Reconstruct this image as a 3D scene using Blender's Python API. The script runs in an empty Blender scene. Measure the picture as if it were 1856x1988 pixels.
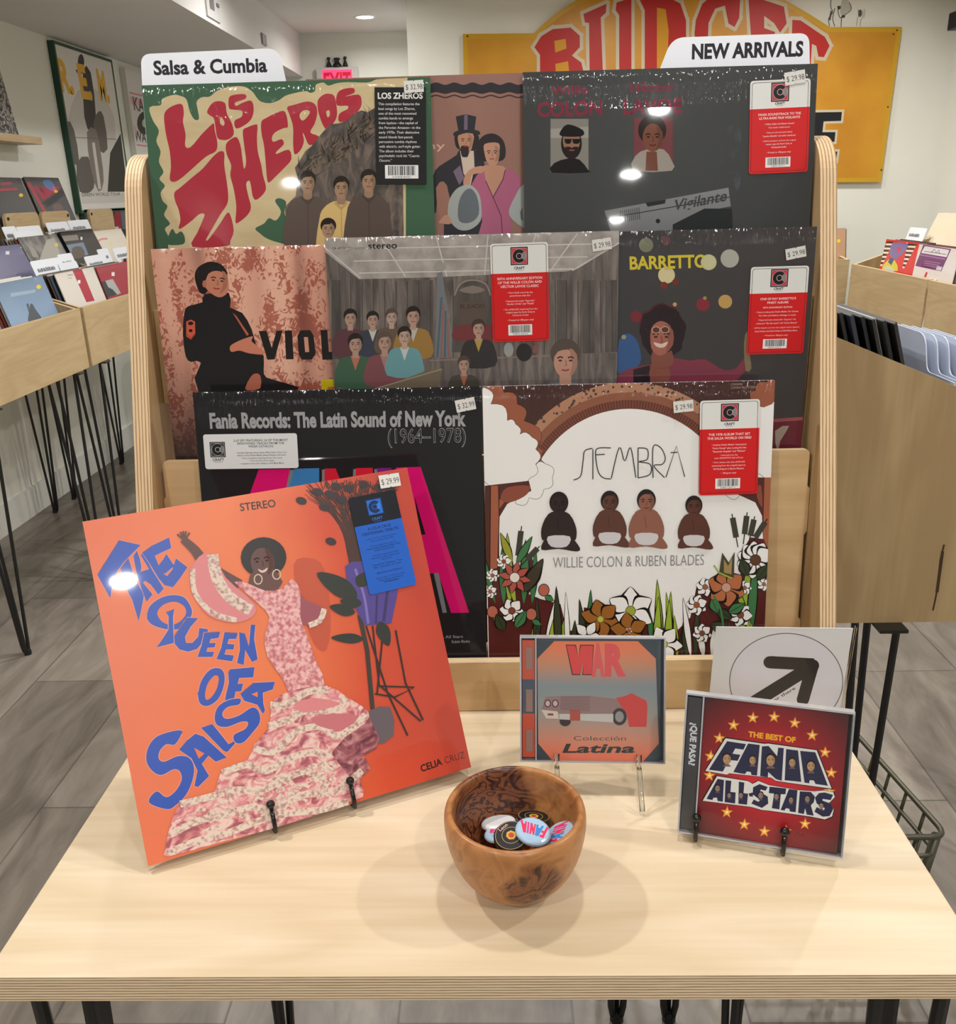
import bpy, bmesh, math, random
from math import sin, cos, pi, radians, atan2, hypot, sqrt
from mathutils import Vector, Matrix
from mathutils.geometry import tessellate_polygon
SC = bpy.context.scene
COL = SC.collection
random.seed(7)
# ---------------------------------------------------------------- camera
F_PX = 1750.03
PITCH, YAW, ROLL = 0.342540, -0.028330, -0.026485
CAM = Vector((0.010024, -0.531566, 0.567926))
_fw = Vector((sin(YAW)*cos(PITCH), cos(YAW)*cos(PITCH), -sin(PITCH)))
_r0 = Vector((cos(YAW), -sin(YAW), 0)); _u0 = _r0.cross(_fw)
_r = cos(ROLL)*_r0 + sin(ROLL)*_u0; _u = -sin(ROLL)*_r0 + cos(ROLL)*_u0
cd = bpy.data.cameras.new('camera'); cam = bpy.data.objects.new('camera', cd); COL.objects.link(cam)
cd.sensor_fit = 'VERTICAL'; cd.sensor_height = 36.0; cd.lens = F_PX/1988*36.0; cd.clip_start = 0.02
m = Matrix((_r, _u, -_fw)).transposed().to_4x4(); m.translation = CAM; cam.matrix_world = m
SC.camera = cam
# ---------------------------------------------------------------- colour management, world
SC.view_settings.view_transform = 'Standard'; SC.view_settings.look = 'None'
SC.view_settings.gamma = 1; SC.view_settings.use_curve_mapping = False
SC.view_settings.exposure = 0.0
w = bpy.data.worlds.new('world'); SC.world = w; w.use_nodes = True
w.node_tree.nodes['Background'].inputs[0].default_value = (0.9, 0.93, 1, 1)
w.node_tree.nodes['Background'].inputs[1].default_value = 0.25
LAMPS = [  # x, y, ceiling height, power
    (0.13, 0.40, 1.55, 3.7), (0.62, -1.00, 1.55, 5.0), (0.64, -1.90, 1.55, 8), (0.66, -2.66, 1.55, 8), (0.70, -3.45, 1.55, 8),
    (-0.90, -2.66, 1.55, 8), (-0.90, -1.2, 1.55, 8), (-0.92, 0.50, 1.55, 8), (1.45, 0.3, 1.55, 9), (1.45, 2.0, 1.55, 9),
    (0.30, 2.2, 1.55, 9), (-0.75, 2.3, 1.55, 10), (-0.75, 5.45, 1.55, 4), (1.5, 3.6, 1.55, 9), (-0.8, 3.9, 1.55, 6), (0.6, 3.5, 1.55, 9)]
def _lamp(x, y, z, p):
    l = bpy.data.lights.new('downlight_beam', 'AREA'); l.shape = 'DISK'; l.size = 0.075; l.energy = p*1.45; l.color = (1, 0.985, 0.96)
    l.spread = radians(165)
    o = bpy.data.objects.new('downlight_beam', l); o.location = (x, y, z-0.012); COL.objects.link(o)
for a in LAMPS: _lamp(*a)
# ---------------------------------------------------------------- pixel rays (photo frame 1856 x 1988)
def ray(u, v): return _fw + _r*((u-928)/F_PX) - _u*((v-994)/F_PX)
def at_x(u, v, x): d = ray(u, v); return CAM + d*((x-CAM.x)/d.x)
def at_y(u, v, y): d = ray(u, v); return CAM + d*((y-CAM.y)/d.y)
def at_z(u, v, z): d = ray(u, v); return CAM + d*((z-CAM.z)/d.z)
# ---------------------------------------------------------------- materials
def lin(c):
    return tuple((x/255/12.92 if x/255 <= 0.04045 else ((x/255+0.055)/1.055)**2.4) for x in c[:3]) + (1,)
_M = {}
class NT:
    def __init__(s, name):
        s.m = bpy.data.materials.new(name); s.m.use_nodes = True; s.t = s.m.node_tree; s.b = s.t.nodes['Principled BSDF']
    def n(s, typ, **kw):
        x = s.t.nodes.new(typ)
        for k, v in kw.items():
            if k.startswith('i_'):
                x.inputs[k[2:].replace('_', ' ')].default_value = v
            else: setattr(x, k, v)
        return x
    def l(s, a, b): s.t.links.new(a, b)
    def ramp(s, fac, stops):
        r = s.n('ShaderNodeValToRGB'); e = r.color_ramp.elements
        while len(e) < len(stops): e.new(0.5)
        for k, (p, c) in enumerate(stops): e[k].position = p; e[k].color = lin(c) if max(c) > 1 else tuple(c)+(1,)
        s.l(fac, r.inputs[0]); return r.outputs[0]
    def coords(s, kind='Object', scale=(1, 1, 1), rot=(0, 0, 0), loc=(0, 0, 0)):
        tc = s.n('ShaderNodeTexCoord'); mp = s.n('ShaderNodeMapping')
        mp.inputs['Scale'].default_value = scale; mp.inputs['Rotation'].default_value = rot; mp.inputs['Location'].default_value = loc
        s.l(tc.outputs[kind], mp.inputs[0]); return mp.outputs[0]
def mat(name, col, rough=0.5, metal=0.0, emit=None, es=1.0, spec=0.5, coat=0.0):
    if name in _M: return _M[name]
    t = NT(name); t.b.inputs['Base Color'].default_value = lin(col); t.b.inputs['Roughness'].default_value = rough
    t.b.inputs['Metallic'].default_value = metal; t.b.inputs['Specular IOR Level'].default_value = spec
    if coat: t.b.inputs['Coat Weight'].default_value = coat; t.b.inputs['Coat Roughness'].default_value = 0.03
    if emit: t.b.inputs['Emission Color'].default_value = lin(emit); t.b.inputs['Emission Strength'].default_value = es
    _M[name] = t.m; return t.m
# printed card under shrink film: a clear coat whose normal is puckered along the sealed top edge
def wrap_group():
    g = bpy.data.node_groups.new('shrink_film', 'ShaderNodeTree')
    g.interface.new_socket('Normal', in_out='OUTPUT', socket_type='NodeSocketVector')
    n = g.nodes; L = g.links.new
    out = n.new('NodeGroupOutput'); tc = n.new('ShaderNodeTexCoord'); sp = n.new('ShaderNodeSeparateXYZ'); L(tc.outputs['Object'], sp.inputs[0])
    mp = n.new('ShaderNodeMapping'); mp.inputs['Scale'].default_value = (210, 1, 55); mp.inputs['Rotation'].default_value = (0, 0.25, 0); L(tc.outputs['Object'], mp.inputs[0])
    nz = n.new('ShaderNodeTexNoise'); nz.inputs['Scale'].default_value = 1; nz.inputs['Detail'].default_value = 2; L(mp.outputs[0], nz.inputs['Vector'])
    mr = n.new('ShaderNodeMapRange'); mr.inputs['From Min'].default_value = 0.276; mr.inputs['From Max'].default_value = 0.309; L(sp.outputs[2], mr.inputs['Value'])
    mu = n.new('ShaderNodeMath'); mu.operation = 'MULTIPLY'; L(nz.outputs['Fac'], mu.inputs[0]); L(mr.outputs['Result'], mu.inputs[1])
    n2 = n.new('ShaderNodeTexNoise'); n2.inputs['Scale'].default_value = 26; n2.inputs['Detail'].default_value = 1; L(tc.outputs['Object'], n2.inputs['Vector'])
    m2 = n.new('ShaderNodeMath'); m2.operation = 'MULTIPLY_ADD'; m2.inputs[1].default_value = 0.02; L(n2.outputs['Fac'], m2.inputs[0]); L(mu.outputs[0], m2.inputs[2])
    s1 = n.new('ShaderNodeMath'); s1.operation = 'SUBTRACT'; s1.inputs[1].default_value = 0.296; L(sp.outputs[2], s1.inputs[0])
    s2 = n.new('ShaderNodeMath'); s2.operation = 'MAXIMUM'; s2.inputs[1].default_value = 0.0; L(s1.outputs[0], s2.inputs[0])
    s3 = n.new('ShaderNodeMath'); s3.operation = 'MULTIPLY'; L(s2.outputs[0], s3.inputs[0]); L(s2.outputs[0], s3.inputs[1])
    s4 = n.new('ShaderNodeMath'); s4.operation = 'MULTIPLY_ADD'; s4.inputs[1].default_value = -5200.0; L(s3.outputs[0], s4.inputs[0]); L(m2.outputs[0], s4.inputs[2]); m2 = s4
    bp = n.new('ShaderNodeBump'); bp.inputs['Strength'].default_value = 1.0; bp.inputs['Distance'].default_value = 0.0042; L(m2.outputs[0], bp.inputs['Height'])
    L(bp.outputs[0], out.inputs[0]); return g
WRAP = wrap_group()
def ink(col, film=True, name=None, rough=0.45):
    """printed ink; film=True lies under shrink film"""
    k = name or ('ink_%02x%02x%02x%s' % (tuple(int(x) for x in col[:3]) + ('f' if film else '',)))
    if k in _M: return _M[k]
    t = NT(k); t.b.inputs['Base Color'].default_value = lin(col); t.b.inputs['Roughness'].default_value = rough
    t.b.inputs['Specular IOR Level'].default_value = 0.05 if film else 0.3
    if film: film_coat(t)
    _M[k] = t.m; return t.m
def film_coat(t, r=0.035):
    g = t.n('ShaderNodeGroup', node_tree=WRAP)
    t.b.inputs['Coat Weight'].default_value = 1; t.b.inputs['Coat Roughness'].default_value = r; t.b.inputs['Coat IOR'].default_value = 1.31
    t.l(g.outputs[0], t.b.inputs['Coat Normal'])
def noise_ink(name, stops, scale, film=True, detail=4, dist=0.0):
    if name in _M: return _M[name]
    t = NT(name); v = t.coords('Object', scale); nz = t.n('ShaderNodeTexNoise', i_Scale=1.0, i_Detail=float(detail), i_Distortion=dist)
    t.l(v, nz.inputs['Vector']); t.l(t.ramp(nz.outputs['Fac'], stops), t.b.inputs['Base Color']); t.b.inputs['Roughness'].default_value = 0.45
    if film: film_coat(t)
    _M[name] = t.m; return t.m
def grad_ink(name, stops, axis, a, b, film=True, noise=0.0):
    """printed gradient along a local axis between a and b"""
    if name in _M: return _M[name]
    t = NT(name); tc = t.n('ShaderNodeTexCoord'); sp = t.n('ShaderNodeSeparateXYZ'); t.l(tc.outputs['Object'], sp.inputs[0])
    mr = t.n('ShaderNodeMapRange'); mr.inputs['From Min'].default_value = a; mr.inputs['From Max'].default_value = b; t.l(sp.outputs[axis], mr.inputs['Value'])
    f = mr.outputs['Result']
    if noise:
        nz = t.n('ShaderNodeTexNoise', i_Scale=14.0); t.l(tc.outputs['Object'], nz.inputs['Vector'])
        ma = t.n('ShaderNodeMath', operation='MULTIPLY_ADD'); t.l(nz.outputs['Fac'], ma.inputs[0]); ma.inputs[1].default_value = noise; t.l(f, ma.inputs[2]); f = ma.outputs[0]
    t.l(t.ramp(f, stops), t.b.inputs['Base Color']); t.b.inputs['Roughness'].default_value = 0.45
    if film: film_coat(t)
    _M[name] = t.m; return t.m
def wood(name, light, dark, grain='X', freq=1.0, rough=0.42, contrast=1.0):
    """birch veneer: long soft cathedral figure plus fine pores along one local axis"""
    if name in _M: return _M[name]
    t = NT(name); a = 'XYZ'.index(grain)
    s1 = [7.0*freq]*3; s1[a] = 1.5*freq; s2 = [130.0]*3; s2[a] = 5.0
    v1 = t.coords('Object', s1); v2 = t.coords('Object', s2)
    n1 = t.n('ShaderNodeTexNoise', i_Scale=1.0, i_Detail=2.0, i_Distortion=0.6); t.l(v1, n1.inputs['Vector'])
    rings = t.n('ShaderNodeMath', operation='MULTIPLY'); t.l(n1.outputs['Fac'], rings.inputs[0]); rings.inputs[1].default_value = 11.0
    fr = t.n('ShaderNodeMath', operation='PINGPONG'); t.l(rings.outputs[0], fr.inputs[0]); fr.inputs[1].default_value = 1.0
    n2 = t.n('ShaderNodeTexNoise', i_Scale=1.0, i_Detail=3.0); t.l(v2, n2.inputs['Vector'])
    mx = t.n('ShaderNodeMath', operation='MULTIPLY_ADD'); t.l(fr.outputs[0], mx.inputs[0]); mx.inputs[1].default_value = 0.45*contrast
    m3 = t.n('ShaderNodeMath', operation='MULTIPLY'); t.l(n2.outputs['Fac'], m3.inputs[0]); m3.inputs[1].default_value = 0.75; t.l(m3.outputs[0], mx.inputs[2])
    t.l(t.ramp(mx.outputs[0], [(0.1, light), (0.85, dark)]), t.b.inputs['Base Color'])
    t.b.inputs['Roughness'].default_value = rough
    _M[name] = t.m; return t.m
def plyedge(name, axis, thick, plies, light=(226, 203, 165), dark=(140, 104, 68)):
    """stacked plies: stripes across the panel thickness"""
    if name in _M: return _M[name]
    t = NT(name); tc = t.n('ShaderNodeTexCoord'); sp = t.n('ShaderNodeSeparateXYZ'); t.l(tc.outputs['Object'], sp.inputs[0])
    s = [30.0]*3; s[axis] = 400.0
    v = t.coords('Object', s); nz = t.n('ShaderNodeTexNoise', i_Scale=1.0, i_Detail=2.0); t.l(v, nz.inputs['Vector'])
    ml = t.n('ShaderNodeMath', operation='MULTIPLY'); t.l(sp.outputs[axis], ml.inputs[0]); ml.inputs[1].default_value = plies/thick
    ad = t.n('ShaderNodeMath', operation='MULTIPLY_ADD'); t.l(nz.outputs['Fac'], ad.inputs[0]); ad.inputs[1].default_value = 0.35; t.l(ml.outputs[0], ad.inputs[2])
    pp = t.n('ShaderNodeMath', operation='PINGPONG'); t.l(ad.outputs[0], pp.inputs[0]); pp.inputs[1].default_value = 0.5
    m2 = t.n('ShaderNodeMath', operation='MULTIPLY'); t.l(pp.outputs[0], m2.inputs[0]); m2.inputs[1].default_value = 2.0
    t.l(t.ramp(m2.outputs[0], [(0.0, dark), (0.28, tuple((a+b)//2 for a, b in zip(light, dark))), (0.5, light), (1, light)]), t.b.inputs['Base Color'])
    t.b.inputs['Roughness'].default_value = 0.6
    _M[name] = t.m; return t.m
def clear(name='clear_plastic', tint=(1, 1, 1), mixf=0.004, rough=0.03):
    if name in _M: return _M[name]
    t = NT(name); t.t.nodes.remove(t.b); out = t.t.nodes['Material Output']
    tr = t.n('ShaderNodeBsdfTransparent'); tr.inputs[0].default_value = tint+(1,)
    gl = t.n('ShaderNodeBsdfGlossy'); gl.inputs['Roughness'].default_value = rough; gl.inputs[0].default_value = (1, 1, 1, 1)
    fr = t.n('ShaderNodeFresnel', i_IOR=1.16); mx = t.n('ShaderNodeMixShader'); ad = t.n('ShaderNodeMath', operation='ADD'); ad.inputs[1].default_value = mixf
    t.l(fr.outputs[0], ad.inputs[0]); t.l(ad.outputs[0], mx.inputs[0]); t.l(tr.outputs[0], mx.inputs[1]); t.l(gl.outputs[0], mx.inputs[2]); t.l(mx.outputs[0], out.inputs[0])
    _M[name] = t.m; return t.m
# ---------------------------------------------------------------- mesh builder
class MB:
    def __init__(s): s.v = []; s.f = []; s.mi = []; s.ms = []
    def _m(s, m):
        if m not in s.ms: s.ms.append(m)
        return s.ms.index(m)
    def add(s, vs, fs, m):
        o = len(s.v); s.v += [Vector(x) for x in vs]; k = s._m(m)
        for f in fs: s.f.append([i+o for i in f]); s.mi.append(k)
    def box(s, a, b, m, M=None):
        (x0, y0, z0), (x1, y1, z1) = a, b
        vs = [Vector(p) for p in ((x0,y0,z0),(x1,y0,z0),(x1,y1,z0),(x0,y1,z0),(x0,y0,z1),(x1,y0,z1),(x1,y1,z1),(x0,y1,z1))]
        if M: vs = [M @ p for p in vs]
        s.add(vs, [(0,3,2,1),(4,5,6,7),(0,1,5,4),(1,2,6,5),(2,3,7,6),(3,0,4,7)], m)
    def prism(s, poly, ax, t0, t1, m, medge=None):
        """extrude a 2D polygon along axis ax ('X': poly is (y,z); 'Y': (x,z); 'Z': (x,y))"""
        def P(p, t): return {'X': (t, p[0], p[1]), 'Y': (p[0], t, p[1]), 'Z': (p[0], p[1], t)}[ax]
        n = len(poly); tris = tessellate_polygon([[Vector((p[0], p[1], 0)) for p in poly]])
        s.add([P(p, t0) for p in poly], [tuple(t) for t in tris], m); s.add([P(p, t1) for p in poly], [tuple(t) for t in tris], m)
        vs = [P(p, t0) for p in poly]+[P(p, t1) for p in poly]
        s.add(vs, [(i, (i+1) % n, n+(i+1) % n, n+i) for i in range(n)], medge or m)
    def tube(s, pts, r, m, seg=8, cap=True, closed=False):
        pts = [Vector(p) for p in pts]; n = len(pts); rs = r if isinstance(r, (list, tuple)) else [r]*n
        vs = []; fs = []; up = None
        for i, p in enumerate(pts):
            a = pts[i-1] if (i > 0 or closed) else p; b = pts[(i+1) % n] if (i < n-1 or closed) else p
            t = (b-a).normalized()
            if up is None: up = t.orthogonal().normalized()
            up = (up-t*up.dot(t)).normalized(); w_ = t.cross(up)
            for k in range(seg):
                q = 2*pi*k/seg; vs.append(p+(up*cos(q)+w_*sin(q))*rs[i])
        for i in range(n if closed else n-1):
            j = (i+1) % n
            for k in range(seg): fs.append((i*seg+k, i*seg+(k+1) % seg, j*seg+(k+1) % seg, j*seg+k))
        if cap and not closed: fs.append(tuple(range(seg-1, -1, -1))); fs.append(tuple((n-1)*seg+k for k in range(seg)))
        s.add(vs, fs, m)
    def lathe(s, prof, m, seg=48, c=(0, 0, 0), M=None):
        """prof: (r,z) pairs around Z"""
        vs = []; fs = []; n = len(prof)
        for k in range(seg):
            q = 2*pi*k/seg
            for r, z in prof:
                p = Vector((c[0]+r*cos(q), c[1]+r*sin(q), c[2]+z)); vs.append(M @ p if M else p)
        for k in range(seg):
            j = (k+1) % seg
            for i in range(n-1): fs.append((k*n+i, j*n+i, j*n+i+1, k*n+i+1))
        s.add(vs, fs, m)
    def ball(s, c, r, m, seg=12):
        s.lathe([(max(1e-5, r*sin(pi*i/8)), -r*cos(pi*i/8)) for i in range(9)], m, seg, c)
    def build(s, name, parent=None, smooth=False, bevel=0.0, M=None):
        me = bpy.data.meshes.new(name); me.from_pydata([tuple(v) for v in s.v], [], s.f)
        for x in s.ms: me.materials.append(x)
        me.polygons.foreach_set('material_index', s.mi)
        if bevel or smooth:
            b = bmesh.new(); b.from_mesh(me); bmesh.ops.remove_doubles(b, verts=b.verts, dist=1e-6); bmesh.ops.recalc_face_normals(b, faces=b.faces); b.to_mesh(me); b.free()
        if smooth: me.shade_smooth() if hasattr(me, 'shade_smooth') else me.polygons.foreach_set('use_smooth', [True]*len(me.polygons))
        me.update(); o = bpy.data.objects.new(name, me); COL.objects.link(o)
        if parent: o.parent = parent
        if M is not None: o.matrix_world = M
        if bevel:
            md = o.modifiers.new('soft_edge', 'BEVEL'); md.width = bevel; md.segments = 2; md.limit_method = 'ANGLE'
        return o
def tag(o, label, cat, group=None):
    o['label'] = label; o['category'] = cat
    if group: o['group'] = group
    return o
def thing(name, label, cat, M=None, group=None):
    o = bpy.data.objects.new(name, None); COL.objects.link(o); o.empty_display_size = 0.02
    if M is not None: o.matrix_world = M if isinstance(M, Matrix) else Matrix.Translation(M)
    return tag(o, label, cat, group)
def struct(o): o['kind'] = 'structure'; return o
# ---------------------------------------------------------------- flat printing on a plane
_TXT = {}
def glyphs(s, bold=0.0):
    """outline of a string: 2D verts, faces, (x0, x1), cap height; built once per string"""
    k = (s, round(bold, 3))
    if k in _TXT: return _TXT[k]
    cu = bpy.data.curves.new('t', 'FONT'); cu.body = s; cu.resolution_u = 3; cu.offset = bold; cu.fill_mode = 'FRONT'
    o = bpy.data.objects.new('t', cu); COL.objects.link(o); bpy.context.view_layer.update()
    me = bpy.data.meshes.new_from_object(o.evaluated_get(bpy.context.evaluated_depsgraph_get()))
    vs = [(v.co.x, v.co.y) for v in me.vertices]; fs = [tuple(p.vertices) for p in me.polygons]
    bpy.data.objects.remove(o); bpy.data.curves.remove(cu); bpy.data.meshes.remove(me)
    x0 = min(v[0] for v in vs); x1 = max(v[0] for v in vs); _TXT[k] = (vs, fs, x0, x1); return _TXT[k]
CAPH = None
def cap_height():
    global CAPH
    if CAPH is None: CAPH = max(v[1] for v in glyphs('H')[0])
    return CAPH
def smooth_poly(p, n=4):
    q = []; N = len(p)
    for i in range(N):
        a, b, c, d = (Vector(p[(i+k-1) % N]) for k in range(4))
        for j in range(n):
            t = j/n; q.append(tuple(0.5*((2*b)+(c-a)*t+(2*a-5*b+4*c-d)*t*t+(3*b-a-3*c+d)*t**3)))
    return q
def clip_rect(p, w, h):
    for ax, lim, sgn in ((0, 0, 1), (0, w, -1), (1, 0, 1), (1, h, -1)):
        q = []
        for i in range(len(p)):
            a, b = p[i], p[(i+1) % len(p)]; da, db = (a[ax]-lim)*sgn, (b[ax]-lim)*sgn
            if da >= 0: q.append(a)
            if (da >= 0) != (db >= 0):
                t = da/(da-db); q.append((a[0]+(b[0]-a[0])*t, a[1]+(b[1]-a[1])*t))
        p = q
        if len(p) < 3: return []
    return p
class Art:
    """print on a flat face: local x right, z up, -y towards the viewer. px(): photo pixel -> local metres"""
    STEP = 2.5e-6
    def __init__(s, O, X, Y, w, h, film=True, off=0.0, crop=None):
        s.O, s.X, s.Y = Vector(O), Vector(X).normalized(), Vector(Y).normalized(); s.N = s.X.cross(s.Y); s.w, s.h = w, h
        s.film = film; s.mb = MB(); s.k = 0; s.off = off; s.crop = crop
    def M(s):
        m = Matrix((s.X, -s.N, s.Y)).transposed().to_4x4(); m.translation = s.O; return m
    def loc(s, u, v):
        if s.crop: u = s.crop[0]+u/s.crop[2]; v = s.crop[1]+v/s.crop[2]
        d = ray(u, v); p = CAM+d*((s.O-CAM).dot(s.N)/d.dot(s.N))-s.O
        return (p.dot(s.X), p.dot(s.Y))
    def ink(s, c): return c if isinstance(c, bpy.types.Material) else ink(c, s.film)
    def lpoly(s, p, c, same=False):
        p = clip_rect(list(p), s.w, s.h)
        if len(p) < 3: return
        if not same: s.k += 1
        d = -s.off-s.k*s.STEP
        s.mb.add([(a, d, b) for a, b in p], [tuple(t) for t in tessellate_polygon([[Vector((a, b, 0)) for a, b in p]])], s.ink(c))
    def poly(s, p, c, sm=0, same=False):
        if sm: p = smooth_poly(p, sm)
        s.lpoly([s.loc(*q) for q in p], c, same)
    def ell(s, u, v, ru, rv, c, rot=0, n=24, same=False):
        s.poly([(u+ru*cos(2*pi*i/n)*cos(rot)-rv*sin(2*pi*i/n)*sin(rot), v+ru*cos(2*pi*i/n)*sin(rot)+rv*sin(2*pi*i/n)*cos(rot)) for i in range(n)], c, 0, same)
    def rect(s, u0, v0, u1, v1, c): s.poly([(u0, v0), (u1, v0), (u1, v1), (u0, v1)], c)
    def line(s, pts, wd, c, sm=0, taper=None):
        """a drawn stroke of pixel width wd"""
        if sm and len(pts) > 2:
            q = []
            for i in range(len(pts)-1):
                a = Vector(pts[max(i-1, 0)]); b = Vector(pts[i]); cc = Vector(pts[i+1]); d = Vector(pts[min(i+2, len(pts)-1)])
                for j in range(sm):
                    t = j/sm; q.append(tuple(0.5*((2*b)+(cc-a)*t+(2*a-5*b+4*cc-d)*t*t+(3*b-a-3*cc+d)*t**3)))
            pts = q+[pts[-1]]
        L = []; R = []; n = len(pts)
        for i, p in enumerate(pts):
            a = pts[max(i-1, 0)]; b = pts[min(i+1, n-1)]; dx, dy = b[0]-a[0], b[1]-a[1]; l = hypot(dx, dy) or 1
            h = wd/2*(1 if taper is None else taper[0]+(taper[1]-taper[0])*i/(n-1))
            L.append((p[0]-dy/l*h, p[1]+dx/l*h)); R.append((p[0]+dy/l*h, p[1]-dx/l*h))
        s.k += 1
        for i in range(n-1): s.poly([L[i], L[i+1], R[i+1], R[i]], c, 0, True)
    def text(s, t, a, b, cap, c, bold=0.0, shear=0.0):
        """t fitted between baseline pixels a and b with capitals cap pixels tall"""
        vs, fs, x0, x1 = glyphs(t, bold); A = Vector(s.loc(*a)); B = Vector(s.loc(*b)); ax = B-A; L = ax.length; ax.normalize(); up = Vector((-ax.y, ax.x))
        ctr = ((a[0]+b[0])/2, (a[1]+b[1])/2); n_ = Vector((b[1]-a[1], -(b[0]-a[0]))).normalized()*cap
        H = (Vector(s.loc(ctr[0]+n_.x, ctr[1]+n_.y))-Vector(s.loc(*ctr))).length
        s._put(vs, fs, A, ax*(L/(x1-x0)), up*(H/cap_height()), x0, shear, c)
    def _put(s, vs, fs, A, ax, up, x0, shear, c):
        s.k += 1; d = -s.off-s.k*s.STEP; q = []
        for x, y in vs:
            p = A+ax*(x-x0)+up*y+ax.normalized()*(shear*y*up.length); q.append((min(max(p.x, 0), s.w), d, min(max(p.y, 0), s.h)))
        s.mb.add(q, fs, s.ink(c))
    def ltext(s, t, x, y, size, c, bold=0.0, align='c', maxw=None, shear=0.0, rot=0.0):
        """t at local metres (x, y) baseline"""
        vs, fs, x0, x1 = glyphs(t, bold); k = size/cap_height(); W = (x1-x0)*k; kx = k*(min(1, maxw/W) if maxw else 1); W = (x1-x0)*kx
        ax = Vector((cos(rot), sin(rot))); up = Vector((-sin(rot), cos(rot)))
        s._put(vs, fs, Vector((x, y))-ax*(W/2 if align == 'c' else 0), ax*kx, up*k, x0, shear, c)
# ================================================================ the room
ZF = -0.75; XL = -2.09; XR = 2.27; YP = 4.45; YB = 6.0; YR = -4.6; ZC = 1.55; ZS = 1.30; XS = -1.25; XP = -0.42
def wall_paint(name, col, r=0.75):
    t = NT(name); v = t.coords('Object', (1.3, 1.3, 1.3)); nz = t.n('ShaderNodeTexNoise', i_Scale=1.0, i_Detail=3.0); t.l(v, nz.inputs['Vector'])
    t.l(t.ramp(nz.outputs['Fac'], [(0.3, col), (0.7, tuple(int(x*0.965) for x in col))]), t.b.inputs['Base Color']); t.b.inputs['Roughness'].default_value = r
    n2 = t.n('ShaderNodeTexNoise', i_Scale=220.0); bp = t.n('ShaderNodeBump', i_Strength=0.06, i_Distance=0.001); t.l(n2.outputs['Fac'], bp.inputs['Height']); t.l(bp.outputs[0], t.b.inputs['Normal'])
    return t.m
M_WALL = wall_paint('wall_paint', (232, 232, 222)); M_CEIL = wall_paint('ceiling_paint', (226, 224, 222)); M_BASE = mat('baseboard_paint', (228, 228, 222), 0.5)
def floor_mat():
    t = NT('stone_tile'); tc = t.n('ShaderNodeTexCoord'); mp = t.n('ShaderNodeMapping'); mp.inputs['Rotation'].default_value = (0, 0, pi/2); mp.inputs['Location'].default_value = (0.03, 0.18, 0)
    t.l(tc.outputs['Object'], mp.inputs[0])
    br = t.n('ShaderNodeTexBrick', i_Scale=1.0, i_Mortar_Size=0.0022, i_Brick_Width=1.15, i_Row_Height=0.295, i_Mortar_Smooth=0.1, i_Bias=0.0); br.offset = 0.5
    br.inputs['Color1'].default_value = lin((156, 147, 136)); br.inputs['Color2'].default_value = lin((128, 120, 110)); br.inputs['Mortar'].default_value = lin((104, 97, 90))
    t.l(mp.outputs[0], br.inputs['Vector'])
    v = t.coords('Object', (5.5, 1.4, 1)); nz = t.n('ShaderNodeTexNoise', i_Scale=1.6, i_Detail=6.0, i_Roughness=0.6, i_Distortion=1.2); t.l(v, nz.inputs['Vector'])
    mx = t.n('ShaderNodeMix', data_type='RGBA', blend_type='MULTIPLY'); mx.inputs[0].default_value = 1.0
    t.l(br.outputs['Color'], mx.inputs[6]); t.l(t.ramp(nz.outputs['Fac'], [(0.3, (178, 174, 172)), (0.68, (255, 255, 255))]), mx.inputs[7])
    t.l(mx.outputs[2], t.b.inputs['Base Color']); t.b.inputs['Roughness'].default_value = 0.38
    return t.m
M_FLOOR = floor_mat()
def slab(name, a, b, m):
    q = MB(); q.box(a, b, m); return struct(q.build(name))
slab('floor', (XL-.1, YR-.1, ZF-.05), (XR+.1, YB+.1, ZF), M_FLOOR)
slab('ceiling', (XS, YR-.1, ZC), (XR+.1, YB+.1, ZC+.05), M_CEIL)
slab('ceiling_soffit', (XL-.1, YR-.1, ZS), (XS, YB+.1, ZC+.05), M_CEIL)
slab('wall_left', (XL-.1, YR-.1, ZF), (XL, YB+.1, ZS), M_WALL)
slab('wall_right', (XR, YR-.1, ZF), (XR+.1, YB+.1, ZC), M_WALL)
slab('wall_partition', (XP, YP, ZF), (XR, YB, ZC), M_WALL)
slab('wall_back', (XL-.1, YB, ZF), (XP, YB+.1, ZC), M_WALL)
slab('wall_rear', (XL-.1, YR-.1, ZF), (XR+.1, YR, ZC), M_WALL)
slab('baseboard_left', (XL, YR, ZF), (XL+.014, YB, ZF+.125), M_BASE)
slab('baseboard_right', (XR-.014, YR, ZF), (XR, YP, ZF+.125), M_BASE)
slab('baseboard_partition', (XP, YP-.014, ZF), (XR, YP, ZF+.125), M_BASE)
# ================================================================ shared woods and metals
W_TOP = wood('birch_table_top', (226, 209, 181), (208, 186, 152), 'X', 1.0, 0.40)
W_X = wood('birch_along_x', (224, 192, 145), (204, 168, 120), 'X', 1.5, 0.48)
W_Y = wood('birch_along_y', (205, 180, 142), (186, 160, 122), 'Y', 1.3, 0.48)
W_Z = wood('birch_along_z', (190, 158, 116), (171, 139, 98), 'Z', 1.4, 0.48)
W_BIN = wood('birch_bin', (196, 172, 132), (178, 153, 113), 'X', 1.3, 0.5)
W_BINZ = wood('birch_bin_upright_grain', (178, 152, 112), (156, 130, 92), 'Z', 1.0, 0.5, 1.2)
E_TOP = plyedge('ply_edge_table', 2, 0.0245, 9, (218, 196, 164), (128, 98, 72))
E_SIDE = plyedge('ply_edge_side', 0, 0.018, 5, (222, 192, 152), (146, 110, 76))
E_THIN = plyedge('ply_edge_board', 1, 0.009, 3, (224, 200, 160), (160, 124, 88))
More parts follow.
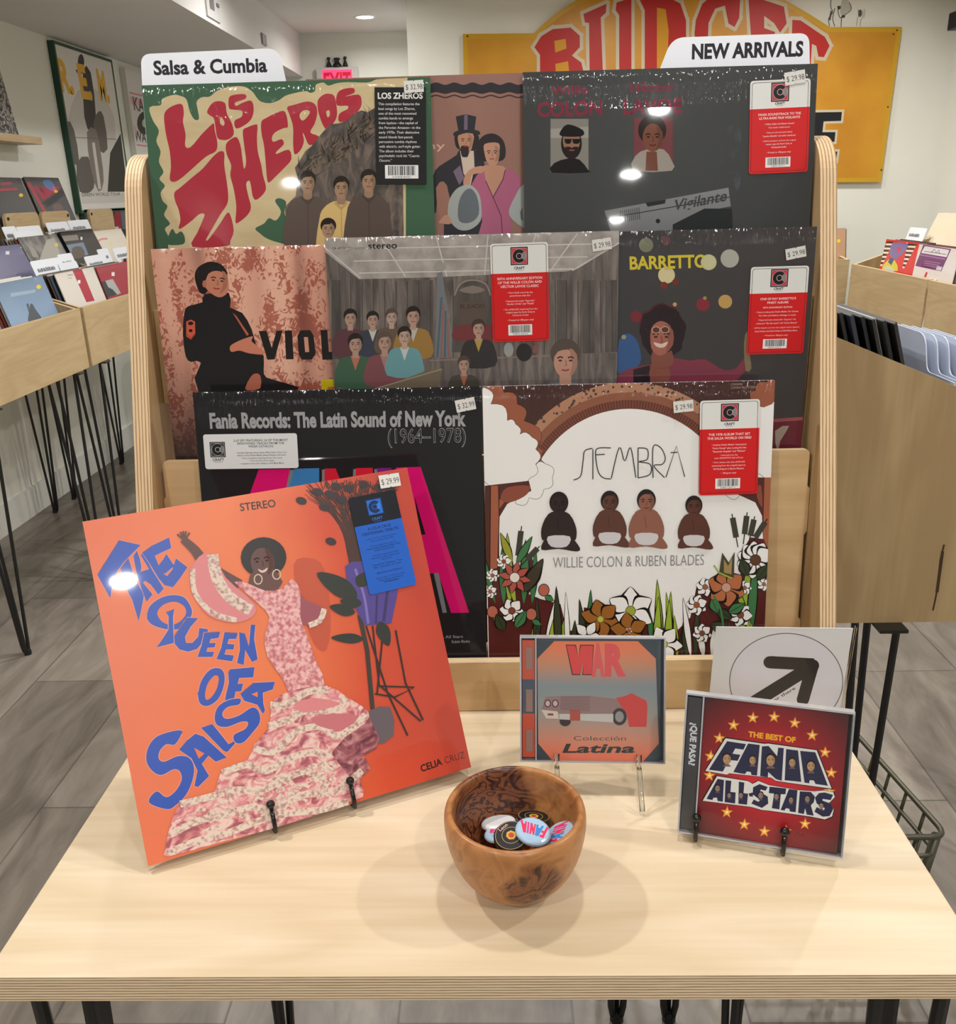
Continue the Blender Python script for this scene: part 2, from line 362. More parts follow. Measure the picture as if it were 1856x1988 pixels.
E_BINX = plyedge('ply_edge_bin', 0, 0.012, 4, (214, 190, 150), (150, 118, 82))
BLACK = mat('black_metal', (16, 16, 17), 0.38); BLACKG = mat('black_gloss', (10, 10, 11), 0.12)
WIRE = mat('grey_green_wire', (92, 90, 76), 0.4, 0.7); CLEAR = clear(); WHITEP = mat('white_plastic', (232, 234, 242), 0.35)
def rounded(pts, idx, r, n=6):
    """round the corners idx of a polygon"""
    out = []
    for i, p in enumerate(pts):
        if i not in idx: out.append(p); continue
        p = Vector(p); a = Vector(pts[i-1]); b = Vector(pts[(i+1) % len(pts)]); rr = idx[i] if isinstance(idx, dict) else r
        s = p+(a-p).normalized()*rr; e = p+(b-p).normalized()*rr
        for k in range(n+1):
            t = k/n; out.append(tuple((1-t)**2*s+2*t*(1-t)*p+t*t*e))
    return out
def hairpin(x, y, ztop, zfoot, sx, sy, name, parent, r=0.0055, span=0.055, plate=True, foot=(0, 0)):
    """three-rod hairpin leg: two rods bent into one loop plus a third, on a mounting plate; sx, sy point to the inside"""
    q = MB(); rf = r*1.6
    if plate is not True and plate: q.box((plate[0], y-.05, ztop-.005), (plate[1], y+.05, ztop), BLACK)
    elif plate: q.box((x-span-.025, y-0.02, ztop-0.005), (x+span+.025, y+0.02, ztop), BLACK); q.box((x-0.02, y-0.06, ztop-0.005), (x+0.02, y+0.06, ztop), BLACK)
    top = [(x-sx*span, y, ztop-.004), (x+sx*span, y, ztop-.004), (x, y+sy*span, ztop-.004)]
    fx, fy = x-sx*0.012+foot[0], y+foot[1]
    q.tube([top[0], (fx-sx*0.010, fy, zfoot+.03), (fx-sx*0.007, fy, zfoot+.012), (fx, fy, zfoot+.006), (fx+sx*.007, fy, zfoot+.012), (fx+sx*.010, fy, zfoot+.03), top[1]], r, BLACK)
    q.tube([top[2], (fx, fy+sy*0.014, zfoot+.03), (fx, fy+sy*.010, zfoot+.008)], r, BLACK)
    q.tube([(fx, fy, zfoot), (fx, fy, zfoot+.012)], rf*1.25, BLACK, 10)
    return q.build(name, parent)
# ================================================================ the display table
TX0, TX1, TY1, TT = -0.400, 0.376, 0.605, 0.0245
tb = thing('display_table', 'pale plywood table with striped edge on black hairpin legs, holding the whole display', 'table', Vector((0, 0, ZF)))
def at0(o, p): o.parent = p; o.matrix_parent_inverse = Matrix.Translation((0, 0, -ZF)); return o
q = MB(); q.prism([(TX0, 0), (TX1, 0), (TX1, TY1), (TX0, TY1)], 'Z', -TT, 0, W_TOP, E_TOP)
at0(q.build('tabletop', bevel=0.0009), tb)
for x, y, sx, sy in ((TX0+.030, .055, 1, 1), (TX1-.030, .055, -1, 1), (TX0+.05, TY1-.03, 1, -1), (TX1-.02, TY1-.03, -1, -1)):
    at0(hairpin(x, y, -TT, ZF, sx, sy, 'leg', None, 0.0066, 0.029, (TX0+.002, TX0+.114) if x < 0 else (TX1-.114, TX1-.002)), tb)
# ================================================================ the slanted record rack
RXL, RXR = -0.379, 0.358
rk = thing('record_display_rack', 'slanted plywood rack holding three rows of record sleeves on the table', 'rack', Vector((0, .45, 0)))
def rkp(mb, name, bevel=0.0): o = mb.build(name, bevel=bevel); o.parent = rk; o.matrix_parent_inverse = Matrix.Translation((0, -.45, 0)); return o
prof = rounded([(0.337, 0), (0.337+.3*.616, .616), (.603, .616), (.603, 0)], {1: .045, 2: .03}, .04, 10)
for xa, xb in ((RXL-.019, RXL), (RXR, RXR+.018)):
    q = MB(); q.prism([(y, z) for y, z in prof], 'X', 0, xb-xa, W_Z, E_SIDE); o = q.build('side_panel', bevel=0.002)
    o.location = (xa, 0, 0); o.parent = rk; o.matrix_parent_inverse = Matrix.Translation((0, -.45, 0))
def sloped_board(name, ya, za, yb, zb, th, notch=False):
    """leaning board between the sides; local frame x along the board, z up its slope"""
    L = hypot(yb-ya, zb-za); W = RXR-RXL
    if notch:
        g = .0035; a, b_, c_, d_ = L*.80, L*.58, L*.56, L*.10
        R = [(W-.0006, 0), (W-.0006, d_), (W-g, d_+.004), (W-g, c_), (W-.0006, b_), (W-.0006, a), (W-g, a+.004), (W-g, L)]
        Lf = [(W-x, z) for x, z in reversed(R)]
        pl = rounded(R+Lf, {7: .006, 8: .006}, .006, 5)
    else: pl = [(.0006, 0), (W-.0006, 0), (W-.0006, L), (.0006, L)]
    q = MB(); q.prism(pl, 'Y', 0, th, W_X, E_THIN)
    o = q.build(name, bevel=0.0008); o.location = (RXL, ya, za); o.rotation_euler = (-atan2(yb-ya, zb-za), 0, 0); o.parent = rk; o.matrix_parent_inverse = Matrix.Translation((0, -.45, 0)); return o
zt = at_y(945, 884, .4455).z
sloped_board('front_board', .4255, .062, .4455, zt, .009, True)
sloped_board('rear_board', .486, .345, .492, .45, .009)
q = MB(); q.box((RXL+.0006, .374, .0005), (RXR-.0006, .386, .062), W_X); q.box((RXL+.0006, .374, .062), (RXR-.0006, .386, .0635), E_THIN); rkp(q, 'plinth', .0007)
for y0, y1, z1 in ((.3865, .602, .0545), (.452, .602, .208), (.497, .602, .3715)):
    q = MB(); q.box((RXL+.0006, y0, z1-.012), (RXR-.0006, y1, z1), W_X); rkp(q, 'shelf')
q = MB(); q.box((RXL+.0006, .5905, .38), (RXR-.0006, .6025, .56), W_X); rkp(q, 'back_panel')
# section cards standing behind the top row
def section_card(name, label, px, words, a, b, cap, idx):
    A = Art((0, .5285, .3725), (1, 0, .0), (0, sin(.14), cos(.14)), 9, 9, False)
    loc = [A.loc(*p) for p in px]; x0 = min(p[0] for p in loc); x1 = max(p[0] for p in loc); h = max(p[1] for p in loc)
    A.O = A.O+A.X*x0; loc = [(x-x0, y) for x, y in loc]; A.w = x1-x0; A.h = h
    pl = rounded(loc+[(loc[-1][0], .0), (loc[0][0], .0)], idx, .012, 8)
    q = MB(); q.prism(pl, 'Y', 0.0, .0016, WHITEP); tmp = A; tmp.off = .00004
    A.text(words, a, b, cap, (22, 22, 34), bold=.032 if words[0] == 'S' else .04)
    for f, mi in zip(A.mb.f, A.mb.mi): q.add([A.mb.v[i] for i in f], [tuple(range(len(f)))], A.mb.ms[mi])
    return tag(q.build(name, M=A.M()), label, 'divider card', 'section cards above the rack')
section_card('section_card', 'white section card reading Salsa and Cumbia, rising behind the green bordered sleeve', [(277, 190), (273, 105), (541, 93), (562, 190)], 'Salsa & Cumbia', (299, 145), (519, 139), 26, {1: .011, 2: .014})
section_card('section_card', 'white section card reading New Arrivals, rising behind the dark green-black sleeve', [(1265, 175), (1305, 73), (1571, 64), (1573, 165)], 'NEW ARRIVALS', (1343, 114), (1559, 108), 27, {1: .014, 2: .011})
# ================================================================ record sleeves on display
LP = 0.315; RYAW = 0.0049
BLK = (20, 20, 22); WHT = (226, 226, 222)
def cover(name, label, O, lean, yaw=RYAW, film=True, w=LP, h=LP, roll=0.0, cat='record sleeve', group=None):
    xa = Vector((cos(yaw), sin(yaw), 0)); bk = Vector((-sin(yaw), cos(yaw), 0)); ua = cos(lean)*Vector((0, 0, 1))+sin(lean)*bk
    A = Art(O, cos(roll)*xa+sin(roll)*ua, -sin(roll)*xa+cos(roll)*ua, w, h, film)
    A.root = thing(name, label, cat, A.M(), group); return A
def finish(A, base, th=0.004, name='sleeve'):
    q = MB(); q.box((0, 0, 0), (A.w, th, A.h), A.ink(base)); o = len(q.v); q.v += A.mb.v
    for f, mi in zip(A.mb.f, A.mb.mi): q.f.append([i+o for i in f]); q.mi.append(q._m(A.mb.ms[mi]))
    return q.build(name, A.root)
def sub(A, corners, off, wh=None):
    """Art for a sticker: corners TL TR BR BL in photo pixels"""
    off += A.k*A.STEP; c, A.crop = A.crop, None; P = [Vector(A.loc(*p)) for p in corners]; A.crop = c
    X = ((P[1]-P[0])+(P[2]-P[3]))/2; w = X.length; X.normalize(); Y = Vector((-X.y, X.x)); h = ((P[0]-P[3]).dot(Y)+(P[1]-P[2]).dot(Y))/2
    ctr = sum(P, Vector((0, 0)))/4; BL = ctr-X*w/2-Y*h/2
    S = Art(A.O+A.X*BL.x+A.Y*BL.y, A.X*X.x+A.Y*X.y, A.X*Y.x+A.Y*Y.y, w, h, False, off); S.root = A.root; return S
def put(S, name, label=None):
    o = S.mb.build(name, S.root); o.matrix_parent_inverse = S.root.matrix_world.inverted(); o.matrix_world = S.M()
    if label: o['label'] = label
    return o
def rrect(x0, y0, x1, y1, r, n=5): return rounded([(x0, y0), (x1, y0), (x1, y1), (x0, y1)], {0: r, 1: r, 2: r, 3: r}, r, n)
def logo(S, cx, cy, a, dark, field, line_, wedge):
    """square label mark: a record drawn as a letter C"""
    S.lpoly([(cx-a, cy-a), (cx+a, cy-a), (cx+a, cy+a), (cx-a, cy+a)], dark)
    b = a*.87; S.lpoly([(cx-b, cy-b), (cx+b, cy-b), (cx+b, cy+b), (cx-b, cy+b)], line_); b = a*.83; S.lpoly([(cx-b, cy-b), (cx+b, cy-b), (cx+b, cy+b), (cx-b, cy+b)], field)
    def disc(r, c): S.lpoly([(cx+r*cos(2*pi*i/28), cy+r*sin(2*pi*i/28)) for i in range(28)], c)
    disc(a*.80, line_); disc(a*.76, dark)
    S.lpoly([(cx, cy)]+[(cx+a*.74*cos(q), cy+a*.74*sin(q)) for q in [(-.72+1.44*i/8) for i in range(9)]], wedge)
    disc(a*.34, line_); disc(a*.28, dark)
def barcode(S, x0, y0, x1, y1, digits):
    S.lpoly([(x0, y0), (x1, y0), (x1, y1), (x0, y1)], (228, 228, 228)); rng = random.Random(digits); x = x0+(x1-x0)*.09; e = x0+(x1-x0)*.91; u = (x1-x0)/115; S.k += 1
    while x < e:
        b = u*rng.choice((1, 1, 2, 3)); S.lpoly([(x, y0+(y1-y0)*.24), (x+b, y0+(y1-y0)*.24), (x+b, y1-(y1-y0)*.06), (x, y1-(y1-y0)*.06)], BLK, True); x += b+u*rng.choice((1, 1, 2))
    S.ltext(digits, (x0+x1)/2, y0+(y1-y0)*.05, (y1-y0)*.14, BLK, maxw=(x1-x0)*.94)
def hype(A, corners, lines, code, label, body=(206, 18, 22), top=(222, 222, 220), inkc=(236, 206, 204), dark=(18, 16, 18), field=(204, 44, 66)):
    S = sub(A, corners, .0009); w, h = S.w, S.h
    S.lpoly(rrect(0, 0, w, h, w*.06), body); S.lpoly(clip_rect(rrect(0, 0, w, h, w*.06), w, h) if 0 else [p for p in rounded([(0, h*.70), (w, h*.70), (w, h), (0, h)], {2: w*.06, 3: w*.06}, .01)], top)
    def border(): # hairline inside the edge
        r = rrect(w*.03, w*.03, w-w*.03, h-w*.03, w*.05); i_ = rrect(w*.038, w*.038, w-w*.038, h-w*.038, w*.045); n = len(r); S.k += 1
        for k in range(n): S.lpoly([r[k], r[(k+1) % n], i_[(k+1) % n], i_[k]], (60, 30, 34), True)
    border()
    logo(S, w*.5, h*.87, w*.15, dark, field, (214, 170, 172), (130, 130, 132))
    S.ltext('CRAFT', w*.5, h*.738, h*.025, dark, bold=.03, maxw=w*.27); S.ltext('RECORDINGS', w*.5, h*.722, h*.008, dark, maxw=w*.24)
    for t, y, sz, b in lines: S.ltext(t, w*.5, h*(1-y), h*sz, inkc, bold=b, maxw=w*.86)
    if code: barcode(S, w*.28, h*.065, w*.70, h*.175, code)
    put(S, 'hype_sticker', label); return S
def price(A, corners, t, label=None):
    S = sub(A, corners, .0016); w, h = S.w, S.h
    S.lpoly([(0, 0), (w*.47, 0), (w*.5, h*.10), (w*.53, 0), (w, 0), (w, h), (w*.55, h), (w*.52, h*.90), (w*.48, h), (0, h)], (218, 216, 212))
    S.ltext(t, w*.52, h*.26, h*.42, (70, 66, 66), maxw=w*.86); put(S, 'price_sticker', label or 'white price sticker')
# ---------------------------------------------------------------- generic printed figures
def face(A, u, v, s, skin, tilt=0.0):
    """a few plain strokes: brows, eyes, nose, mouth; no likeness"""
    d = tuple(int(c*.38) for c in skin); e = tuple(int(c*.72) for c in skin); m = (min(255, int(skin[0]*.8)), int(skin[1]*.5), int(skin[2]*.5))
    P = lambda x, y: (u+s*(x*cos(tilt)-y*sin(tilt)), v+s*(x*sin(tilt)+y*cos(tilt)))
    A.poly([P(.12, -.38), P(.33, -.2), P(.33, .2), P(.12, .43), P(.2, .1)], tuple(int(c*.86) for c in skin), 2)
    for k in (-1, 1):
        A.line([P(k*.07, -.10), P(k*.15, -.13), P(k*.24, -.09)], s*.045, d); A.ell(*P(k*.15, -.02), s*.055, s*.03, d, tilt, 10)
    A.line([P(.0, -.04), P(.035, .12), P(-.03, .13)], s*.03, e); A.line([P(-.11, .25), P(0, .27), P(.11, .24)], s*.05, m)
def bust(A, u, v, s, skin, hair, coat, shirt=None, wide=1.0):
    """plain faceless head and shoulders, s = head height in crop pixels"""
    A.poly([(u-s*1.05*wide, v+s*2.4), (u-s*.98*wide, v+s*1.1), (u-s*.5, v+s*.72), (u+s*.5, v+s*.72), (u+s*.98*wide, v+s*1.1), (u+s*1.05*wide, v+s*2.4)], coat, 3)
    if shirt: A.poly([(u-s*.28, v+s*.68), (u+s*.28, v+s*.68), (u, v+s*1.5)], shirt)
    A.rect(u-s*.17, v+s*.3, u+s*.17, v+s*.8, skin); A.ell(u, v-s*.16, s*.43, s*.44, hair); A.ell(u, v+s*.08, s*.34, s*.46, skin); A.poly([(u-s*.36, v-s*.02), (u-s*.34, v-s*.34), (u, v-s*.46), (u+s*.34, v-s*.34), (u+s*.36, v-s*.02), (u+s*.27, v-s*.2), (u+s*.05, v-s*.28), (u-s*.22, v-s*.22)], hair, 2); face(A, u, v+s*.06, s, skin)
# ---------------------------------------------------------------- top row
# 1. green bordered sleeve with dripping red lettering
A = cover('record_sleeve', 'green bordered record sleeve with dripping red lettering, top row at left', (-.3745, .4990, .3730), .140, group='record sleeves on the rack')
GRN, CRM, RED = (66, 98, 76), (197, 176, 132), (170, 50, 64)
A.crop = (240, 80, 2.9935)
cream = noise_ink('cream_card', [(0.3, (190, 168, 124)), (0.7, (203, 184, 142))], (14, 14, 60))
A.poly([(150, 385), (215, 372), (225, 335), (290, 312), (330, 318), (365, 338), (385, 410), (412, 455), (438, 450), (428, 385), (425, 350), (455, 325), (500, 322), (540, 290), (600, 268), (690, 262), (745, 290), (775, 330), (800, 352), (850, 360), (900, 345), (940, 318), (1000, 300), (1060, 290), (1085, 300), (1112, 290), (1118, 255), (1160, 240), (1190, 258), (1240, 244), (1300, 238), (1420, 240), (1470, 222), (1560, 216), (1630, 214), (1650, 214), (1640, 400), (1640, 800), (1640, 1130), (1640, 1290), (1600, 1330), (1000, 1330), (300, 1330), (260, 1200), (262, 1140), (240, 1090), (270, 1060), (235, 1010), (255, 960), (228, 930), (215, 880), (240, 840), (208, 800), (232, 760), (205, 700), (215, 640), (190, 580), (205, 520), (170, 460)], cream, 3)
for p in ([(880, 930), (905, 912), (945, 935), (935, 1000), (968, 1080), (985, 1180), (900, 1170), (830, 1145), (790, 1115), (765, 1088), (815, 1060), (845, 1028), (885, 1042), (915, 990)], [(250, 1180), (265, 1120), (285, 1090), (305, 1120), (335, 1105), (355, 1140), (345, 1180)]): A.poly(p, GRN, 3)
def drip(p, c=RED): A.poly(p, c, 3)
drip([(235, 430), (255, 395), (300, 370), (340, 368), (350, 420), (345, 470), (360, 540), (358, 610), (390, 615), (450, 545), (505, 490), (525, 480), (530, 520), (545, 590), (535, 640), (480, 670), (400, 740), (330, 800), (290, 818), (268, 800), (275, 730), (268, 640), (250, 560), (240, 500)])
drip([(485, 410), (510, 365), (545, 348), (590, 360), (600, 420), (630, 480), (640, 540), (610, 570), (570, 574), (545, 560), (535, 510), (525, 450), (500, 430)]); drip([(565, 440), (586, 470), (580, 492), (560, 475)], cream)
drip([(612, 330), (640, 312), (705, 308), (708, 335), (650, 356), (654, 376), (690, 358), (740, 345), (756, 385), (748, 440), (715, 480), (655, 508), (645, 462), (685, 440), (688, 405), (640, 398), (612, 388)])
drip([(295, 880), (330, 850), (400, 790), (460, 740), (520, 670), (560, 640), (585, 650), (585, 720), (600, 820), (608, 900), (600, 950), (560, 1010), (520, 1080), (480, 1150), (495, 1150), (560, 1060), (600, 1000), (620, 1010), (640, 1100), (620, 1160), (600, 1190), (400, 1195), (430, 1110), (460, 1040), (470, 1005), (440, 1005), (400, 1040), (340, 1085), (320, 1085), (330, 1040), (320, 980), (300, 930)])
drip([(595, 600), (630, 565), (660, 560), (680, 610), (690, 680), (700, 742), (712, 700), (700, 600), (693, 520), (720, 500), (760, 485), (778, 490), (775, 560), (780, 640), (800, 720), (810, 780), (828, 850), (810, 890), (770, 922), (750, 900), (740, 840), (730, 810), (712, 830), (725, 900), (740, 965), (720, 1010), (670, 1052), (650, 1050), (655, 960), (640, 860), (620, 780), (625, 720), (600, 660)])
drip([(800, 470), (830, 445), (900, 410), (940, 412), (955, 495), (930, 505), (880, 530), (862, 560), (870, 585), (910, 570), (925, 575), (930, 600), (890, 640), (890, 655), (960, 630), (975, 685), (940, 730), (880, 790), (850, 818), (835, 810), (825, 700), (815, 600), (802, 540)])
drip([(950, 385), (990, 370), (1070, 350), (1115, 370), (1125, 420), (1110, 480), (1085, 530), (1130, 550), (1130, 575), (1080, 605), (1050, 545), (1040, 535), (1048, 580), (1030, 630), (995, 658), (985, 600), (985, 500), (965, 430)]); drip([(1022, 430), (1046, 402), (1080, 405), (1075, 430), (1040, 462)], cream)
drip([(1130, 340), (1160, 312), (1190, 305), (1225, 320), (1240, 400), (1235, 450), (1210, 490), (1190, 525), (1160, 490), (1140, 440), (1128, 390)]); drip([(1178, 410), (1195, 402), (1198, 430), (1185, 442)], cream)
drip([(1240, 310), (1270, 280), (1335, 272), (1340, 300), (1285, 322), (1365, 310), (1383, 345), (1375, 390), (1330, 440), (1290, 465), (1250, 465), (1255, 420), (1300, 395), (1300, 375), (1240, 372)])
palm = noise_ink('palm_print', [(0.35, (44, 38, 36)), (0.5, (78, 66, 58)), (0.66, (112, 94, 80))], (60, 60, 28), detail=6, dist=2)
A.poly([(995, 735), (1020, 700), (1055, 640), (1090, 612), (1130, 560), (1165, 520), (1200, 482), (1245, 478), (1290, 465), (1340, 420), (1380, 402), (1420, 412), (1455, 390), (1618, 390), (1628, 1140), (985, 1160), (945, 1080), (938, 960), (1000, 900), (1012, 800)], palm)
rg = random.Random(3)
for k in range(150):
    t = rg.random(); u = 1010+t*440; v = 735-t*325+rg.uniform(-6, 150); a = rg.uniform(-2.9, -.3); l = rg.uniform(45, 95)
    A.poly([(u-5, v), (u+5, v+6), (u+l*cos(a), v+l*sin(a))], rg.choice(((62, 54, 48), (84, 72, 62), (48, 42, 40), (116, 100, 84))))
for (u, v, sh) in ((1070, 880, (92, 80, 74)), (1265, 910, (206, 176, 116)), (1425, 870, (88, 76, 70))):
    A.poly([(u-128, v+330), (u-128, v+130), (u-100, v+58), (u-40, v+20), (u+40, v+20), (u+100, v+58), (u+122, v+140), (u+118, v+330)], sh, 3)
    A.rect(u-26, v-40, u+26, v+40, (150, 120, 98)); A.ell(u, v-78, 48, 50, (46, 38, 34)); A.ell(u, v-50, 38, 56, (158, 128, 104)); A.poly([(u-40, v-62), (u-38, v-100), (u, v-118), (u+38, v-100), (u+40, v-62), (u+28, v-84), (u+4, v-92), (u-24, v-86)], (46, 38, 34), 2); face(A, u, v-54, 112, (158, 128, 104))
    A.line([(u, v+50), (u+4, v+300)], 4, tuple(int(c*.82) for c in sh)); A.poly([(u-34, v+20), (u, v+52), (u+34, v+20), (u+40, v+34), (u, v+74), (u-40, v+34)], tuple(int(c*.86) for c in sh))
A.ell(1190, 1072, 46, 46, (40, 32, 30)); A.ell(1190, 1096, 37, 48, (164, 134, 110)); A.poly([(1150, 1086), (1154, 1056), (1190, 1040), (1226, 1056), (1230, 1086), (1216, 1066), (1166, 1066)], (40, 32, 30), 2); face(A, 1190, 1094, 100, (164, 134, 110))
finish(A, GRN)
S = sub(A, [(726, 170), (824, 170), (831, 358), (732, 358)], .0009); w, h = S.w, S.h; S.lpoly([(0, 0), (w, 0), (w, h), (0, h)], (14, 13, 15))
S.ltext('LOS ZHEROS', w*.5, h*.885, h*.058, WHT, bold=.03, maxw=w*.9)
for k, t in enumerate(('This compilation features the', 'best songs by Los Zheros,', 'one of the most renowned', 'cumbia bands to emerge', 'from Iquitos\u2014the capital of', 'the Peruvian Amazon\u2014in the', 'early 1970s. Their distinctive', 'sound blends fast-paced,', 'percussive cumbia rhythms', 'with electric, surf-style guitar.', 'The album includes their', 'psychedelic rock hit \u201cCuarto', 'Oscuro.\u201d')):
    S.ltext(t, w*.07, h*(.818-k*.0485), h*.026, (206, 206, 204), bold=.008, align='l', maxw=w*.87)
barcode(S, w*.18, h*.06, w*.84, h*.20, '8 435008 863063'); put(S, 'hype_sticker', 'black rectangular sticker with white text and barcode')
price(A, [(783, 158), (821, 156), (824, 179), (786, 182)], '$ 32.98')
# 2. salmon sleeve between, mostly hidden
A = cover('record_sleeve', 'salmon record sleeve with a drawn couple in evening dress, top row middle', (-.196, .5060, .3750), .140, film=False, group='record sleeves on the rack')
A.crop = (820, 130, 6.0227); N = (36, 34, 42)
wv = [(x, 195+14*sin(x/34)) for x in range(-700, 1500, 12)]; A.poly(wv+[(x, 305+10*sin(x/34)) for x in range(1490, -710, -12)], N)
A.line([(x, 345+13*sin(x/34)) for x in range(-700, 1500, 12)], 17, (62, 36, 38))
A.text('ny', (60, 960), (265, 960), 84, (206, 170, 150))
A.poly([(100, 1400), (150, 1210), (260, 1120), (400, 1030), (440, 960), (600, 960), (720, 1090), (740, 1400), (720, 2000), (250, 2000), (310, 1500), (250, 1340), (180, 1400), (160, 1700), (60, 1700)], N, 2)
A.poly([(160, 1410), (255, 1345), (320, 1530), (310, 1720), (240, 1780), (190, 1700)], (150, 106, 90), 2); A.poly([(440, 980), (600, 980), (610, 1180), (560, 1400), (480, 1240)], (198, 176, 160)); A.poly([(360, 1220), (440, 1150), (490, 1300), (430, 1380)], (112, 96, 114))
A.poly([(380, 880), (400, 790), (640, 780), (650, 930), (590, 980), (420, 960)], (34, 28, 30), 3); A.poly([(425, 790), (590, 780), (590, 900), (545, 1020), (480, 1020), (430, 920)], (178, 128, 102), 3); A.poly([(450, 930), (540, 930), (535, 1040), (500, 1055), (460, 1040)], (34, 28, 30), 3)
face(A, 508, 868, 230, (178, 128, 102)); A.poly([(390, 580), (510, 552), (630, 580), (610, 740), (420, 745)], N); A.poly([(490, 560), (530, 556), (528, 738), (486, 740)], (104, 90, 108)); A.poly([(366, 770), (440, 740), (600, 735), (668, 755), (660, 795), (520, 770), (380, 810)], N, 3)
A.poly([(640, 900), (720, 800), (840, 780), (940, 850), (975, 980), (940, 1090), (760, 1110), (640, 1050)], (34, 27, 30), 3); A.poly([(730, 900), (890, 890), (900, 1000), (880, 1120), (820, 1160), (760, 1120), (725, 1000)], (182, 134, 110), 3)
face(A, 815, 1010, 250, (182, 134, 110)); A.poly([(700, 1200), (760, 1150), (880, 1150), (980, 1190), (900, 1400), (825, 1530)], (180, 132, 108), 2)
A.poly([(570, 1380), (640, 1260), (720, 1200), (740, 1320), (825, 1510), (940, 1300), (970, 1195), (1040, 1190), (1170, 1330), (1100, 1500), (1020, 1700), (1050, 2000), (645, 2000), (700, 1800), (670, 1560), (600, 1480)], (166, 88, 118)); A.line([(740, 1330), (830, 1530), (920, 1740), (940, 1990)], 9, (70, 32, 44)); A.line([(970, 1200), (940, 1320), (830, 1520)], 9, (70, 32, 44))
A.poly([(500, 1260), (610, 1170), (735, 1165), (700, 1240), (580, 1260), (550, 1400), (480, 1400)], (182, 134, 110), 2)
A.poly([(330, 1520), (420, 1410), (560, 1380), (660, 1480), (690, 1640), (680, 1800), (560, 1900), (420, 1900), (310, 1780), (300, 1640)], (158, 162, 160), 3); A.poly([(420, 1620), (470, 1480), (560, 1420), (640, 1520), (660, 1720), (560, 1820), (430, 1800)], (94, 100, 106), 3)
A.poly([(1170, 1380), (1090, 1500), (1010, 1680), (1050, 1780), (1180, 1880), (1300, 1880), (1300, 1380)], (158, 162, 160), 2); A.poly([(1170, 1640), (1140, 1700), (1150, 1780), (1180, 1800)], (94, 100, 106))
A.poly([(190, 1820), (250, 1740), (310, 1740), (340, 1820), (300, 1840), (230, 1830)], (182, 134, 110), 2)
finish(A, (143, 104, 92))
# 3. dark sleeve with two inset portraits
A = cover('record_sleeve', 'glossy dark record sleeve with two inset portraits, top row at right', (.0403, .4968, .3744), .140, group='record sleeves on the rack')
A.crop = (820, 100, 2.2634); MAG = (124, 48, 66)
smoke = noise_ink('smoke_print', [(0.45, (22, 25, 27)), (0.62, (44, 52, 58))], (22, 22, 10), detail=5, dist=3)
A.poly([(1330, 340), (1390, 330), (1400, 420), (1370, 470), (1400, 560), (1380, 610), (1360, 540), (1310, 490), (1330, 420)], smoke, 3)
A.text('Willie', (566, 190), (727, 186), 38, MAG, bold=.02); A.text('COLON', (504, 286), (790, 277), 60, MAG, bold=.035); A.poly([(690, 222), (712, 205), (718, 212), (700, 226)], MAG); A.text('Hector', (914, 180), (1112, 172), 38, MAG, bold=.02); A.poly([(958, 142), (972, 128), (978, 133), (966, 145)], MAG); A.text('LAVOE', (882, 275), (1140, 268), 60, MAG, bold=.035)
A.rect(563, 296, 730, 532, (128, 124, 118)); A.poly([(563, 340), (730, 330), (730, 380), (563, 380)], (150, 146, 138))
A.poly([(566, 532), (580, 490), (640, 470), (690, 475), (728, 520), (728, 532)], (30, 28, 28), 2); A.ell(655, 405, 46, 68, (34, 30, 28)); A.ell(655, 392, 38, 52, (140, 104, 86)); A.poly([(607, 350), (640, 320), (705, 345), (700, 372), (612, 372)], (28, 27, 28), 3); A.rect(624, 384, 694, 388, (24, 22, 24)); A.poly([(626, 386), (654, 386), (650, 404), (630, 404)], (24, 22, 24), 2); A.poly([(662, 386), (692, 386), (688, 404), (664, 404)], (24, 22, 24), 2); A.poly([(622, 424), (646, 418), (656, 424), (668, 418), (690, 424), (684, 458), (656, 474), (630, 458)], (38, 30, 29), 2); A.line([(646, 434), (668, 434)], 5, (140, 90, 84))
A.rect(930, 290, 1100, 524, (112, 62, 66)); A.poly([(926, 524), (935, 460), (985, 430), (1060, 430), (1096, 480), (1096, 524)], (150, 142, 134), 2); A.ell(1010, 345, 62, 66, (40, 30, 28)); A.ell(1012, 378, 44, 62, (116, 72, 58)); face(A, 1012, 378, 130, (116, 72, 58)); A.poly([(985, 440), (1030, 440), (1035, 524), (980, 524)], (110, 68, 55))
gun = grad_ink('steel_print', [(0, (48, 50, 52)), (.6, (92, 94, 97)), (1, (120, 122, 124))], 2, 0.0, .20)
A.poly([(800, 700), (1345, 598), (1355, 680), (1230, 705), (1180, 740), (1170, 800), (830, 800)], gun, 0); A.poly([(1100, 760), (1240, 690), (1360, 690), (1365, 780), (1100, 800)], (40, 43, 46)); A.line([(800, 735), (1350, 640)], 4, (48, 50, 52)); A.poly([(980, 665), (1070, 650), (1066, 668), (990, 682)], (44, 46, 48)); A.ell(1035, 745, 10, 10, (36, 38, 40))
for k in range(10): A.line([(870+k*9, 700-k*1.6), (874+k*9, 752-k*1.6)], 3, (56, 58, 60))
A.text('Vigilante', (1100, 700), (1335, 655), 44, (64, 66, 68), bold=.02, shear=.35)
vg = finish(A, noise_ink('dark_green_print', [(0.3, (17, 20, 21)), (0.7, (25, 30, 31))], (3, 3, 3)))
L1 = .024; L2 = .0165
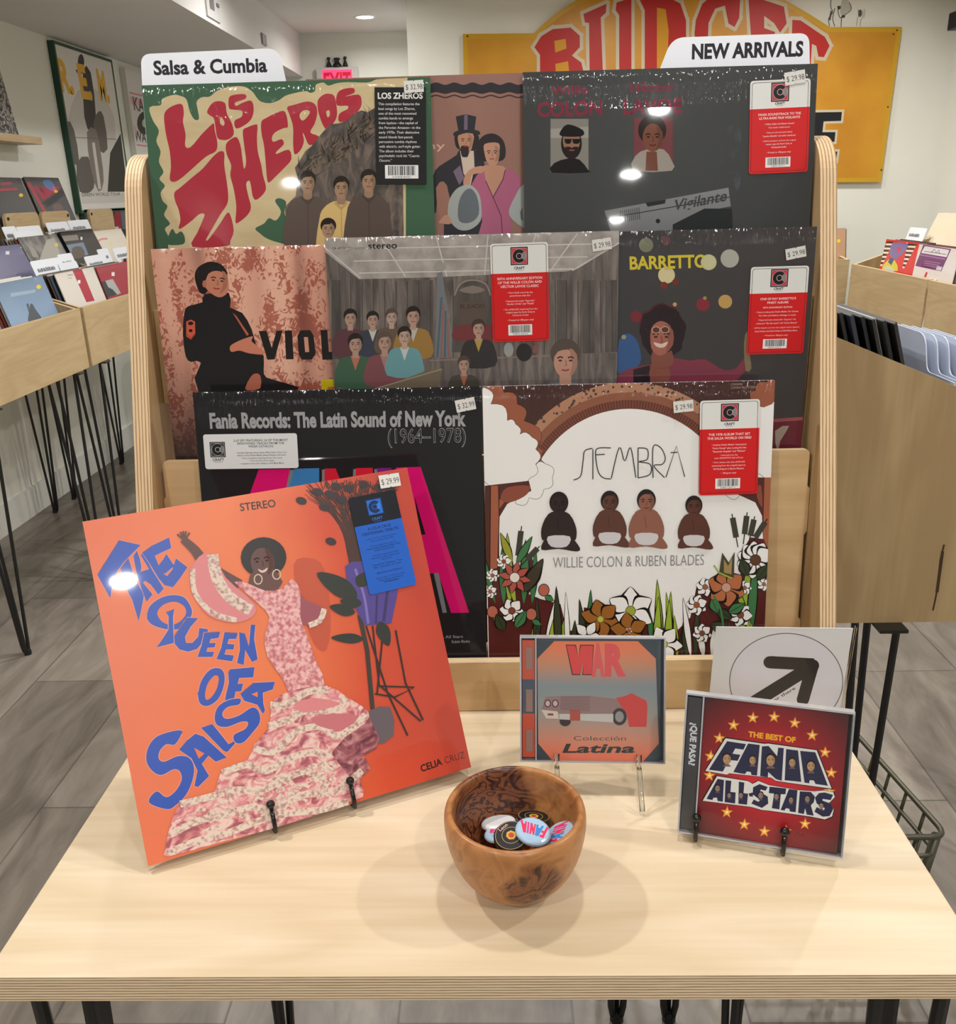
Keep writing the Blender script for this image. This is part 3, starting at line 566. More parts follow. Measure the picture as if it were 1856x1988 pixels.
hype(A, [(1457, 158), (1576, 152), (1565, 334), (1452, 339)], [('FANIA SOUNDTRACK TO THE', .375, L1, .02), ('ULTRA-RARE FILM VIGILANTE', .415, L1, .02), ('\u2022 Willie Col\u00f3n and H\u00e9ctor Lavoe\u2019s', .475, L2, .012), ('final studio collaboration', .512, L2, 0), ('\u2022 Features the perennial classic', .565, L2, 0), ('\u201cJuanita Alima\u00f1a\u201d and other standouts', .603, L2, .01), ('\u2022 (AAA) Lacquers cut from the original', .655, L2, 0), ('master tapes by Kevin Gray at', .69, L2, .006), ('Cohearent Audio', .725, L2, .015), ('\u2022 Pressed on 180-gram vinyl', .78, L2, .006)], '8 88072 50417 7', 'red and white sticker with barcode')
price(A, [(1521, 142), (1561, 136), (1564, 160), (1524, 168)], '$ 29.98')
# ---------------------------------------------------------------- middle row
MID_LEAN = .066
def mid(x, dy=0, z=.2095): return (x, .4525+dy, z)
# 4. curtain portrait
A = cover('record_sleeve', 'record sleeve with a man in black before a pink curtain, middle row left', mid(-.3665, .006, .2025), MID_LEAN, group='record sleeves on the rack')
A.crop = (240, 440, 3.8239)
cur = NT('curtain_print'); v = cur.coords('Object', (24, 1, 2.2)); n1 = cur.n('ShaderNodeTexNoise', i_Scale=1.0, i_Detail=1.0); cur.l(v, n1.inputs['Vector'])
v2 = cur.coords('Object', (150, 1, 120)); n2 = cur.n('ShaderNodeTexNoise', i_Scale=1.0, i_Detail=6.0, i_Distortion=1.6); cur.l(v2, n2.inputs['Vector'])
v3 = cur.coords('Object', (34, 1, 24)); n3 = cur.n('ShaderNodeTexNoise', i_Scale=1.0, i_Detail=1.0); cur.l(v3, n3.inputs['Vector'])
ad = cur.n('ShaderNodeMath', operation='MULTIPLY_ADD'); cur.l(n3.outputs['Fac'], ad.inputs[0]); ad.inputs[1].default_value = .9; cur.l(n2.outputs['Fac'], ad.inputs[2])
flow = cur.ramp(ad.outputs[0], [(.96, (255, 255, 255)), (1.03, (196, 142, 130))]); fold = cur.ramp(n1.outputs['Fac'], [(.36, (150, 98, 82)), (.46, (214, 152, 130)), (.7, (232, 178, 154))])
mxx = cur.n('ShaderNodeMix', data_type='RGBA', blend_type='MULTIPLY'); mxx.inputs[0].default_value = 1; cur.l(fold, mxx.inputs[6]); cur.l(flow, mxx.inputs[7])
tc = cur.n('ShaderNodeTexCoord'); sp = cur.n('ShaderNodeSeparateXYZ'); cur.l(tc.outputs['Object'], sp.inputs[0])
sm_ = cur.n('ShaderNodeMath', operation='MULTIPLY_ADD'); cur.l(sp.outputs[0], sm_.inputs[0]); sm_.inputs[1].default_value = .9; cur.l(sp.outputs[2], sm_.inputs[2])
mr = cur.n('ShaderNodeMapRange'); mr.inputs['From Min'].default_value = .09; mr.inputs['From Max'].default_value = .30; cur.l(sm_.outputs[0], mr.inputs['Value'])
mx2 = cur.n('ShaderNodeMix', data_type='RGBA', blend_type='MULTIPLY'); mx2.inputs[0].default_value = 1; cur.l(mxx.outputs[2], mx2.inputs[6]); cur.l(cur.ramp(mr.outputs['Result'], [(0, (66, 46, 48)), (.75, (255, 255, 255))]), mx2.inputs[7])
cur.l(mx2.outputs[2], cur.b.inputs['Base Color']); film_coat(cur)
INKD = (33, 31, 34)
A.poly([(450, 640), (480, 590), (590, 560), (610, 500), (770, 500), (790, 600), (880, 640), (950, 760), (990, 900), (1040, 960), (1040, 1060), (1060, 1120), (1200, 1160), (1290, 1220), (560, 1240), (575, 1010), (500, 1005), (460, 960), (440, 800)], INKD, 2)
A.poly([(600, 500), (690, 505), (780, 490), (790, 600), (690, 640), (590, 580)], INKD, 2)
A.poly([(528, 380), (545, 310), (600, 272), (650, 260), (722, 278), (772, 345), (740, 400), (640, 460), (600, 500), (560, 480)], (30, 25, 26), 3); A.poly([(592, 380), (610, 335), (690, 312), (755, 335), (780, 420), (770, 490), (722, 524), (668, 508), (606, 450)], (196, 128, 104), 3); A.poly([(586, 410), (590, 340), (640, 300), (720, 295), (768, 350), (730, 336), (680, 328), (630, 350), (608, 400)], (30, 25, 26), 3); A.ell(600, 425, 16, 26, (176, 110, 90)); face(A, 697, 405, 215, (196, 128, 104), .12)
A.poly([(465, 705), (500, 690), (530, 705), (532, 800), (500, 838), (465, 815)], (208, 92, 70)); A.ell(498, 718, 20, 14, (40, 28, 30)); A.ell(498, 772, 14, 12, (40, 28, 30)); A.line([(468, 800), (500, 830), (530, 795)], 6, (160, 50, 40))
A.poly([(810, 640), (835, 660), (930, 800), (915, 810)], (188, 96, 72)); A.poly([(790, 890), (830, 860), (900, 830), (960, 815), (950, 850), (1000, 890), (1040, 930), (1030, 950), (930, 940), (860, 920), (800, 930)], (206, 128, 104), 3); A.poly([(940, 1120), (975, 1090), (1015, 1105), (1015, 1200), (920, 1215), (905, 1190)], (182, 104, 84), 2)
def block(letters):
    for p in letters: A.poly(p, (34, 30, 30))
block([[(1003, 775), (1060, 773), (1100, 900), (1135, 772), (1180, 772), (1120, 985), (1068, 988)], [(1196, 772), (1250, 770), (1262, 984), (1206, 985)], [(1290, 810), (1312, 770), (1385, 768), (1410, 808), (1425, 940), (1400, 985), (1325, 988), (1300, 950)], [(1462, 768), (1512, 766), (1524, 930), (1600, 928), (1604, 985), (1476, 988)]])
A.poly([(1338, 820), (1368, 820), (1378, 930), (1348, 932)], (214, 150, 128))
A.rect(1470, 1132, 1640, 1230, (212, 190, 30)); A.poly([(1515, 1190), (1640, 1186), (1640, 1230), (1515, 1230)], (190, 110, 60))
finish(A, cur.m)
# 5. drawn courtroom scene
A = cover('record_sleeve', 'grey brown record sleeve with a crowded drawn courtroom, centre of the middle row', mid(-.1752), MID_LEAN, group='record sleeves on the rack')
A.crop = (600, 430, 2.9935)
sketch = noise_ink('sketch_brown', [(0.3, (64, 56, 54)), (0.5, (94, 84, 80)), (0.7, (124, 113, 107))], (120, 60, 16), detail=6, dist=1)
sk2 = noise_ink('sketch_grey', [(0.3, (136, 128, 124)), (0.7, (176, 169, 165))], (60, 60, 60), detail=4); sk3 = noise_ink('sketch_dark', [(0.3, (48, 42, 41)), (0.7, (84, 74, 70))], (90, 60, 20), detail=5)
A.poly([(60, 80), (1830, 40), (1830, 110), (1560, 275), (1500, 290), (700, 325), (290, 335), (60, 150)], sk2)
for a, b in (((90, 150), (300, 330)), ((1810, 120), (1530, 285)), ((420, 100), (560, 320)), ((740, 90), (800, 320)), ((1040, 80), (1020, 310)), ((1320, 70), (1240, 300)), ((1560, 70), (1400, 290)), ((180, 160), (1700, 130)), ((260, 230), (1620, 205)), ((290, 300), (1540, 275))): A.line([a, b], 7, (198, 192, 188))
for u0, u1 in ((130, 190), (270, 300), (600, 720), (1440, 1500), (1590, 1660), (1720, 1790)): A.rect(u0, 340, u1, 800, sk3)
for k in range(26): u = 110+k*66; A.line([(u, 345), (u+4, 940)], 4, (66, 57, 55))
A.poly([(830, 760), (840, 420), (880, 350), (950, 330), (1030, 350), (1060, 420), (1065, 760)], sk3); A.line([(845, 430), (880, 362), (950, 340), (1025, 362), (1055, 430)], 9, (140, 128, 120), 3); A.rect(865, 460, 1030, 600, (88, 76, 70)); A.poly([(870, 400), (950, 372), (1025, 398), (950, 420)], (126, 114, 106), 2); A.text('EL JUICIO', (880, 505), (1018, 502), 22, (48, 42, 40))
A.poly([(835, 640), (870, 605), (1070, 600), (1070, 690), (850, 690)], (112, 54, 58), 2)
A.poly([(745, 300), (775, 290), (790, 420), (830, 640), (830, 800), (730, 800), (740, 520)], (112, 116, 120)); 
for k in range(4): A.line([(770+k*12, 440+k*40), (745+k*22, 790)], 12, ((138, 96, 90) if k % 2 else (78, 96, 110)))
A.poly([(720, 270), (760, 225), (800, 270), (760, 285)], (150, 146, 142), 2)
A.poly([(540, 800), (1800, 760), (1800, 980), (540, 990)], sketch); A.line([(700, 808), (1400, 780)], 8, (132, 116, 106)); A.line([(1400, 780), (1800, 760)], 6, (110, 96, 90))
SK = (172, 140, 126); HR = (40, 34, 33)
bust(A, 240, 560, 92, SK, HR, (92, 58, 66)); bust(A, 370, 570, 86, SK, HR, (60, 64, 78), (190, 186, 180)); bust(A, 480, 555, 86, (176, 150, 138), (86, 74, 68), (98, 84, 70)); bust(A, 605, 550, 100, SK, HR, (150, 116, 62), (180, 176, 170))
bust(A, 985, 620, 92, SK, (66, 52, 46), (52, 48, 50), (170, 142, 72)); bust(A, 270, 710, 104, SK, HR, (64, 94, 74), (176, 112, 90)); bust(A, 440, 700, 104, SK, (90, 76, 70), (124, 74, 80), (160, 120, 116)); bust(A, 555, 665, 96, (180, 154, 140), HR, (104, 150, 158), (186, 196, 196))
bust(A, 900, 830, 86, SK, (84, 64, 54), (74, 70, 60), (166, 100, 80)); bust(A, 1490, 800, 200, (184, 138, 120), (84, 72, 66), (120, 120, 126), (96, 124, 150))
A.poly([(380, 980), (700, 860), (780, 856), (740, 980)], (112, 100, 84)); A.line([(390, 970), (770, 858)], 8, (150, 136, 112))
A.ell(1250, 760, 46, 52, (44, 40, 40)); A.ell(1160, 745, 28, 42, (150, 150, 150)); A.poly([(1300, 720), (1330, 710), (1330, 760), (1300, 766)], (128, 78, 80))
A.text('stereo', (345, 160), (512, 156), 38, (34, 31, 31), bold=.01); A.text('CR00534  Compatible', (132, 163), (328, 160), 12, (70, 64, 62))
finish(A, sketch)
hype(A, [(952, 474), (1064, 469), (1066, 661), (956, 664)], [('50TH ANNIVERSARY EDITION', .365, L1, .02), ('OF THE WILLIE COL\u00d3N AND', .405, L1, .02), ('H\u00c9CTOR LAVOE CLASSIC', .445, L1, .02), ('\u2022 Third Gold record by the', .505, L2, .004), ('powerhouse salsa duo', .535, L2, .004), ('\u2022 Features hit tracks \u201cAguanile,\u201d', .59, L2, .006), ('\u201cAh-Ah / O-No\u201d and \u201cPira\u00f1a\u201d', .62, L2, .01), ('\u2022 ALL-ANALOG mastering from the', .675, L2, .002), ('original tapes by Kevin Gray at', .705, L2, .006), ('Cohearent Audio', .735, L2, 0), ('\u2022 Pressed on 180-gram vinyl', .785, L2, .006)], '8 88072 42610 8', 'red and white sticker with barcode')
price(A, [(1148, 466), (1185, 461), (1188, 483), (1151, 489)], '$ 29.98')
# 6. dark sleeve with bokeh lights
A = cover('record_sleeve', 'dark record sleeve with round blurred lights and a yellow title', mid(.0355, .006, .2085), MID_LEAN, group='record sleeves on the rack')
A.crop = (1180, 420, 4.0348)
A.poly([(90, 970), (170, 920), (240, 1000), (250, 1160), (80, 1230)], grad_ink('blue_glow', [(0, (34, 40, 66)), (1, (24, 74, 132))], 2, 0.03, .12), 3)
for u, v, r, c in ((300, 225, 56, (118, 122, 104)), (455, 190, 36, (100, 72, 74)), (790, 360, 62, (196, 192, 160)), (955, 330, 72, (168, 168, 160)), (460, 460, 66, (206, 194, 152)), (440, 540, 28, (116, 52, 44)), (530, 515, 26, (110, 50, 42)), (745, 690, 52, (130, 46, 58)), (920, 668, 54, (186, 150, 90)), (222, 785, 46, (116, 44, 52)), (125, 945, 18, (150, 148, 120)), (760, 640, 14, (150, 140, 80)), (525, 690, 16, (200, 150, 100))): A.ell(u, v, r, r, c)
PK = (126, 56, 72)
A.poly([(75, 1320), (90, 1240), (180, 1190), (330, 1160), (500, 1110), (640, 1130), (760, 1120), (900, 1200), (1000, 1190), (1060, 1120), (1100, 1090), (1110, 1180), (1060, 1230), (1000, 1290), (900, 1330)], PK, 3); A.poly([(200, 1200), (330, 1165), (330, 1320), (200, 1320)], (44, 30, 38)); A.poly([(340, 1160), (470, 1160), (480, 1300), (340, 1300)], (132, 76, 66), 2)
rg = random.Random(8)
hair = [(430+(185+rg.uniform(-16, 16))*cos(2*pi*k/26), 905+(205+rg.uniform(-14, 14))*sin(2*pi*k/26)) for k in range(26)]
A.poly([(u-4, v-12) for u, v in hair], (84, 36, 46), 2); A.poly(hair, (42, 30, 36), 2)
for k in range(60): q_ = rg.uniform(0, 2*pi); r_ = rg.uniform(.6, .98); A.line([(430+180*r_*cos(q_), 900+200*r_*sin(q_)), (430+180*r_*cos(q_)+rg.uniform(-14, 14), 900+200*r_*sin(q_)+rg.uniform(-14, 14))], 5, rg.choice(((64, 36, 44), (30, 22, 28))))
A.poly([(350, 1060), (430, 1090), (500, 1050), (510, 1160), (430, 1190), (345, 1165)], (128, 76, 66), 2)
A.poly([(340, 880), (410, 820), (490, 860), (500, 960), (470, 1060), (400, 1090), (340, 1030)], (160, 98, 84), 3); face(A, 418, 950, 280, (160, 98, 84)); A.ell(378, 890, 34, 28, (196, 160, 140)); A.ell(448, 888, 34, 28, (196, 160, 140)); A.ell(378, 890, 28, 22, (90, 56, 52)); A.ell(448, 888, 28, 22, (90, 56, 52)); A.poly([(360, 985), (420, 1000), (470, 980), (450, 1020), (410, 1030), (375, 1015)], (214, 190, 180), 2); A.poly([(1065, 1000), (1090, 900), (1110, 1080), (1125, 1190), (1080, 1210)], (126, 110, 84), 2)
A.text('BARRETTO', (172, 415), (776, 398), 96, (206, 188, 60), bold=.03, shear=-.05); A.ell(790, 360, 50, 60, (196, 192, 150))
A.poly([(1290, 1590), (1545, 1575), (1545, 1990), (1290, 1990)], (104, 40, 52)); A.line([(1290, 1600), (1545, 1582)], 26, (150, 80, 84)); A.poly([(1310, 1680), (1420, 1640), (1350, 1760), (1330, 1850)], (156, 142, 132), 2)
finish(A, grad_ink('night_print', [(0, (40, 36, 48)), (.45, (34, 33, 38)), (1, (44, 36, 38))], 0, 0, .3, noise=.2))
hype(A, [(1457, 519), (1571, 515), (1558, 686), (1449, 688)], [('ONE OF RAY BARRETTO\u2019S', .375, L1, .02), ('FINEST ALBUMS', .418, L1, .02), ('50TH ANNIVERSARY EDITION', .47, L2*1.05, .015), ('\u2022 Features salsa greats Rub\u00e9n Blades, Tito G\u00f3mez,', .52, L2, .006), ('Tito Allen and Adalberto Santiago on vocals', .56, L2, .006), ('\u2022 Enjoy hard salsa classics like \u201cGuarar\u00e9,\u201d the', .61, L2, .004), ('rumba-son \u201cBan ban quere\u201d and \u201cCanto Abacua\u201d', .65, L2, .008), ('\u2022 (AAA) lacquers cut from the original master tapes by', .70, L2, 0), ('Dave Polster and Clint Holley at Well Made Music', .74, L2, .008), ('\u2022 Pressed on 180-gram vinyl', .79, L2, .006)], '8 88072 67262 7', 'red and white sticker with barcode')
price(A, [(1523, 484), (1562, 477), (1565, 497), (1526, 506)], '$ 29.98')
# ---------------------------------------------------------------- lower row
LOWL = .145
# 7. black compilation sleeve
A = cover('record_sleeve', 'black record sleeve with grey headline and tall pink letters, lower rack row left', (-.3257, .3885, .056), LOWL, group='record sleeves on the rack')
A.crop = (360, 740, 3.0933)
PNK, BLU, RD2, PUR = (214, 18, 110), (58, 124, 184), (206, 32, 54), (122, 32, 122)
GRY = (120, 124, 128)
def two(p, c, dx=-16):
    A.poly([(u+dx, v+6) for u, v in p], GRY); A.poly(p, c)
two([(440, 530), (628, 526), (560, 860), (330, 1000), (470, 1010), (440, 1100), (300, 1110), (250, 1390), (130, 1390)], PNK, 10)
two([(655, 526), (803, 522), (800, 1390), (640, 1390), (640, 1150), (560, 1150), (500, 1390), (400, 1390)], BLU)
two([(836, 525), (902, 524), (1010, 800), (1024, 522), (1124, 520), (1150, 1390), (1050, 1390), (930, 1000), (930, 1390), (830, 1390)], RD2)
two([(1150, 522), (1236, 520), (1330, 1390), (1190, 1390)], PUR)
A.poly([(1490, 1150), (1520, 1150), (1570, 1390), (1545, 1392)], GRY); A.poly([(1378, 690), (1400, 700), (1448, 920), (1418, 922)], GRY)
A.poly([(1264, 519), (1412, 515), (1704, 1390), (1596, 1392), (1518, 1152), (1440, 1155), (1450, 1390), (1370, 1390)], PNK); A.poly([(1375, 690), (1442, 920), (1410, 924)], (26, 26, 28))
A.text('Fania Records: The Latin Sound of New York', (148, 281), (1685, 266), 86, (158, 159, 162), bold=.04)
A.text('(1964\u20131978)', (1216, 372), (1684, 366), 84, (160, 161, 164), bold=.012); A.text('(1964\u20131978)', (1219, 371), (1681, 365), 82, (28, 28, 30), bold=-.008)
A.text('Fania All Stars', (1490, 1545), (1667, 1541), 16, (150, 150, 152), bold=.01); A.text('Rub\u00e9n Blades', (1600, 1573), (1708, 1569), 16, (150, 150, 152), bold=.01)
finish(A, (33, 33, 36), .008)
S = sub(A, [(395, 843), (577, 841), (580, 908), (399, 911)], .0009); w, h = S.w, S.h; S.lpoly(rrect(0, 0, w, h, w*.03), (218, 220, 222))
logo(S, w*.145, h*.56, h*.22, (22, 22, 24), (50, 50, 54), (196, 198, 200), (120, 122, 124)); S.ltext('CRAFT', w*.145, h*.235, h*.075, (24, 24, 26), bold=.02, maxw=w*.15); S.ltext('RECORDINGS', w*.145, h*.19, h*.025, (40, 40, 44), maxw=w*.14)
for t, y, sz, b in (('2-LP SET FEATURING 16 OF THE MOST', .78, .062, .01), ('RENOWNED TRACKS FROM THE', .695, .062, .01), ('FANIA CATALOG', .61, .062, .01), ('\u2022 Includes legendary Fania artists Willie Col\u00f3n, Celia Cruz,', .44, .042, .006), ('H\u00e9ctor Lavoe, Rub\u00e9n Blades, Johnny Pacheco and more', .365, .042, .01), ('\u2022 Rare compilation featuring all-new liner notes', .285, .042, 0), ('\u2022 One-of-a-kind artist images', .21, .042, 0), ('\u2022 Lacquers cut by Clint Holley at Well Made Music', .13, .042, .006)): S.ltext(t, w*.61, h*y, h*sz, (58, 60, 64), bold=b, maxw=w*.68)
put(S, 'hype_sticker', 'white landscape sticker with small grey text')
price(A, [(883, 778), (921, 770), (924, 794), (887, 801)], '$ 32.99')
# 8. white garden cover
A = cover('record_sleeve', 'white record sleeve bordered by brown arch, flowers and grass, lower right of the rack', (-.0088, .3885, .056), LOWL, group='record sleeves on the rack')
A.crop = (920, 720, 3.0933)
MAR, BRN, BR2, DGR, MGR, LIM, LIN = (82, 44, 40), (132, 76, 54), (160, 92, 66), (58, 62, 44), (64, 116, 72), (150, 172, 58), (30, 22, 20)
CW = (232, 230, 229); cx, cy = 935, 880
A.poly([(30, 60), (1830, 20), (1800, 640), (60, 700)], (70, 46, 44))
dots = NT('dotted_band'); vv = dots.coords('Object', (190, 190, 190)); vo = dots.n('ShaderNodeTexVoronoi', i_Scale=1.0); dots.l(vv, vo.inputs['Vector']); dots.l(dots.ramp(vo.outputs['Distance'], [(.30, (62, 40, 36)), (.34, (168, 118, 88))]), dots.b.inputs['Base Color']); film_coat(dots)
for r, c in ((812, dots.m), (752, (138, 88, 68)), (705, (116, 68, 56))): A.ell(cx, cy, r*.965, r, c, 0, 96)
A.k += 1
for k in range(120):
    q = pi+pi*k/119; A.poly([(cx+r_*.965*cos(q+d_), cy+r_*sin(q+d_)) for r_, d_ in ((650, 0), (704, 0), (704, .006), (650, .006))], (70, 42, 38), 0, True)
A.ell(cx, cy, 652*.965, 652, CW, 0, 96)
A.rect(60, 660, 1810, 1720, CW)
def cloud(p, c, outline=True, n=5):
    """scalloped cloud outline"""
    q = []; ar = sum(p[i][0]*p[(i+1) % len(p)][1]-p[(i+1) % len(p)][0]*p[i][1] for i in range(len(p)))
    if ar < 0: p = p[::-1]
    for i in range(len(p)):
        a = Vector(p[i]); b = Vector(p[(i+1) % len(p)]); d = b-a; l = d.length; nrm = Vector((d.y, -d.x))/max(l, 1)
        for j in range(n): t = j/n; q.append(tuple(a+d*t+nrm*l*.34*sin(pi*t)))
    if outline: A.line(q+[q[0]], 5, LIN)
    A.poly(q, c)
cloud([(40, 60), (60, 250), (160, 280), (220, 330), (330, 370), (400, 420), (420, 480), (430, 560), (380, 560), (380, 480), (300, 300), (260, 200), (180, 130)][::-1], (150, 88, 66)); cloud([(430, 560), (470, 640), (420, 710), (330, 760), (260, 800), (255, 780), (330, 640), (370, 570)][::-1], CW)
cloud([(60, 660), (340, 640), (370, 560), (370, 470), (350, 400), (260, 400), (250, 320), (200, 300), (100, 200), (60, 100), (40, 400)], CW, True); A.poly([(30, 120), (90, 200), (190, 310), (250, 360), (340, 420), (350, 560), (320, 630), (30, 670)], CW)
cloud([(1830, 40), (1760, 70), (1690, 120), (1660, 160), (1720, 180), (1760, 230), (1800, 180), (1830, 150)][::-1], (148, 88, 66)); A.poly([(1700, 210), (1740, 220), (1790, 200), (1830, 150), (1830, 640), (1700, 640)], CW, 0)
cloud([(1740, 640), (1690, 700), (1600, 740), (1520, 750), (1520, 720), (1650, 650)], CW)
for p in ([(65, 690), (330, 660), (345, 720), (290, 750), (200, 800), (152, 880), (152, 1200), (70, 1200)], [(1705, 640), (1800, 640), (1790, 1100), (1740, 1100), (1730, 870), (1690, 790), (1580, 740), (1700, 690)]): A.poly(p, MAR)
A.poly([(100, 690), (148, 690), (150, 780), (230, 700), (240, 712), (152, 830), (140, 1200), (95, 1200)], BR2); A.poly([(160, 760), (200, 700), (330, 690), (320, 740), (250, 780), (190, 790)], (138, 74, 58), 3); A.poly([(1745, 640), (1785, 640), (1775, 1100), (1735, 1100)], BR2); A.poly([(1700, 700), (1725, 690), (1732, 820), (1700, 760)], (138, 74, 58), 2)
A.line([(100, 690), (96, 1200)], 5, LIN); A.line([(148, 690), (152, 880), (142, 1200)], 5, LIN)
# ground
A.poly([(80, 1200), (150, 1180), (260, 1230), (350, 1120), (372, 1240), (330, 1340), (400, 1370), (520, 1400), (560, 1560), (660, 1560), (660, 1420), (740, 1430), (860, 1520), (1060, 1470), (1080, 1580), (1220, 1560), (1300, 1480), (1340, 1280), (1600, 1300), (1600, 1100), (1660, 1000), (1740, 1010), (1780, 1100), (1780, 1720), (90, 1720)], (84, 36, 34))
rg = random.Random(11)
def leaf(u, v, l, a, wd, c, vein=False):
    ca, sa = cos(a), sin(a); p = [(0, 0), (l*.25, wd*.8), (l*.5, wd), (l*.8, wd*.5), (l, 0), (l*.8, -wd*.5), (l*.5, -wd), (l*.25, -wd*.8)]
    q = [(u+x*ca-y*sa, v+x*sa+y*ca) for x, y in p]
    A.poly([(u+(x*1.03-1)*ca-y*1.35*sa, v+(x*1.03-1)*sa+y*1.35*ca) for x, y in p], LIN, 2); A.poly(q, c, 2)
    if vein: A.line([(u, v), (u+l*ca, v+l*sa)], 3, LIN)
def flower(u, v, r, n, c, cc, pw=.42, rot=0.0, rc=.28, point=False):
    for k in range(n):
        a = rot+2*pi*k/n; leaf(u+cos(a)*r*.12, v+sin(a)*r*.12, r*.9, a, r*pw*(.8 if point else 1), c)
    A.ell(u, v, r*rc*1.12, r*rc*1.12, LIN); A.ell(u, v, r*rc, r*rc, cc)
for u, l in ((180, 330), (215, 420), (250, 300), (130, 480), (300, 380), (350, 330), (1600, 620), (1650, 560), (1690, 500)): leaf(u, 1650 if u > 1000 else 1400, l, -pi/2+rg.uniform(-.35, .35), rg.uniform(13, 26), rg.choice((MGR, LIM, DGR, MGR)))
for u in list(range(350, 700, 27))+list(range(1060, 1330, 27)): leaf(u, 1720, rg.uniform(180, 390), -pi/2+rg.uniform(-.18, .18), rg.uniform(13, 22), rg.choice((LIM, MGR, DGR, DGR, LIM, CW)))
for u, l in ((1120, 440), (1095, 340), (1165, 320), (690, 380), (510, 400)): leaf(u, 1720, l+20, -pi/2+rg.uniform(-.06, .06), 20, rg.choice((LIM, DGR, MGR)))
for u in (1330, 1380, 1430, 1480, 1690, 1720, 1750): leaf(u, 1720, rg.uniform(160, 330), -pi/2+rg.uniform(-.2, .2), 18, rg.choice((LIM, MGR, CW, DGR)))
for (u, v, l, a) in ((265, 1110, 150, -1.45), (320, 1130, 90, -.8), (1575, 1000, 120, -1.75), (1625, 980, 110, -1.45), (1660, 990, 100, -1.35), (1690, 1000, 110, -1.0)):
    A.line([(u-20*cos(a)*3, v-20*sin(a)*3), (u+l*cos(a)*1.2, v+l*sin(a)*1.2)], 6, LIN); A.line([(u, v), (u+l*cos(a), v+l*sin(a))], 34, (62, 60, 52))
leaf(230, 1150, 190, -1.95, 20, (150, 150, 50)); leaf(255, 1160, 190, -1.05, 20, MGR); leaf(300, 1330, 230, -1.05, 34, (66, 60, 48))
for a in ((180, 1145, 44, 7, CW, (130, 74, 50)), (112, 1228, 40, 7, CW, (150, 90, 60)), (98, 1325, 40, 7, CW, (150, 90, 60)), (1370, 1575, 56, 7, CW, (124, 76, 56)), (1690, 1135, 110, 11, CW, (92, 60, 40)), (1388, 1297, 56, 6, CW, (150, 96, 70)), (1337, 1405, 62, 7, CW, (150, 84, 56)), (1600, 1465, 70, 7, CW, (120, 76, 56)), (1625, 1302, 42, 7, CW, (140, 96, 70)), (228, 1440, 72, 6, CW, (120, 66, 52)), (1740, 1280, 40, 6, CW, (150, 96, 70))): flower(*a, rot=rg.uniform(0, 1))
flower(245, 1240, 95, 8, (168, 84, 72), (222, 214, 206), .26, .2, .3, True); flower(1515, 1300, 112, 6, (176, 104, 66), (196, 150, 130), .46, .4, .24)
for u, v in ((420, 1315), (112, 1445), (345, 1460)): A.ell(u, v, 34, 38, LIN); A.ell(u, v, 30, 34, (176, 100, 84)); leaf(u+6, v+36, 60, .5, 16, MGR)
for u, v, l, a in ((1460, 1440, 100, .5), (1430, 1370, 90, 1.2), (1530, 1450, 110, -.5), (1640, 1230, 110, -1.9), (1700, 1250, 110, -.9), (1420, 1520, 110, .3), (250, 1540, 120, -1), (180, 1560, 110, -2)): leaf(u, v, l, a, 28, MGR if u % 20 else (52, 62, 40), True)
A.line([(1500, 1560), (1480, 1430), (1440, 1350)], 12, MGR, 4)
flower(940, 1440, 140, 6, CW, (150, 160, 60), .42, -pi/2, .2, True); flower(760, 1490, 118, 6, (150, 96, 44), (176, 180, 80), .42, .3, .16, True); flower(930, 1560, 110, 5, (150, 96, 44), (150, 96, 44), .42, .8, .1, True); flower(680, 1590, 90, 5, CW, LIN, .36, .2, .1, True); flower(1140, 1640, 110, 6, CW, (160, 176, 70), .42, .1, .2, True)
A.poly([(1470, 1220), (1490, 1090), (1530, 1150), (1565, 1085), (1560, 1240), (1500, 1230)], (70, 66, 46)); A.poly([(1500, 1210), (1500, 1130), (1525, 1170), (1550, 1120), (1545, 1220)], (158, 132, 84)); A.line([(1440, 1165), (1470, 1210), (1550, 1245)], 9, LIM)
# four plain seated figures, no likeness
for u, v, s, sk in ((510, 915, 1.05, (46, 34, 34)), (815, 900, 1.0, (92, 58, 50)), (1035, 900, 1.05, (140, 92, 76)), (1320, 920, .95, (88, 52, 44))):
    A.poly([(u-78*s, v+10*s), (u-62*s, v-52*s), (u, v-72*s), (u+62*s, v-52*s), (u+78*s, v+10*s), (u+62*s, v+90*s), (u-62*s, v+90*s)], sk, 3)
    A.poly([(u-70*s, v-40*s), (u-100*s, v+30*s), (u-96*s, v+92*s), (u-70*s, v+86*s), (u-56*s, v+10*s)], sk, 3); A.poly([(u+70*s, v-40*s), (u+100*s, v+30*s), (u+96*s, v+92*s), (u+70*s, v+86*s), (u+56*s, v+10*s)], sk, 3)
    A.poly([(u-100*s, v+150*s), (u-70*s, v+80*s), (u, v+70*s), (u+70*s, v+80*s), (u+120*s, v+140*s), (u+100*s, v+160*s), (u, v+145*s)], sk, 3); A.poly([(u-62*s, v+74*s), (u+62*s, v+74*s), (u+44*s, v+132*s), (u-44*s, v+132*s)], (202, 198, 202), 3)
    A.ell(u, v-120*s, 54*s, 62*s, (34, 26, 28)); A.ell(u, v-106*s, 44*s, 48*s, sk); face(A, u, v-108*s, 130*s, sk); A.line([(u-10*s, v-30*s), (u, v+40*s)], 3, tuple(int(c*.7) for c in sk))
IK = (40, 38, 40)
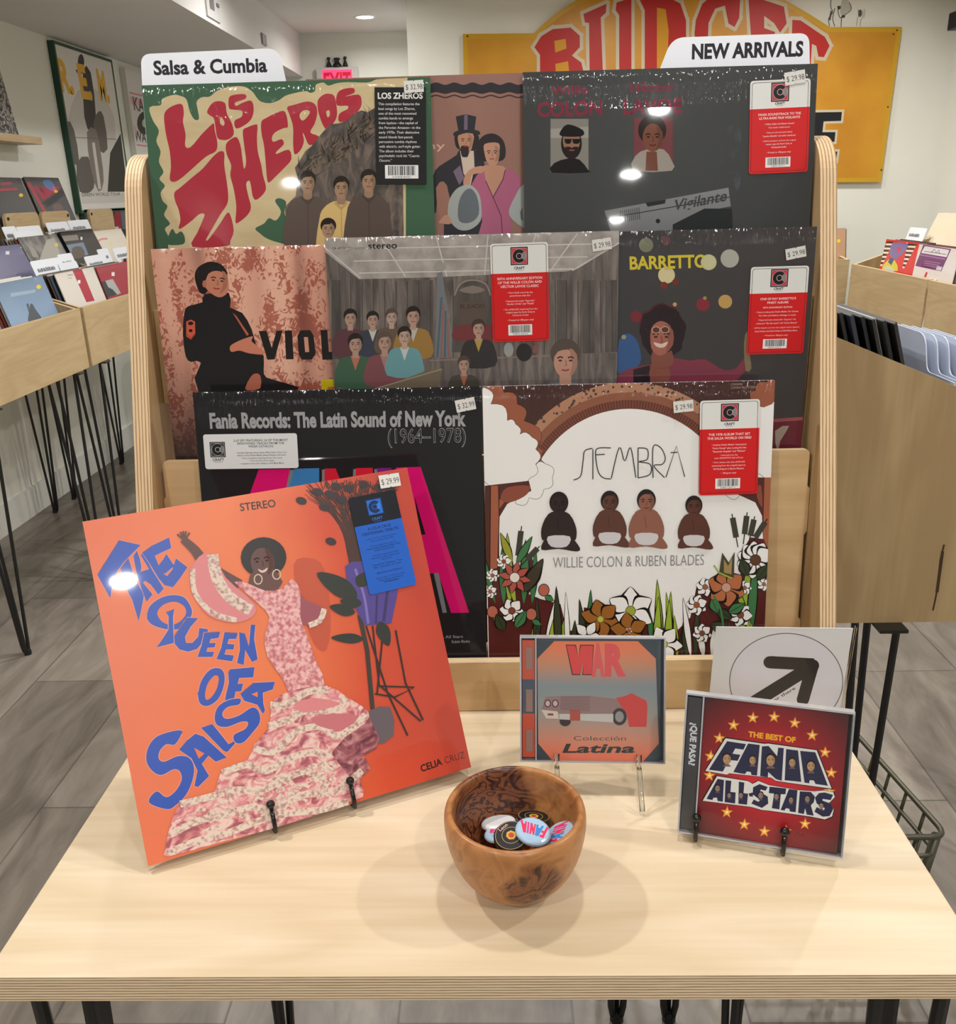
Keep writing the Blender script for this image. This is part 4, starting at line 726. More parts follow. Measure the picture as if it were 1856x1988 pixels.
for p in ([(598, 655), (640, 630), (655, 540), (665, 480), (712, 464)], [(714, 470), (714, 650)], [(732, 503), (785, 500)], [(822, 462), (745, 464), (730, 500), (745, 600), (775, 640), (822, 648)], [(824, 645), (872, 460), (905, 540), (940, 460), (972, 640)], [(985, 462), (985, 642)], [(985, 462), (1040, 470), (1040, 530), (990, 545), (1058, 560), (1056, 620), (985, 642)], [(1075, 640), (1075, 458), (1120, 460), (1148, 520), (1130, 560), (1080, 570), (1144, 640)], [(1152, 638), (1215, 450), (1265, 635)], [(1180, 490), (1222, 488)]): A.line(p, 5.5, IK, 5 if len(p) > 4 else 0)
A.text('WILLIE COLON & RUBEN BLADES', (475, 1182), (1380, 1165), 64, (128, 126, 128), bold=-.012)
A.text('CR00406', (1540, 88), (1612, 85), 13, (170, 140, 130)); A.text('COMPATIBLE STEREO', (1540, 108), (1700, 103), 13, (170, 140, 130))
finish(A, CW, .008)
hype(A, [(1359, 778), (1474, 774), (1470, 958), (1355, 961)], [('THE 1978 ALBUM THAT SET', .37, L1, .02), ('THE SALSA WORLD ON FIRE!', .41, L1, .02), ('\u2022 Includes Rub\u00e9n Blades\u2019 masterpiece', .475, L2, .008), ('\u201cPedro Navaja\u201d plus rousing hits like', .51, L2, .008), ('\u201cBuscando Guayaba\u201d and \u201cPl\u00e1stico\u201d', .545, L2, .012), ('\u2022 Inducted into the', .585, L2, 0), ('Latin GRAMMY\u00ae Hall of Fame', .615, L2, 0), ('\u2022 First reissue with ALL-ANALOG', .66, L2, 0), ('mastering from the original tapes by', .695, L2, .004), ('Phil Rodriguez at Elysian Masters', .73, L2, .008), ('\u2022 180-gram vinyl', .775, L2, .006)], '8 88072 23671 3', 'red and white sticker with barcode')
price(A, [(1305, 779), (1344, 776), (1346, 797), (1308, 802)], '$ 29.98')
# ================================================================ the leaning orange sleeve and its stand
A = cover('record_sleeve', 'large orange record sleeve with blue lettering, tilted on the table at left', (-.3107, .1130, .0078), .4436, .4333, False, roll=.0194)
A.crop = (140, 900, 2.3494)
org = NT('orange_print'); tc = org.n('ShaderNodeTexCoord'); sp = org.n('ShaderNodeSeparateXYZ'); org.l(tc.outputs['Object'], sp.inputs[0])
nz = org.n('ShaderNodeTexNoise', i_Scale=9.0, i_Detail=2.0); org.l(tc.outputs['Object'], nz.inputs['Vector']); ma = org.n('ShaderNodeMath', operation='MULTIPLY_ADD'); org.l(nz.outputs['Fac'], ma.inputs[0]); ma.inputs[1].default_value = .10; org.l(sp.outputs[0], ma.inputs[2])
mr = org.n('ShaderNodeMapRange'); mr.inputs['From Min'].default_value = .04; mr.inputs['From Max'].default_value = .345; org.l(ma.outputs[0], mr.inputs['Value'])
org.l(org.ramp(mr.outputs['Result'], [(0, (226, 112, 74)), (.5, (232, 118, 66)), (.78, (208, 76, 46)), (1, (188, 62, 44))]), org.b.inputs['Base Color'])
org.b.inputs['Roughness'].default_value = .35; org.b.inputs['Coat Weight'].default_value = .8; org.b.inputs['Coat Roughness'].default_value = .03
BL3 = mat('blue_lettering', (38, 78, 176), .35, coat=.8)
def gl(name, c): return mat('gloss_'+name, c, .4, coat=.8)
EDG = mat('gloss_pale_edge', (222, 150, 130), .4, coat=.8)
def ltr(p, hole=None):
    A.line(list(p)+[p[0], p[1]], 7, EDG); A.poly(p, BL3, 0)
    if hole: A.poly(hole, org.m)
C3 = A.crop; A.crop = (0, 900, 3.976)
ltr([(752, 860), (920, 592), (1085, 628), (1030, 685), (960, 755), (905, 830), (872, 910), (850, 1040)])
ltr([(930, 810), (990, 730), (1006, 775), (1030, 850), (1078, 955), (1112, 1010), (1100, 1080), (1072, 1215), (1050, 1150), (1020, 1050), (985, 985)])
ltr([(1030, 715), (1057, 672), (1080, 735), (1092, 800), (1086, 835), (1150, 815), (1085, 705), (1108, 690), (1180, 830), (1264, 965), (1222, 1012), (1165, 935), (1120, 905), (1105, 920), (1178, 1010), (1130, 1067), (1090, 960), (1050, 830)])
ltr([(1098, 690), (1180, 630), (1306, 570), (1322, 652), (1260, 680), (1195, 712), (1225, 785), (1262, 735), (1285, 698), (1345, 790), (1280, 845), (1262, 850), (1290, 868), (1330, 820), (1358, 732), (1447, 800), (1390, 885), (1335, 955), (1268, 938), (1220, 880), (1160, 780)])
A.crop = C3
ltr(smooth_poly([(342, 690), (355, 650), (400, 615), (455, 600), (510, 610), (542, 655), (545, 690), (520, 735), (480, 755), (440, 757), (375, 740), (345, 715)]), smooth_poly([(388, 682), (415, 645), (465, 630), (508, 648), (520, 682), (495, 718), (455, 735), (412, 722)]))
ltr([(428, 680), (466, 664), (460, 700), (462, 770), (464, 818), (386, 838), (412, 800), (440, 757), (440, 695)])
ltr([(465, 790), (525, 702), (575, 705), (540, 745), (515, 790), (520, 818), (548, 818), (575, 790), (580, 750), (618, 755), (620, 770), (600, 810), (570, 845), (530, 858), (490, 848), (468, 822)])
ltr([(602, 772), (675, 768), (668, 795), (632, 800), (626, 818), (655, 818), (650, 838), (618, 840), (612, 858), (648, 858), (640, 882), (572, 882), (590, 830)]); ltr([(695, 770), (755, 775), (748, 800), (715, 800), (708, 822), (740, 825), (736, 848), (702, 848), (695, 870), (738, 875), (730, 902), (658, 892), (680, 840)])
ltr([(762, 768), (790, 780), (806, 835), (815, 735), (836, 735), (830, 800), (846, 893), (820, 905), (790, 850), (783, 918), (752, 910), (765, 850)])
ltr(smooth_poly([(575, 1055), (590, 990), (630, 940), (675, 935), (695, 965), (690, 1020), (665, 1075), (620, 1105), (585, 1095)]), smooth_poly([(606, 1055), (618, 1005), (648, 968), (668, 975), (662, 1020), (640, 1060), (615, 1078)]))
ltr([(712, 955), (722, 938), (832, 928), (826, 975), (762, 978), (755, 1005), (780, 1003), (772, 1038), (745, 1040), (738, 1080), (694, 1100), (700, 1060), (715, 1000)])
ltr(smooth_poly([(500, 1220), (470, 1280), (430, 1280), (400, 1310), (395, 1345), (420, 1360), (480, 1335), (530, 1340), (555, 1380), (550, 1440), (520, 1510), (470, 1560), (430, 1576), (350, 1545), (385, 1495), (430, 1522), (475, 1490), (500, 1440), (490, 1402), (460, 1395), (410, 1420), (370, 1405), (340, 1360), (345, 1300), (380, 1250), (440, 1225)]))
ltr([(488, 1305), (525, 1262), (562, 1232), (600, 1245), (705, 1340), (655, 1360), (622, 1332), (592, 1370), (625, 1425), (575, 1475), (558, 1470), (572, 1400), (545, 1345)], [(556, 1296), (604, 1322), (578, 1346)])
ltr([(588, 1205), (640, 1188), (714, 1280), (732, 1270), (745, 1238), (758, 1260), (708, 1316), (690, 1310)])
ltr(smooth_poly([(765, 1072), (762, 1098), (710, 1110), (685, 1140), (702, 1164), (760, 1150), (820, 1113), (850, 1130), (856, 1180), (820, 1230), (780, 1272), (745, 1272), (738, 1238), (790, 1210), (802, 1180), (770, 1178), (710, 1200), (665, 1195), (650, 1160), (665, 1110), (710, 1080)]))
ltr([(768, 1052), (830, 1000), (925, 995), (915, 1030), (870, 1045), (872, 1095), (880, 1125), (870, 1142), (845, 1100), (785, 1082)], [(818, 1052), (846, 1040), (846, 1066)])
A.text('STEREO', (768, 217), (930, 197), 34, gl('dark', (58, 40, 36)), bold=.015)
A.text('CELIA', (1594, 1407), (1690, 1372), 30, gl('black', (24, 16, 16)), bold=.025); A.text('CRUZ', (1702, 1369), (1792, 1342), 30, gl('black', (24, 16, 16)), bold=-.015)
# plain plant on a wire stool and feather spray
DK = gl('plant_dark', (34, 40, 34)); ST = gl('stool', (40, 22, 22)); PU = gl('purple_pot', (76, 60, 138)); FE = gl('feather', (66, 36, 28)); SHD = gl('printed_dark_orange', (192, 78, 48))
A.poly([(1010, 460), (1080, 430), (1150, 480), (1180, 700), (1160, 850), (1100, 820), (1040, 640)], SHD, 3)
rg = random.Random(5); fan = []
for k in range(110):
    t_ = rg.random(); x0 = 1265+60*t_; tipx = 1060+rg.uniform(0, 430); tipy = 60+rg.uniform(0, 70)+abs(tipx-1300)*rg.uniform(.02, .30); A.line([(x0, 455), ((x0+tipx)/2+(1290-tipx)*.18, 270+rg.uniform(-20, 20)), (tipx, tipy)], 4.5, FE, 4, (1, .5))
for k in range(150):
    t_ = rg.random(); x = 1140+t_*290+rg.uniform(-20, 20); y = rg.uniform(95, 300); x = 1285+(x-1285)*(1-(y-95)/300); a = rg.uniform(-2.4, -.8); l = rg.uniform(18, 44); A.line([(x, y), (x+l*cos(a), y+l*sin(a))], 4, FE)
for x, y in ((1045, 170), (1120, 130), (1175, 140), (1205, 105), (1260, 115), (1330, 95), (1400, 110), (1450, 120), (1150, 200), (1180, 355), (1230, 165), (1380, 150)): A.ell(x, y, 26, 17, gl('feather_eye', (46, 30, 34)), .3, 12); A.ell(x, y, 10, 7, gl('feather_eye_core', (30, 34, 52)), .3, 10)
for pts in ([(1370, 740), (1400, 1010), (1590, 1175)], [(1340, 740), (1440, 1050), (1530, 1240)], [(1420, 740), (1390, 1055)], [(1475, 760), (1520, 1000), (1600, 1170)], [(1380, 1050), (1470, 1065), (1560, 1020), (1400, 1015)]): A.line(pts, 8, ST)
A.line([(1310, 690), (1345, 850), (1370, 1120)], 20, gl('stem', (52, 44, 34)))
A.poly([(1245, 468), (1275, 448), (1470, 440), (1495, 470), (1482, 600), (1455, 728), (1335, 738), (1262, 610)], PU); A.line([(1290, 480), (1330, 600), (1350, 730)], 12, gl('purple_light', (120, 104, 176)), 4); A.line([(1440, 560), (1420, 720)], 14, gl('purple_dark', (50, 38, 98)), 3); A.line([(1390, 600), (1385, 730)], 10, gl('purple_dark', (50, 38, 98)), 3); A.poly([(1350, 1130), (1450, 1110), (1465, 1240), (1380, 1280), (1355, 1200)], gl('grey_pot', (96, 84, 92)), 2)
def pleaf(u, v, l, a, wd):
    ca, sa = cos(a), sin(a); A.poly([(u+x*ca-y*sa, v+x*sa+y*ca) for x, y in ((0, 0), (l*.3, wd), (l*.7, wd*.8), (l, 0), (l*.7, -wd*.8), (l*.3, -wd))], DK, 3)
for a in ((1300, 610, 215, -2.6, 42), (1320, 640, 100, -3.0, 24), (1290, 680, 120, -2.9, 26), (1330, 800, 150, -3.1, 22), (1300, 560, 80, -.9, 30), (1400, 720, 120, 1.2, 30)): pleaf(*a)
# figure in a tiered pink gown, plain and faceless
PK1, PK2, PK3, LACE, SKN = gl('pink', (216, 128, 132)), noise_ink('pink_sequins', [(0.38, (190, 104, 110)), (0.6, (230, 178, 176))], (260, 260, 260), False), gl('pink_dark', (152, 76, 88)), noise_ink('lace', [(0.35, (176, 130, 124)), (0.55, (222, 202, 186))], (300, 300, 300), False), gl('brown_skin', (96, 60, 56))
ruf = noise_ink('ruffles', [(0.36, (158, 82, 92)), (0.5, (216, 136, 140)), (0.62, (226, 196, 184))], (70, 70, 95), False, 4, 1.5)
DRF = noise_ink('ruffles_dark', [(.38, (96, 44, 54)), (.52, (150, 80, 90)), (.66, (196, 140, 140))], (60, 60, 80), False, 4, 1.5); A.poly([(1180, 1120), (1340, 1130), (1400, 1250), (1385, 1300), (1330, 1330), (1360, 1390), (1310, 1440), (1330, 1500), (1200, 1520)], DRF)
A.line([(505, 345), (560, 395), (620, 470), (760, 560)], 46, SKN, 4, (.7, 1.4)); 
for a in (-2.4, -2.0, -1.7, -1.4, -1.0): A.line([(512, 352), (512+44*cos(a), 352+44*sin(a))], 8, SKN)
A.poly([(545, 480), (600, 410), (660, 430), (700, 520), (830, 640), (820, 700), (730, 725), (620, 690), (560, 600)], PK1, 3); A.line([(640, 415), (660, 520), (720, 610), (815, 670)], 52, LACE, 4); A.line([(550, 480), (560, 590), (640, 680), (750, 715)], 24, LACE, 4)
A.ell(873, 428, 104, 92, gl('black_hair', (26, 20, 22))); A.poly([(840, 470), (900, 470), (960, 540), (900, 590), (800, 560)], SKN, 2); A.ell(868, 450, 54, 66, SKN, -.1); face(A, 866, 448, 150, (104, 66, 60), -.12); A.poly([(846, 480), (868, 488), (892, 474), (884, 492), (862, 498)], gl('smile', (216, 190, 184)), 2)
for u, v in ((848, 528), (932, 506)): A.line([(u+18*cos(2*pi*i/14), v+22*sin(2*pi*i/14)) for i in range(15)], 5, gl('gold_hoop', (212, 190, 160)))
A.poly([(1010, 560), (1060, 620), (1150, 660), (1150, 700), (1080, 740), (1020, 700)], PK3, 2); A.line([(1150, 662), (1130, 715), (1080, 738)], 26, LACE, 3)
A.poly([(740, 540), (810, 550), (880, 580), (960, 570), (1000, 525), (1040, 580), (1040, 700), (1070, 780), (1110, 900), (1150, 1010), (1010, 1060), (960, 980), (890, 880), (878, 780), (900, 700), (850, 640)], PK2, 2)
A.poly([(960, 1050), (1150, 1010), (1260, 1070), (1350, 1130), (1330, 1190), (1180, 1320), (1330, 1490), (1270, 1540), (1000, 1640), (700, 1720), (440, 1790), (425, 1760), (440, 1680), (480, 1570), (560, 1530), (650, 1500), (680, 1400), (800, 1350), (830, 1280), (900, 1200), (905, 1110)], ruf, 2)
for p in ([(905, 1110), (980, 1100), (1080, 1050), (1165, 1020)], [(890, 1200), (980, 1180), (1060, 1140), (1190, 1120), (1250, 1070)], [(825, 1300), (920, 1310), (1020, 1230), (1140, 1200), (1210, 1250), (1340, 1140)], [(690, 1410), (800, 1370), (880, 1410), (1000, 1340), (1100, 1310), (1180, 1330)], [(490, 1560), (620, 1530), (740, 1480), (860, 1500), (960, 1440), (1080, 1410), (1170, 1470)], [(450, 1690), (560, 1640), (700, 1600), (820, 1570), (930, 1580), (1040, 1520), (1200, 1500), (1320, 1400)], [(440, 1770), (560, 1720), (700, 1680), (840, 1640), (980, 1600), (1120, 1580), (1260, 1540)]):
    A.line([(u+rg.uniform(-6, 6), v+rg.uniform(-10, 10)) for u, v in p], 32, LACE, 5)
A.poly([(1010, 1100), (1100, 1068), (1220, 1090), (1190, 1110), (1060, 1135)], PK1, 2); A.poly([(1090, 1160), (1190, 1140), (1310, 1150), (1230, 1215), (1120, 1195)], gl('pink_mid', (196, 108, 116)), 2)
for k in range(46):
    u = rg.uniform(520, 1180); v = 1760-(u-480)*.42+rg.uniform(-150, 10); A.line([(u, v), (u+rg.uniform(10, 26), v-rg.uniform(4, 22)), (u+rg.uniform(30, 52), v+rg.uniform(-10, 14))], rg.uniform(10, 20), LACE, 4)
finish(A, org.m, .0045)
S = sub(A, [(675, 967), (766, 952), (808, 1133), (717, 1157)], .0009)
w, h = S.w, S.h; S.lpoly(rrect(0, 0, w, h, w*.06), (28, 92, 190)); S.lpoly(rounded([(0, h*.70), (w, h*.70), (w, h), (0, h)], {2: w*.06, 3: w*.06}, .01), (14, 18, 28))
logo(S, w*.5, h*.865, w*.17, (16, 40, 84), (34, 104, 206), (34, 110, 214), (50, 120, 220)); S.ltext('CRAFT', w*.5, h*.732, h*.026, (54, 110, 190), bold=.02, maxw=w*.36); S.ltext('RECORDINGS', w*.5, h*.712, h*.009, (54, 110, 190), maxw=w*.3)
for t, y, sz, b in (('A CELIA CRUZ', .64, .026, .015), ('CENTENNIAL TRIBUTE', .595, .026, .015), ('Includes 10 of her celebrated, inventive', .545, .014, 0), ('salsa recordings (1966\u20131985)', .52, .014, 0), ('\u2022 Features collaborations with Tito', .47, .014, 0), ('Puente, Johnny Pacheco, Willie Col\u00f3n', .445, .016, .012), ('and the Fania All Stars', .42, .016, .008), ('\u2022 New liner notes by Ana Cristina', .37, .014, .004), ('Reymundo, co-author of her memoir', .345, .014, .004), ('\u201cCelia: My Life\u201d', .32, .014, 0), ('\u2022 Includes hits \u201cQuimbara,\u201d \u201cToro', .275, .016, .008), ('Mata,\u201d \u201cUsted abus\u00f3\u201d and \u201cCucala\u201d', .25, .014, .008), ('\u2022 Mastered by Paul Blakemore', .19, .016, .004), ('(AAA) Lacquers cut from the original', .14, .014, 0), ('master tapes by Clint Holley at', .115, .014, .004), ('Well Made Music', .09, .016, .012)): S.ltext(t, w*.5, h*y, h*sz, (12, 34, 90), bold=b, maxw=w*.86)
put(S, 'hype_sticker', 'blue and black sticker'); price(A, [(733, 925), (772, 918), (778, 944), (738, 949)], '$ 29.99')
def easel(A, name, label, pegs, H, back, plate=None):
    """wire stand: each leg hooks up in front of the item (with a ball tip) and runs up behind it"""
    r_ = .0021; M = A.M(); t = thing(name, label, 'stand', Matrix.Translation(A.O)); MI = t.matrix_world.inverted()
    A_ = dict(crop=A.crop); A.crop = None
    for (u, v) in pegs:
        x = A.loc(u, v)[0]; q = MB()
        tip = M @ Vector((x, -.0042, H)); k1 = M @ Vector((x, -.0042, .002)); k2 = M @ Vector((x, -.002, -.0032)); k3 = M @ Vector((x, back, -.0032)); k4 = M @ Vector((x, back+.004, .012)); k5 = M @ Vector((x, back+.004, A.h*.55)); foot = Vector((k5.x, k5.y, r_)); fb = A.N*-1; ft = Vector((k5.x+fb.x*.05, k5.y+fb.y*.05, r_))
        q.tube([tip, k1, k2, k3, k4, k5, ft], r_, BLACKG, 10)
        o = q.build('wire_leg', smooth=True); o.parent = t; o.matrix_parent_inverse = MI
        b = MB(); b.ball(tip, .0042, BLACKG, 16); ob = b.build('ball_tip', smooth=True); ob.parent = o; ob.matrix_parent_inverse = Matrix.Identity(4)
    q = MB(); xs = [A.loc(u, v)[0] for u, v in pegs]; q.tube([M @ Vector((xs[0], back+.004, A.h*.35)), M @ Vector((xs[1], back+.004, A.h*.35))], r_, BLACKG, 8)
    o = q.build('cross_bar'); o.parent = t; o.matrix_parent_inverse = MI
    if plate:
        q = MB(); q.box((plate[0], back-.0022, -.0075), (plate[1], back-.0006, plate[2]), CLEAR); o = q.build('clear_backing_sheet'); o.parent = t; o.matrix_parent_inverse = MI; o.matrix_world = M
    A.crop = A_['crop']
easel(A, 'display_easel', 'black wire easel with ball tips holding up the orange record sleeve', [(532, 1600), (686, 1555)], .0225, .0085, (.0, .312, .25))
# ================================================================ CD cases, arrow sign
FROST = mat('case_plastic', (186, 186, 190), .2, coat=.6); TRAY = mat('dark_tray', (44, 44, 48), .35)
def jewel(name, label, O, lean, yaw, roll, h, spine_col, back_col):
    A = cover(name, label, O, lean, yaw, False, .142, h, roll, 'CD case', 'CD cases on the table')
    q = MB(); q.box((.0015, .0085, .0015), (.1405, .0100, h-.0015), back_col)
    for a, b in (((0, .0005, 0), (.142, .0104, .0016)), ((0, .0005, h-.0016), (.142, .0104, h)), ((0, .0005, .0016), (.0016, .0104, h-.0016)), ((.1404, .0005, .0016), (.142, .0104, h-.0016)), ((.0150, .001, .0016), (.0164, .0055, h-.0016))): q.box(a, b, FROST)
    o = q.build('case_shell', A.root)
    q = MB(); q.box((.0022, .0030, .004), (.0145, .0080, h-.004), spine_col); S = q.build('spine_strip', A.root)
    q = MB(); q.box((.0003, .0, .0003), (.1417, .0005, h-.0003), CLEAR); q.build('clear_lid', A.root)
    B = Art(A.O-A.N*.0032+A.X*.0168, A.X, A.Y, .1205, h, False); B.root = A.root
    return A, B
def booklet(B, base, h):
    q = MB(); q.box((0, 0, .002), (B.w, .0015, h-.002), base); o = len(q.v); q.v += B.mb.v
    for f, mi in zip(B.mb.f, B.mb.mi): q.f.append([i+o for i in f]); q.mi.append(q._m(B.mb.ms[mi]))
    o = q.build('booklet', B.root); o.matrix_parent_inverse = B.root.matrix_world.inverted(); o.matrix_world = B.M()
A, B = jewel('cd_case', 'red CD case ringed with yellow stars, right side of the table', (.1656, .1520, .0082), .2247, -.2667, .0058, .1327, mat('dark_spine', (62, 62, 68), .4), TRAY)
B.crop = (1280, 1320, 4.4190)
redp = NT('red_glow_print'); tc = redp.n('ShaderNodeTexCoord'); mp = redp.n('ShaderNodeMapping'); mp.inputs['Location'].default_value = (-.060, 0, -.064); redp.l(tc.outputs['Object'], mp.inputs[0]); ln = redp.n('ShaderNodeVectorMath', operation='LENGTH'); redp.l(mp.outputs[0], ln.inputs[0])
redp.l(redp.ramp(ln.outputs['Value'], [(.018, (206, 24, 44)), (.05, (146, 16, 32)), (.085, (70, 18, 26))]), redp.b.inputs['Base Color']); redp.b.inputs['Roughness'].default_value = .4
def star(u, v, r, c): B.poly([(u+(r if k % 2 == 0 else r*.42)*sin(.08+pi*k/5), v-(r if k % 2 == 0 else r*.42)*cos(.08+pi*k/5)) for k in range(10)], c)
for u, v in ((637, 388), (803, 325), (985, 318), (1162, 370), (1312, 475), (1422, 622), (1475, 797), (515, 500), (440, 655), (430, 820), (580, 1135), (730, 1240), (902, 1300), (1085, 1295), (1250, 1235), (1458, 957)): star(u, v, 56, (232, 140, 44)); star(u, v, 40, (250, 196, 84)); B.ell(u, v, 11, 11, (255, 240, 190), 0, 12)
B.text('THE BEST OF', (762, 485), (1168, 538), 44, (240, 176, 40), bold=.045)
NV, TAN, BK2 = (40, 42, 74), (190, 150, 112), (24, 16, 20)
o1 = [(395, 780), (568, 500), (900, 548), (932, 545), (1350, 603), (1478, 932), (1110, 882), (1000, 865), (960, 838), (900, 832), (600, 800), (580, 812)]; o2 = [(372, 1036), (495, 825), (760, 868), (800, 892), (850, 866), (940, 902), (1200, 946), (1330, 955), (1410, 948), (1492, 962), (1506, 1005), (1452, 1060), (1497, 1110), (1482, 1170), (1420, 1196), (1300, 1172), (950, 1122), (880, 1115), (800, 1092), (770, 1086)]
for o_ in (o1, o2):
    cxx = sum(p[0] for p in o_)/len(o_); cyy = sum(p[1] for p in o_)/len(o_); B.poly([(cxx+(u-cxx)*1.018, cyy+(v-cyy)*1.045) for u, v in o_], BK2); B.poly(o_, WHT)
for p in ([(425, 770), (582, 525), (744, 550), (722, 598), (652, 588), (628, 632), (696, 642), (672, 694), (598, 686), (545, 786)], [(635, 790), (762, 545), (862, 558), (838, 820), (790, 815), (785, 790), (750, 785), (735, 808)], [(880, 570), (938, 566), (1010, 652), (1020, 580), (1068, 585), (1050, 865), (1000, 850), (935, 790), (930, 835), (865, 825)], [(1088, 592), (1190, 605), (1218, 874), (1075, 860)], [(1208, 608), (1338, 620), (1447, 908), (1340, 892), (1325, 862), (1290, 860), (1285, 887), (1245, 880)],
          [(405, 1020), (500, 848), (555, 858), (545, 1045), (500, 1038), (495, 1010), (465, 1010), (455, 1030)], [(568, 860), (618, 865), (610, 960), (655, 965), (650, 1060), (560, 1048)], [(682, 872), (730, 880), (722, 970), (762, 975), (752, 1070), (678, 1062)], [(765, 975), (800, 965), (805, 1000), (775, 1000)], [(860, 893), (930, 918), (912, 950), (870, 940), (862, 960), (930, 1000), (935, 1060), (880, 1098), (790, 1060), (810, 1025), (850, 1045), (865, 1030), (800, 980), (805, 920)], [(945, 915), (1088, 930), (1082, 980), (1042, 980), (1030, 1110), (965, 1100), (985, 975), (940, 970)], [(1040, 1115), (1112, 935), (1185, 945), (1170, 1135), (1120, 1128), (1115, 1105), (1085, 1100), (1075, 1120)], [(1205, 955), (1300, 960), (1335, 1000), (1325, 1050), (1300, 1075), (1325, 1165), (1265, 1155), (1250, 1100), (1240, 1150), (1190, 1140)], [(1420, 965), (1490, 985), (1470, 1030), (1400, 1020), (1400, 1035), (1470, 1060), (1492, 1110), (1460, 1168), (1400, 1172), (1330, 1130), (1350, 1090), (1410, 1120), (1420, 1100), (1350, 1060), (1335, 1010), (1370, 970)]): B.poly(p, NV)
for u, v, r in ((580, 680, 42), (800, 690, 34), (955, 690, 46), (1140, 710, 34), (1300, 740, 40), (500, 930, 26), (600, 990, 20), (700, 990, 22), (870, 990, 26), (1005, 1000, 24), (1130, 1030, 24), (1270, 1020, 26), (1390, 1080, 24)): B.ell(u, v-r*.3, r*1.0, r*1.1, BK2, 0, 16); B.ell(u, v, r*.8, r*1.0, TAN if r > 30 else (156, 132, 118), 0, 16); face(B, u, v, r*2.3, TAN if r > 30 else (156, 132, 118)); B.poly([(u-r*.9, v+r*1.5), (u-r*.3, v+r*.95), (u+r*.3, v+r*.95), (u+r*.9, v+r*1.5)], (120, 96, 84) if r > 30 else (92, 84, 92))
B.line([(1165, 1330), (1200, 1300), (1195, 1350), (1230, 1320), (1245, 1330)], 4, (30, 14, 18))
booklet(B, redp.m, .1327)
S = Art(A.O-A.N*.0029+A.X*.0022+A.Y*.004, A.X, A.Y, .0123, .1247, False, .0); S.ltext('\u00bfQUE PASA?', .0040, .101, .0052, (214, 216, 222), bold=.04, align='l', rot=-pi/2)
S.root = A.root; put(S, 'spine_title', 'white lettering on the spine strip')
easel(A, 'display_easel', 'small black wire easel with ball tips holding up the red CD case', [(1351, 1610), (1521, 1640)], .019, .0125)
A, B = jewel('cd_case', 'orange and grey CD case standing behind the wooden bowl', (.0237, .2254, .0347), .2909, -.0420, -.0006, .125, mat('orange_spine', (196, 84, 62), .4), mat('slate_tray', (70, 78, 88), .35))
B.crop = (980, 1210, 5.4588)
sky = grad_ink('sunset_print', [(0, (226, 116, 84)), (.16, (206, 140, 116)), (.36, (158, 152, 144)), (.62, (132, 146, 152)), (.8, (196, 140, 110)), (1, (236, 122, 78))], 2, 0.004, .120, film=False)
B.poly([(345, 190), (1620, 190), (1640, 1478), (355, 1478)], (64, 74, 84)); B.poly([(345, 375), (525, 190), (1410, 190), (1600, 375), (1632, 1275), (1455, 1478), (525, 1478), (355, 1275)], sky)
for k, c in ((10, (70, 40, 44)), (0, (216, 76, 78))):
    B.poly([(655-k, 237-k), (745+k, 237-k), (778, 360), (808-k, 237-k), (935+k, 237-k), (925, 540+k), (830-k, 540+k), (835, 400), (800, 540+k), (722-k, 540+k)], c)
B.text('A', (918, 540), (1062, 540), 300, (218, 96, 100), bold=.07); B.text('R', (1060, 540), (1285, 540), 300, (218, 90, 94), bold=.06)
B.poly([(400, 880), (430, 780), (580, 770), (900, 770), (1180, 800), (1480, 830), (1510, 880), (1500, 1095), (1320, 1095), (1290, 960), (1240, 900), (1180, 960), (1150, 1050), (560, 1020), (440, 1010), (385, 915)], (150, 124, 124)); B.poly([(1180, 790), (1280, 770), (1340, 740), (1500, 820), (1512, 880), (1502, 1098), (1318, 1098), (1290, 950), (1240, 890)], (206, 74, 72)); B.ell(1215, 990, 78, 92, (64, 58, 62)); B.ell(1215, 990, 46, 58, (150, 148, 150)); B.ell(640, 1040, 60, 52, (64, 58, 62))
for u in (455, 535): B.ell(u, 850, 36, 42, (92, 50, 58)); B.ell(u, 850, 24, 30, (196, 182, 182))
B.poly([(385, 915), (560, 935), (575, 1015), (440, 1008)], (208, 200, 188)); B.rect(455, 955, 515, 978, (150, 62, 62)); B.rect(690, 920, 800, 1030, (176, 84, 74)); B.poly([(575, 960), (1150, 960), (1150, 1050), (580, 1018)], (196, 194, 190)); B.rect(690, 930, 800, 1032, (176, 84, 74))
for k in range(12): B.line([(590, 780+k*12), (900, 775+k*14)], 3, (96, 62, 70))
B.text('Colecci\u00f3n', (730, 1242), (1285, 1242), 46, (70, 74, 76), bold=-.005); B.text('Latina', (610, 1370), (1370, 1370), 90, (52, 60, 64), bold=.03, shear=.45)
booklet(B, mat('slate_card', (64, 74, 84), .4), .125)
q = MB(); q.box((.0024, .0026, .048), (.0143, .0032, .082), mat('slate_print', (70, 84, 104), .4)); 
for z in (.022, .062, .104): q.box((.006, .0022, z-.012), (.0125, .0030, z+.010), mat('spine_picture', (150, 118, 108), .4))
q.build('spine_print', A.root)
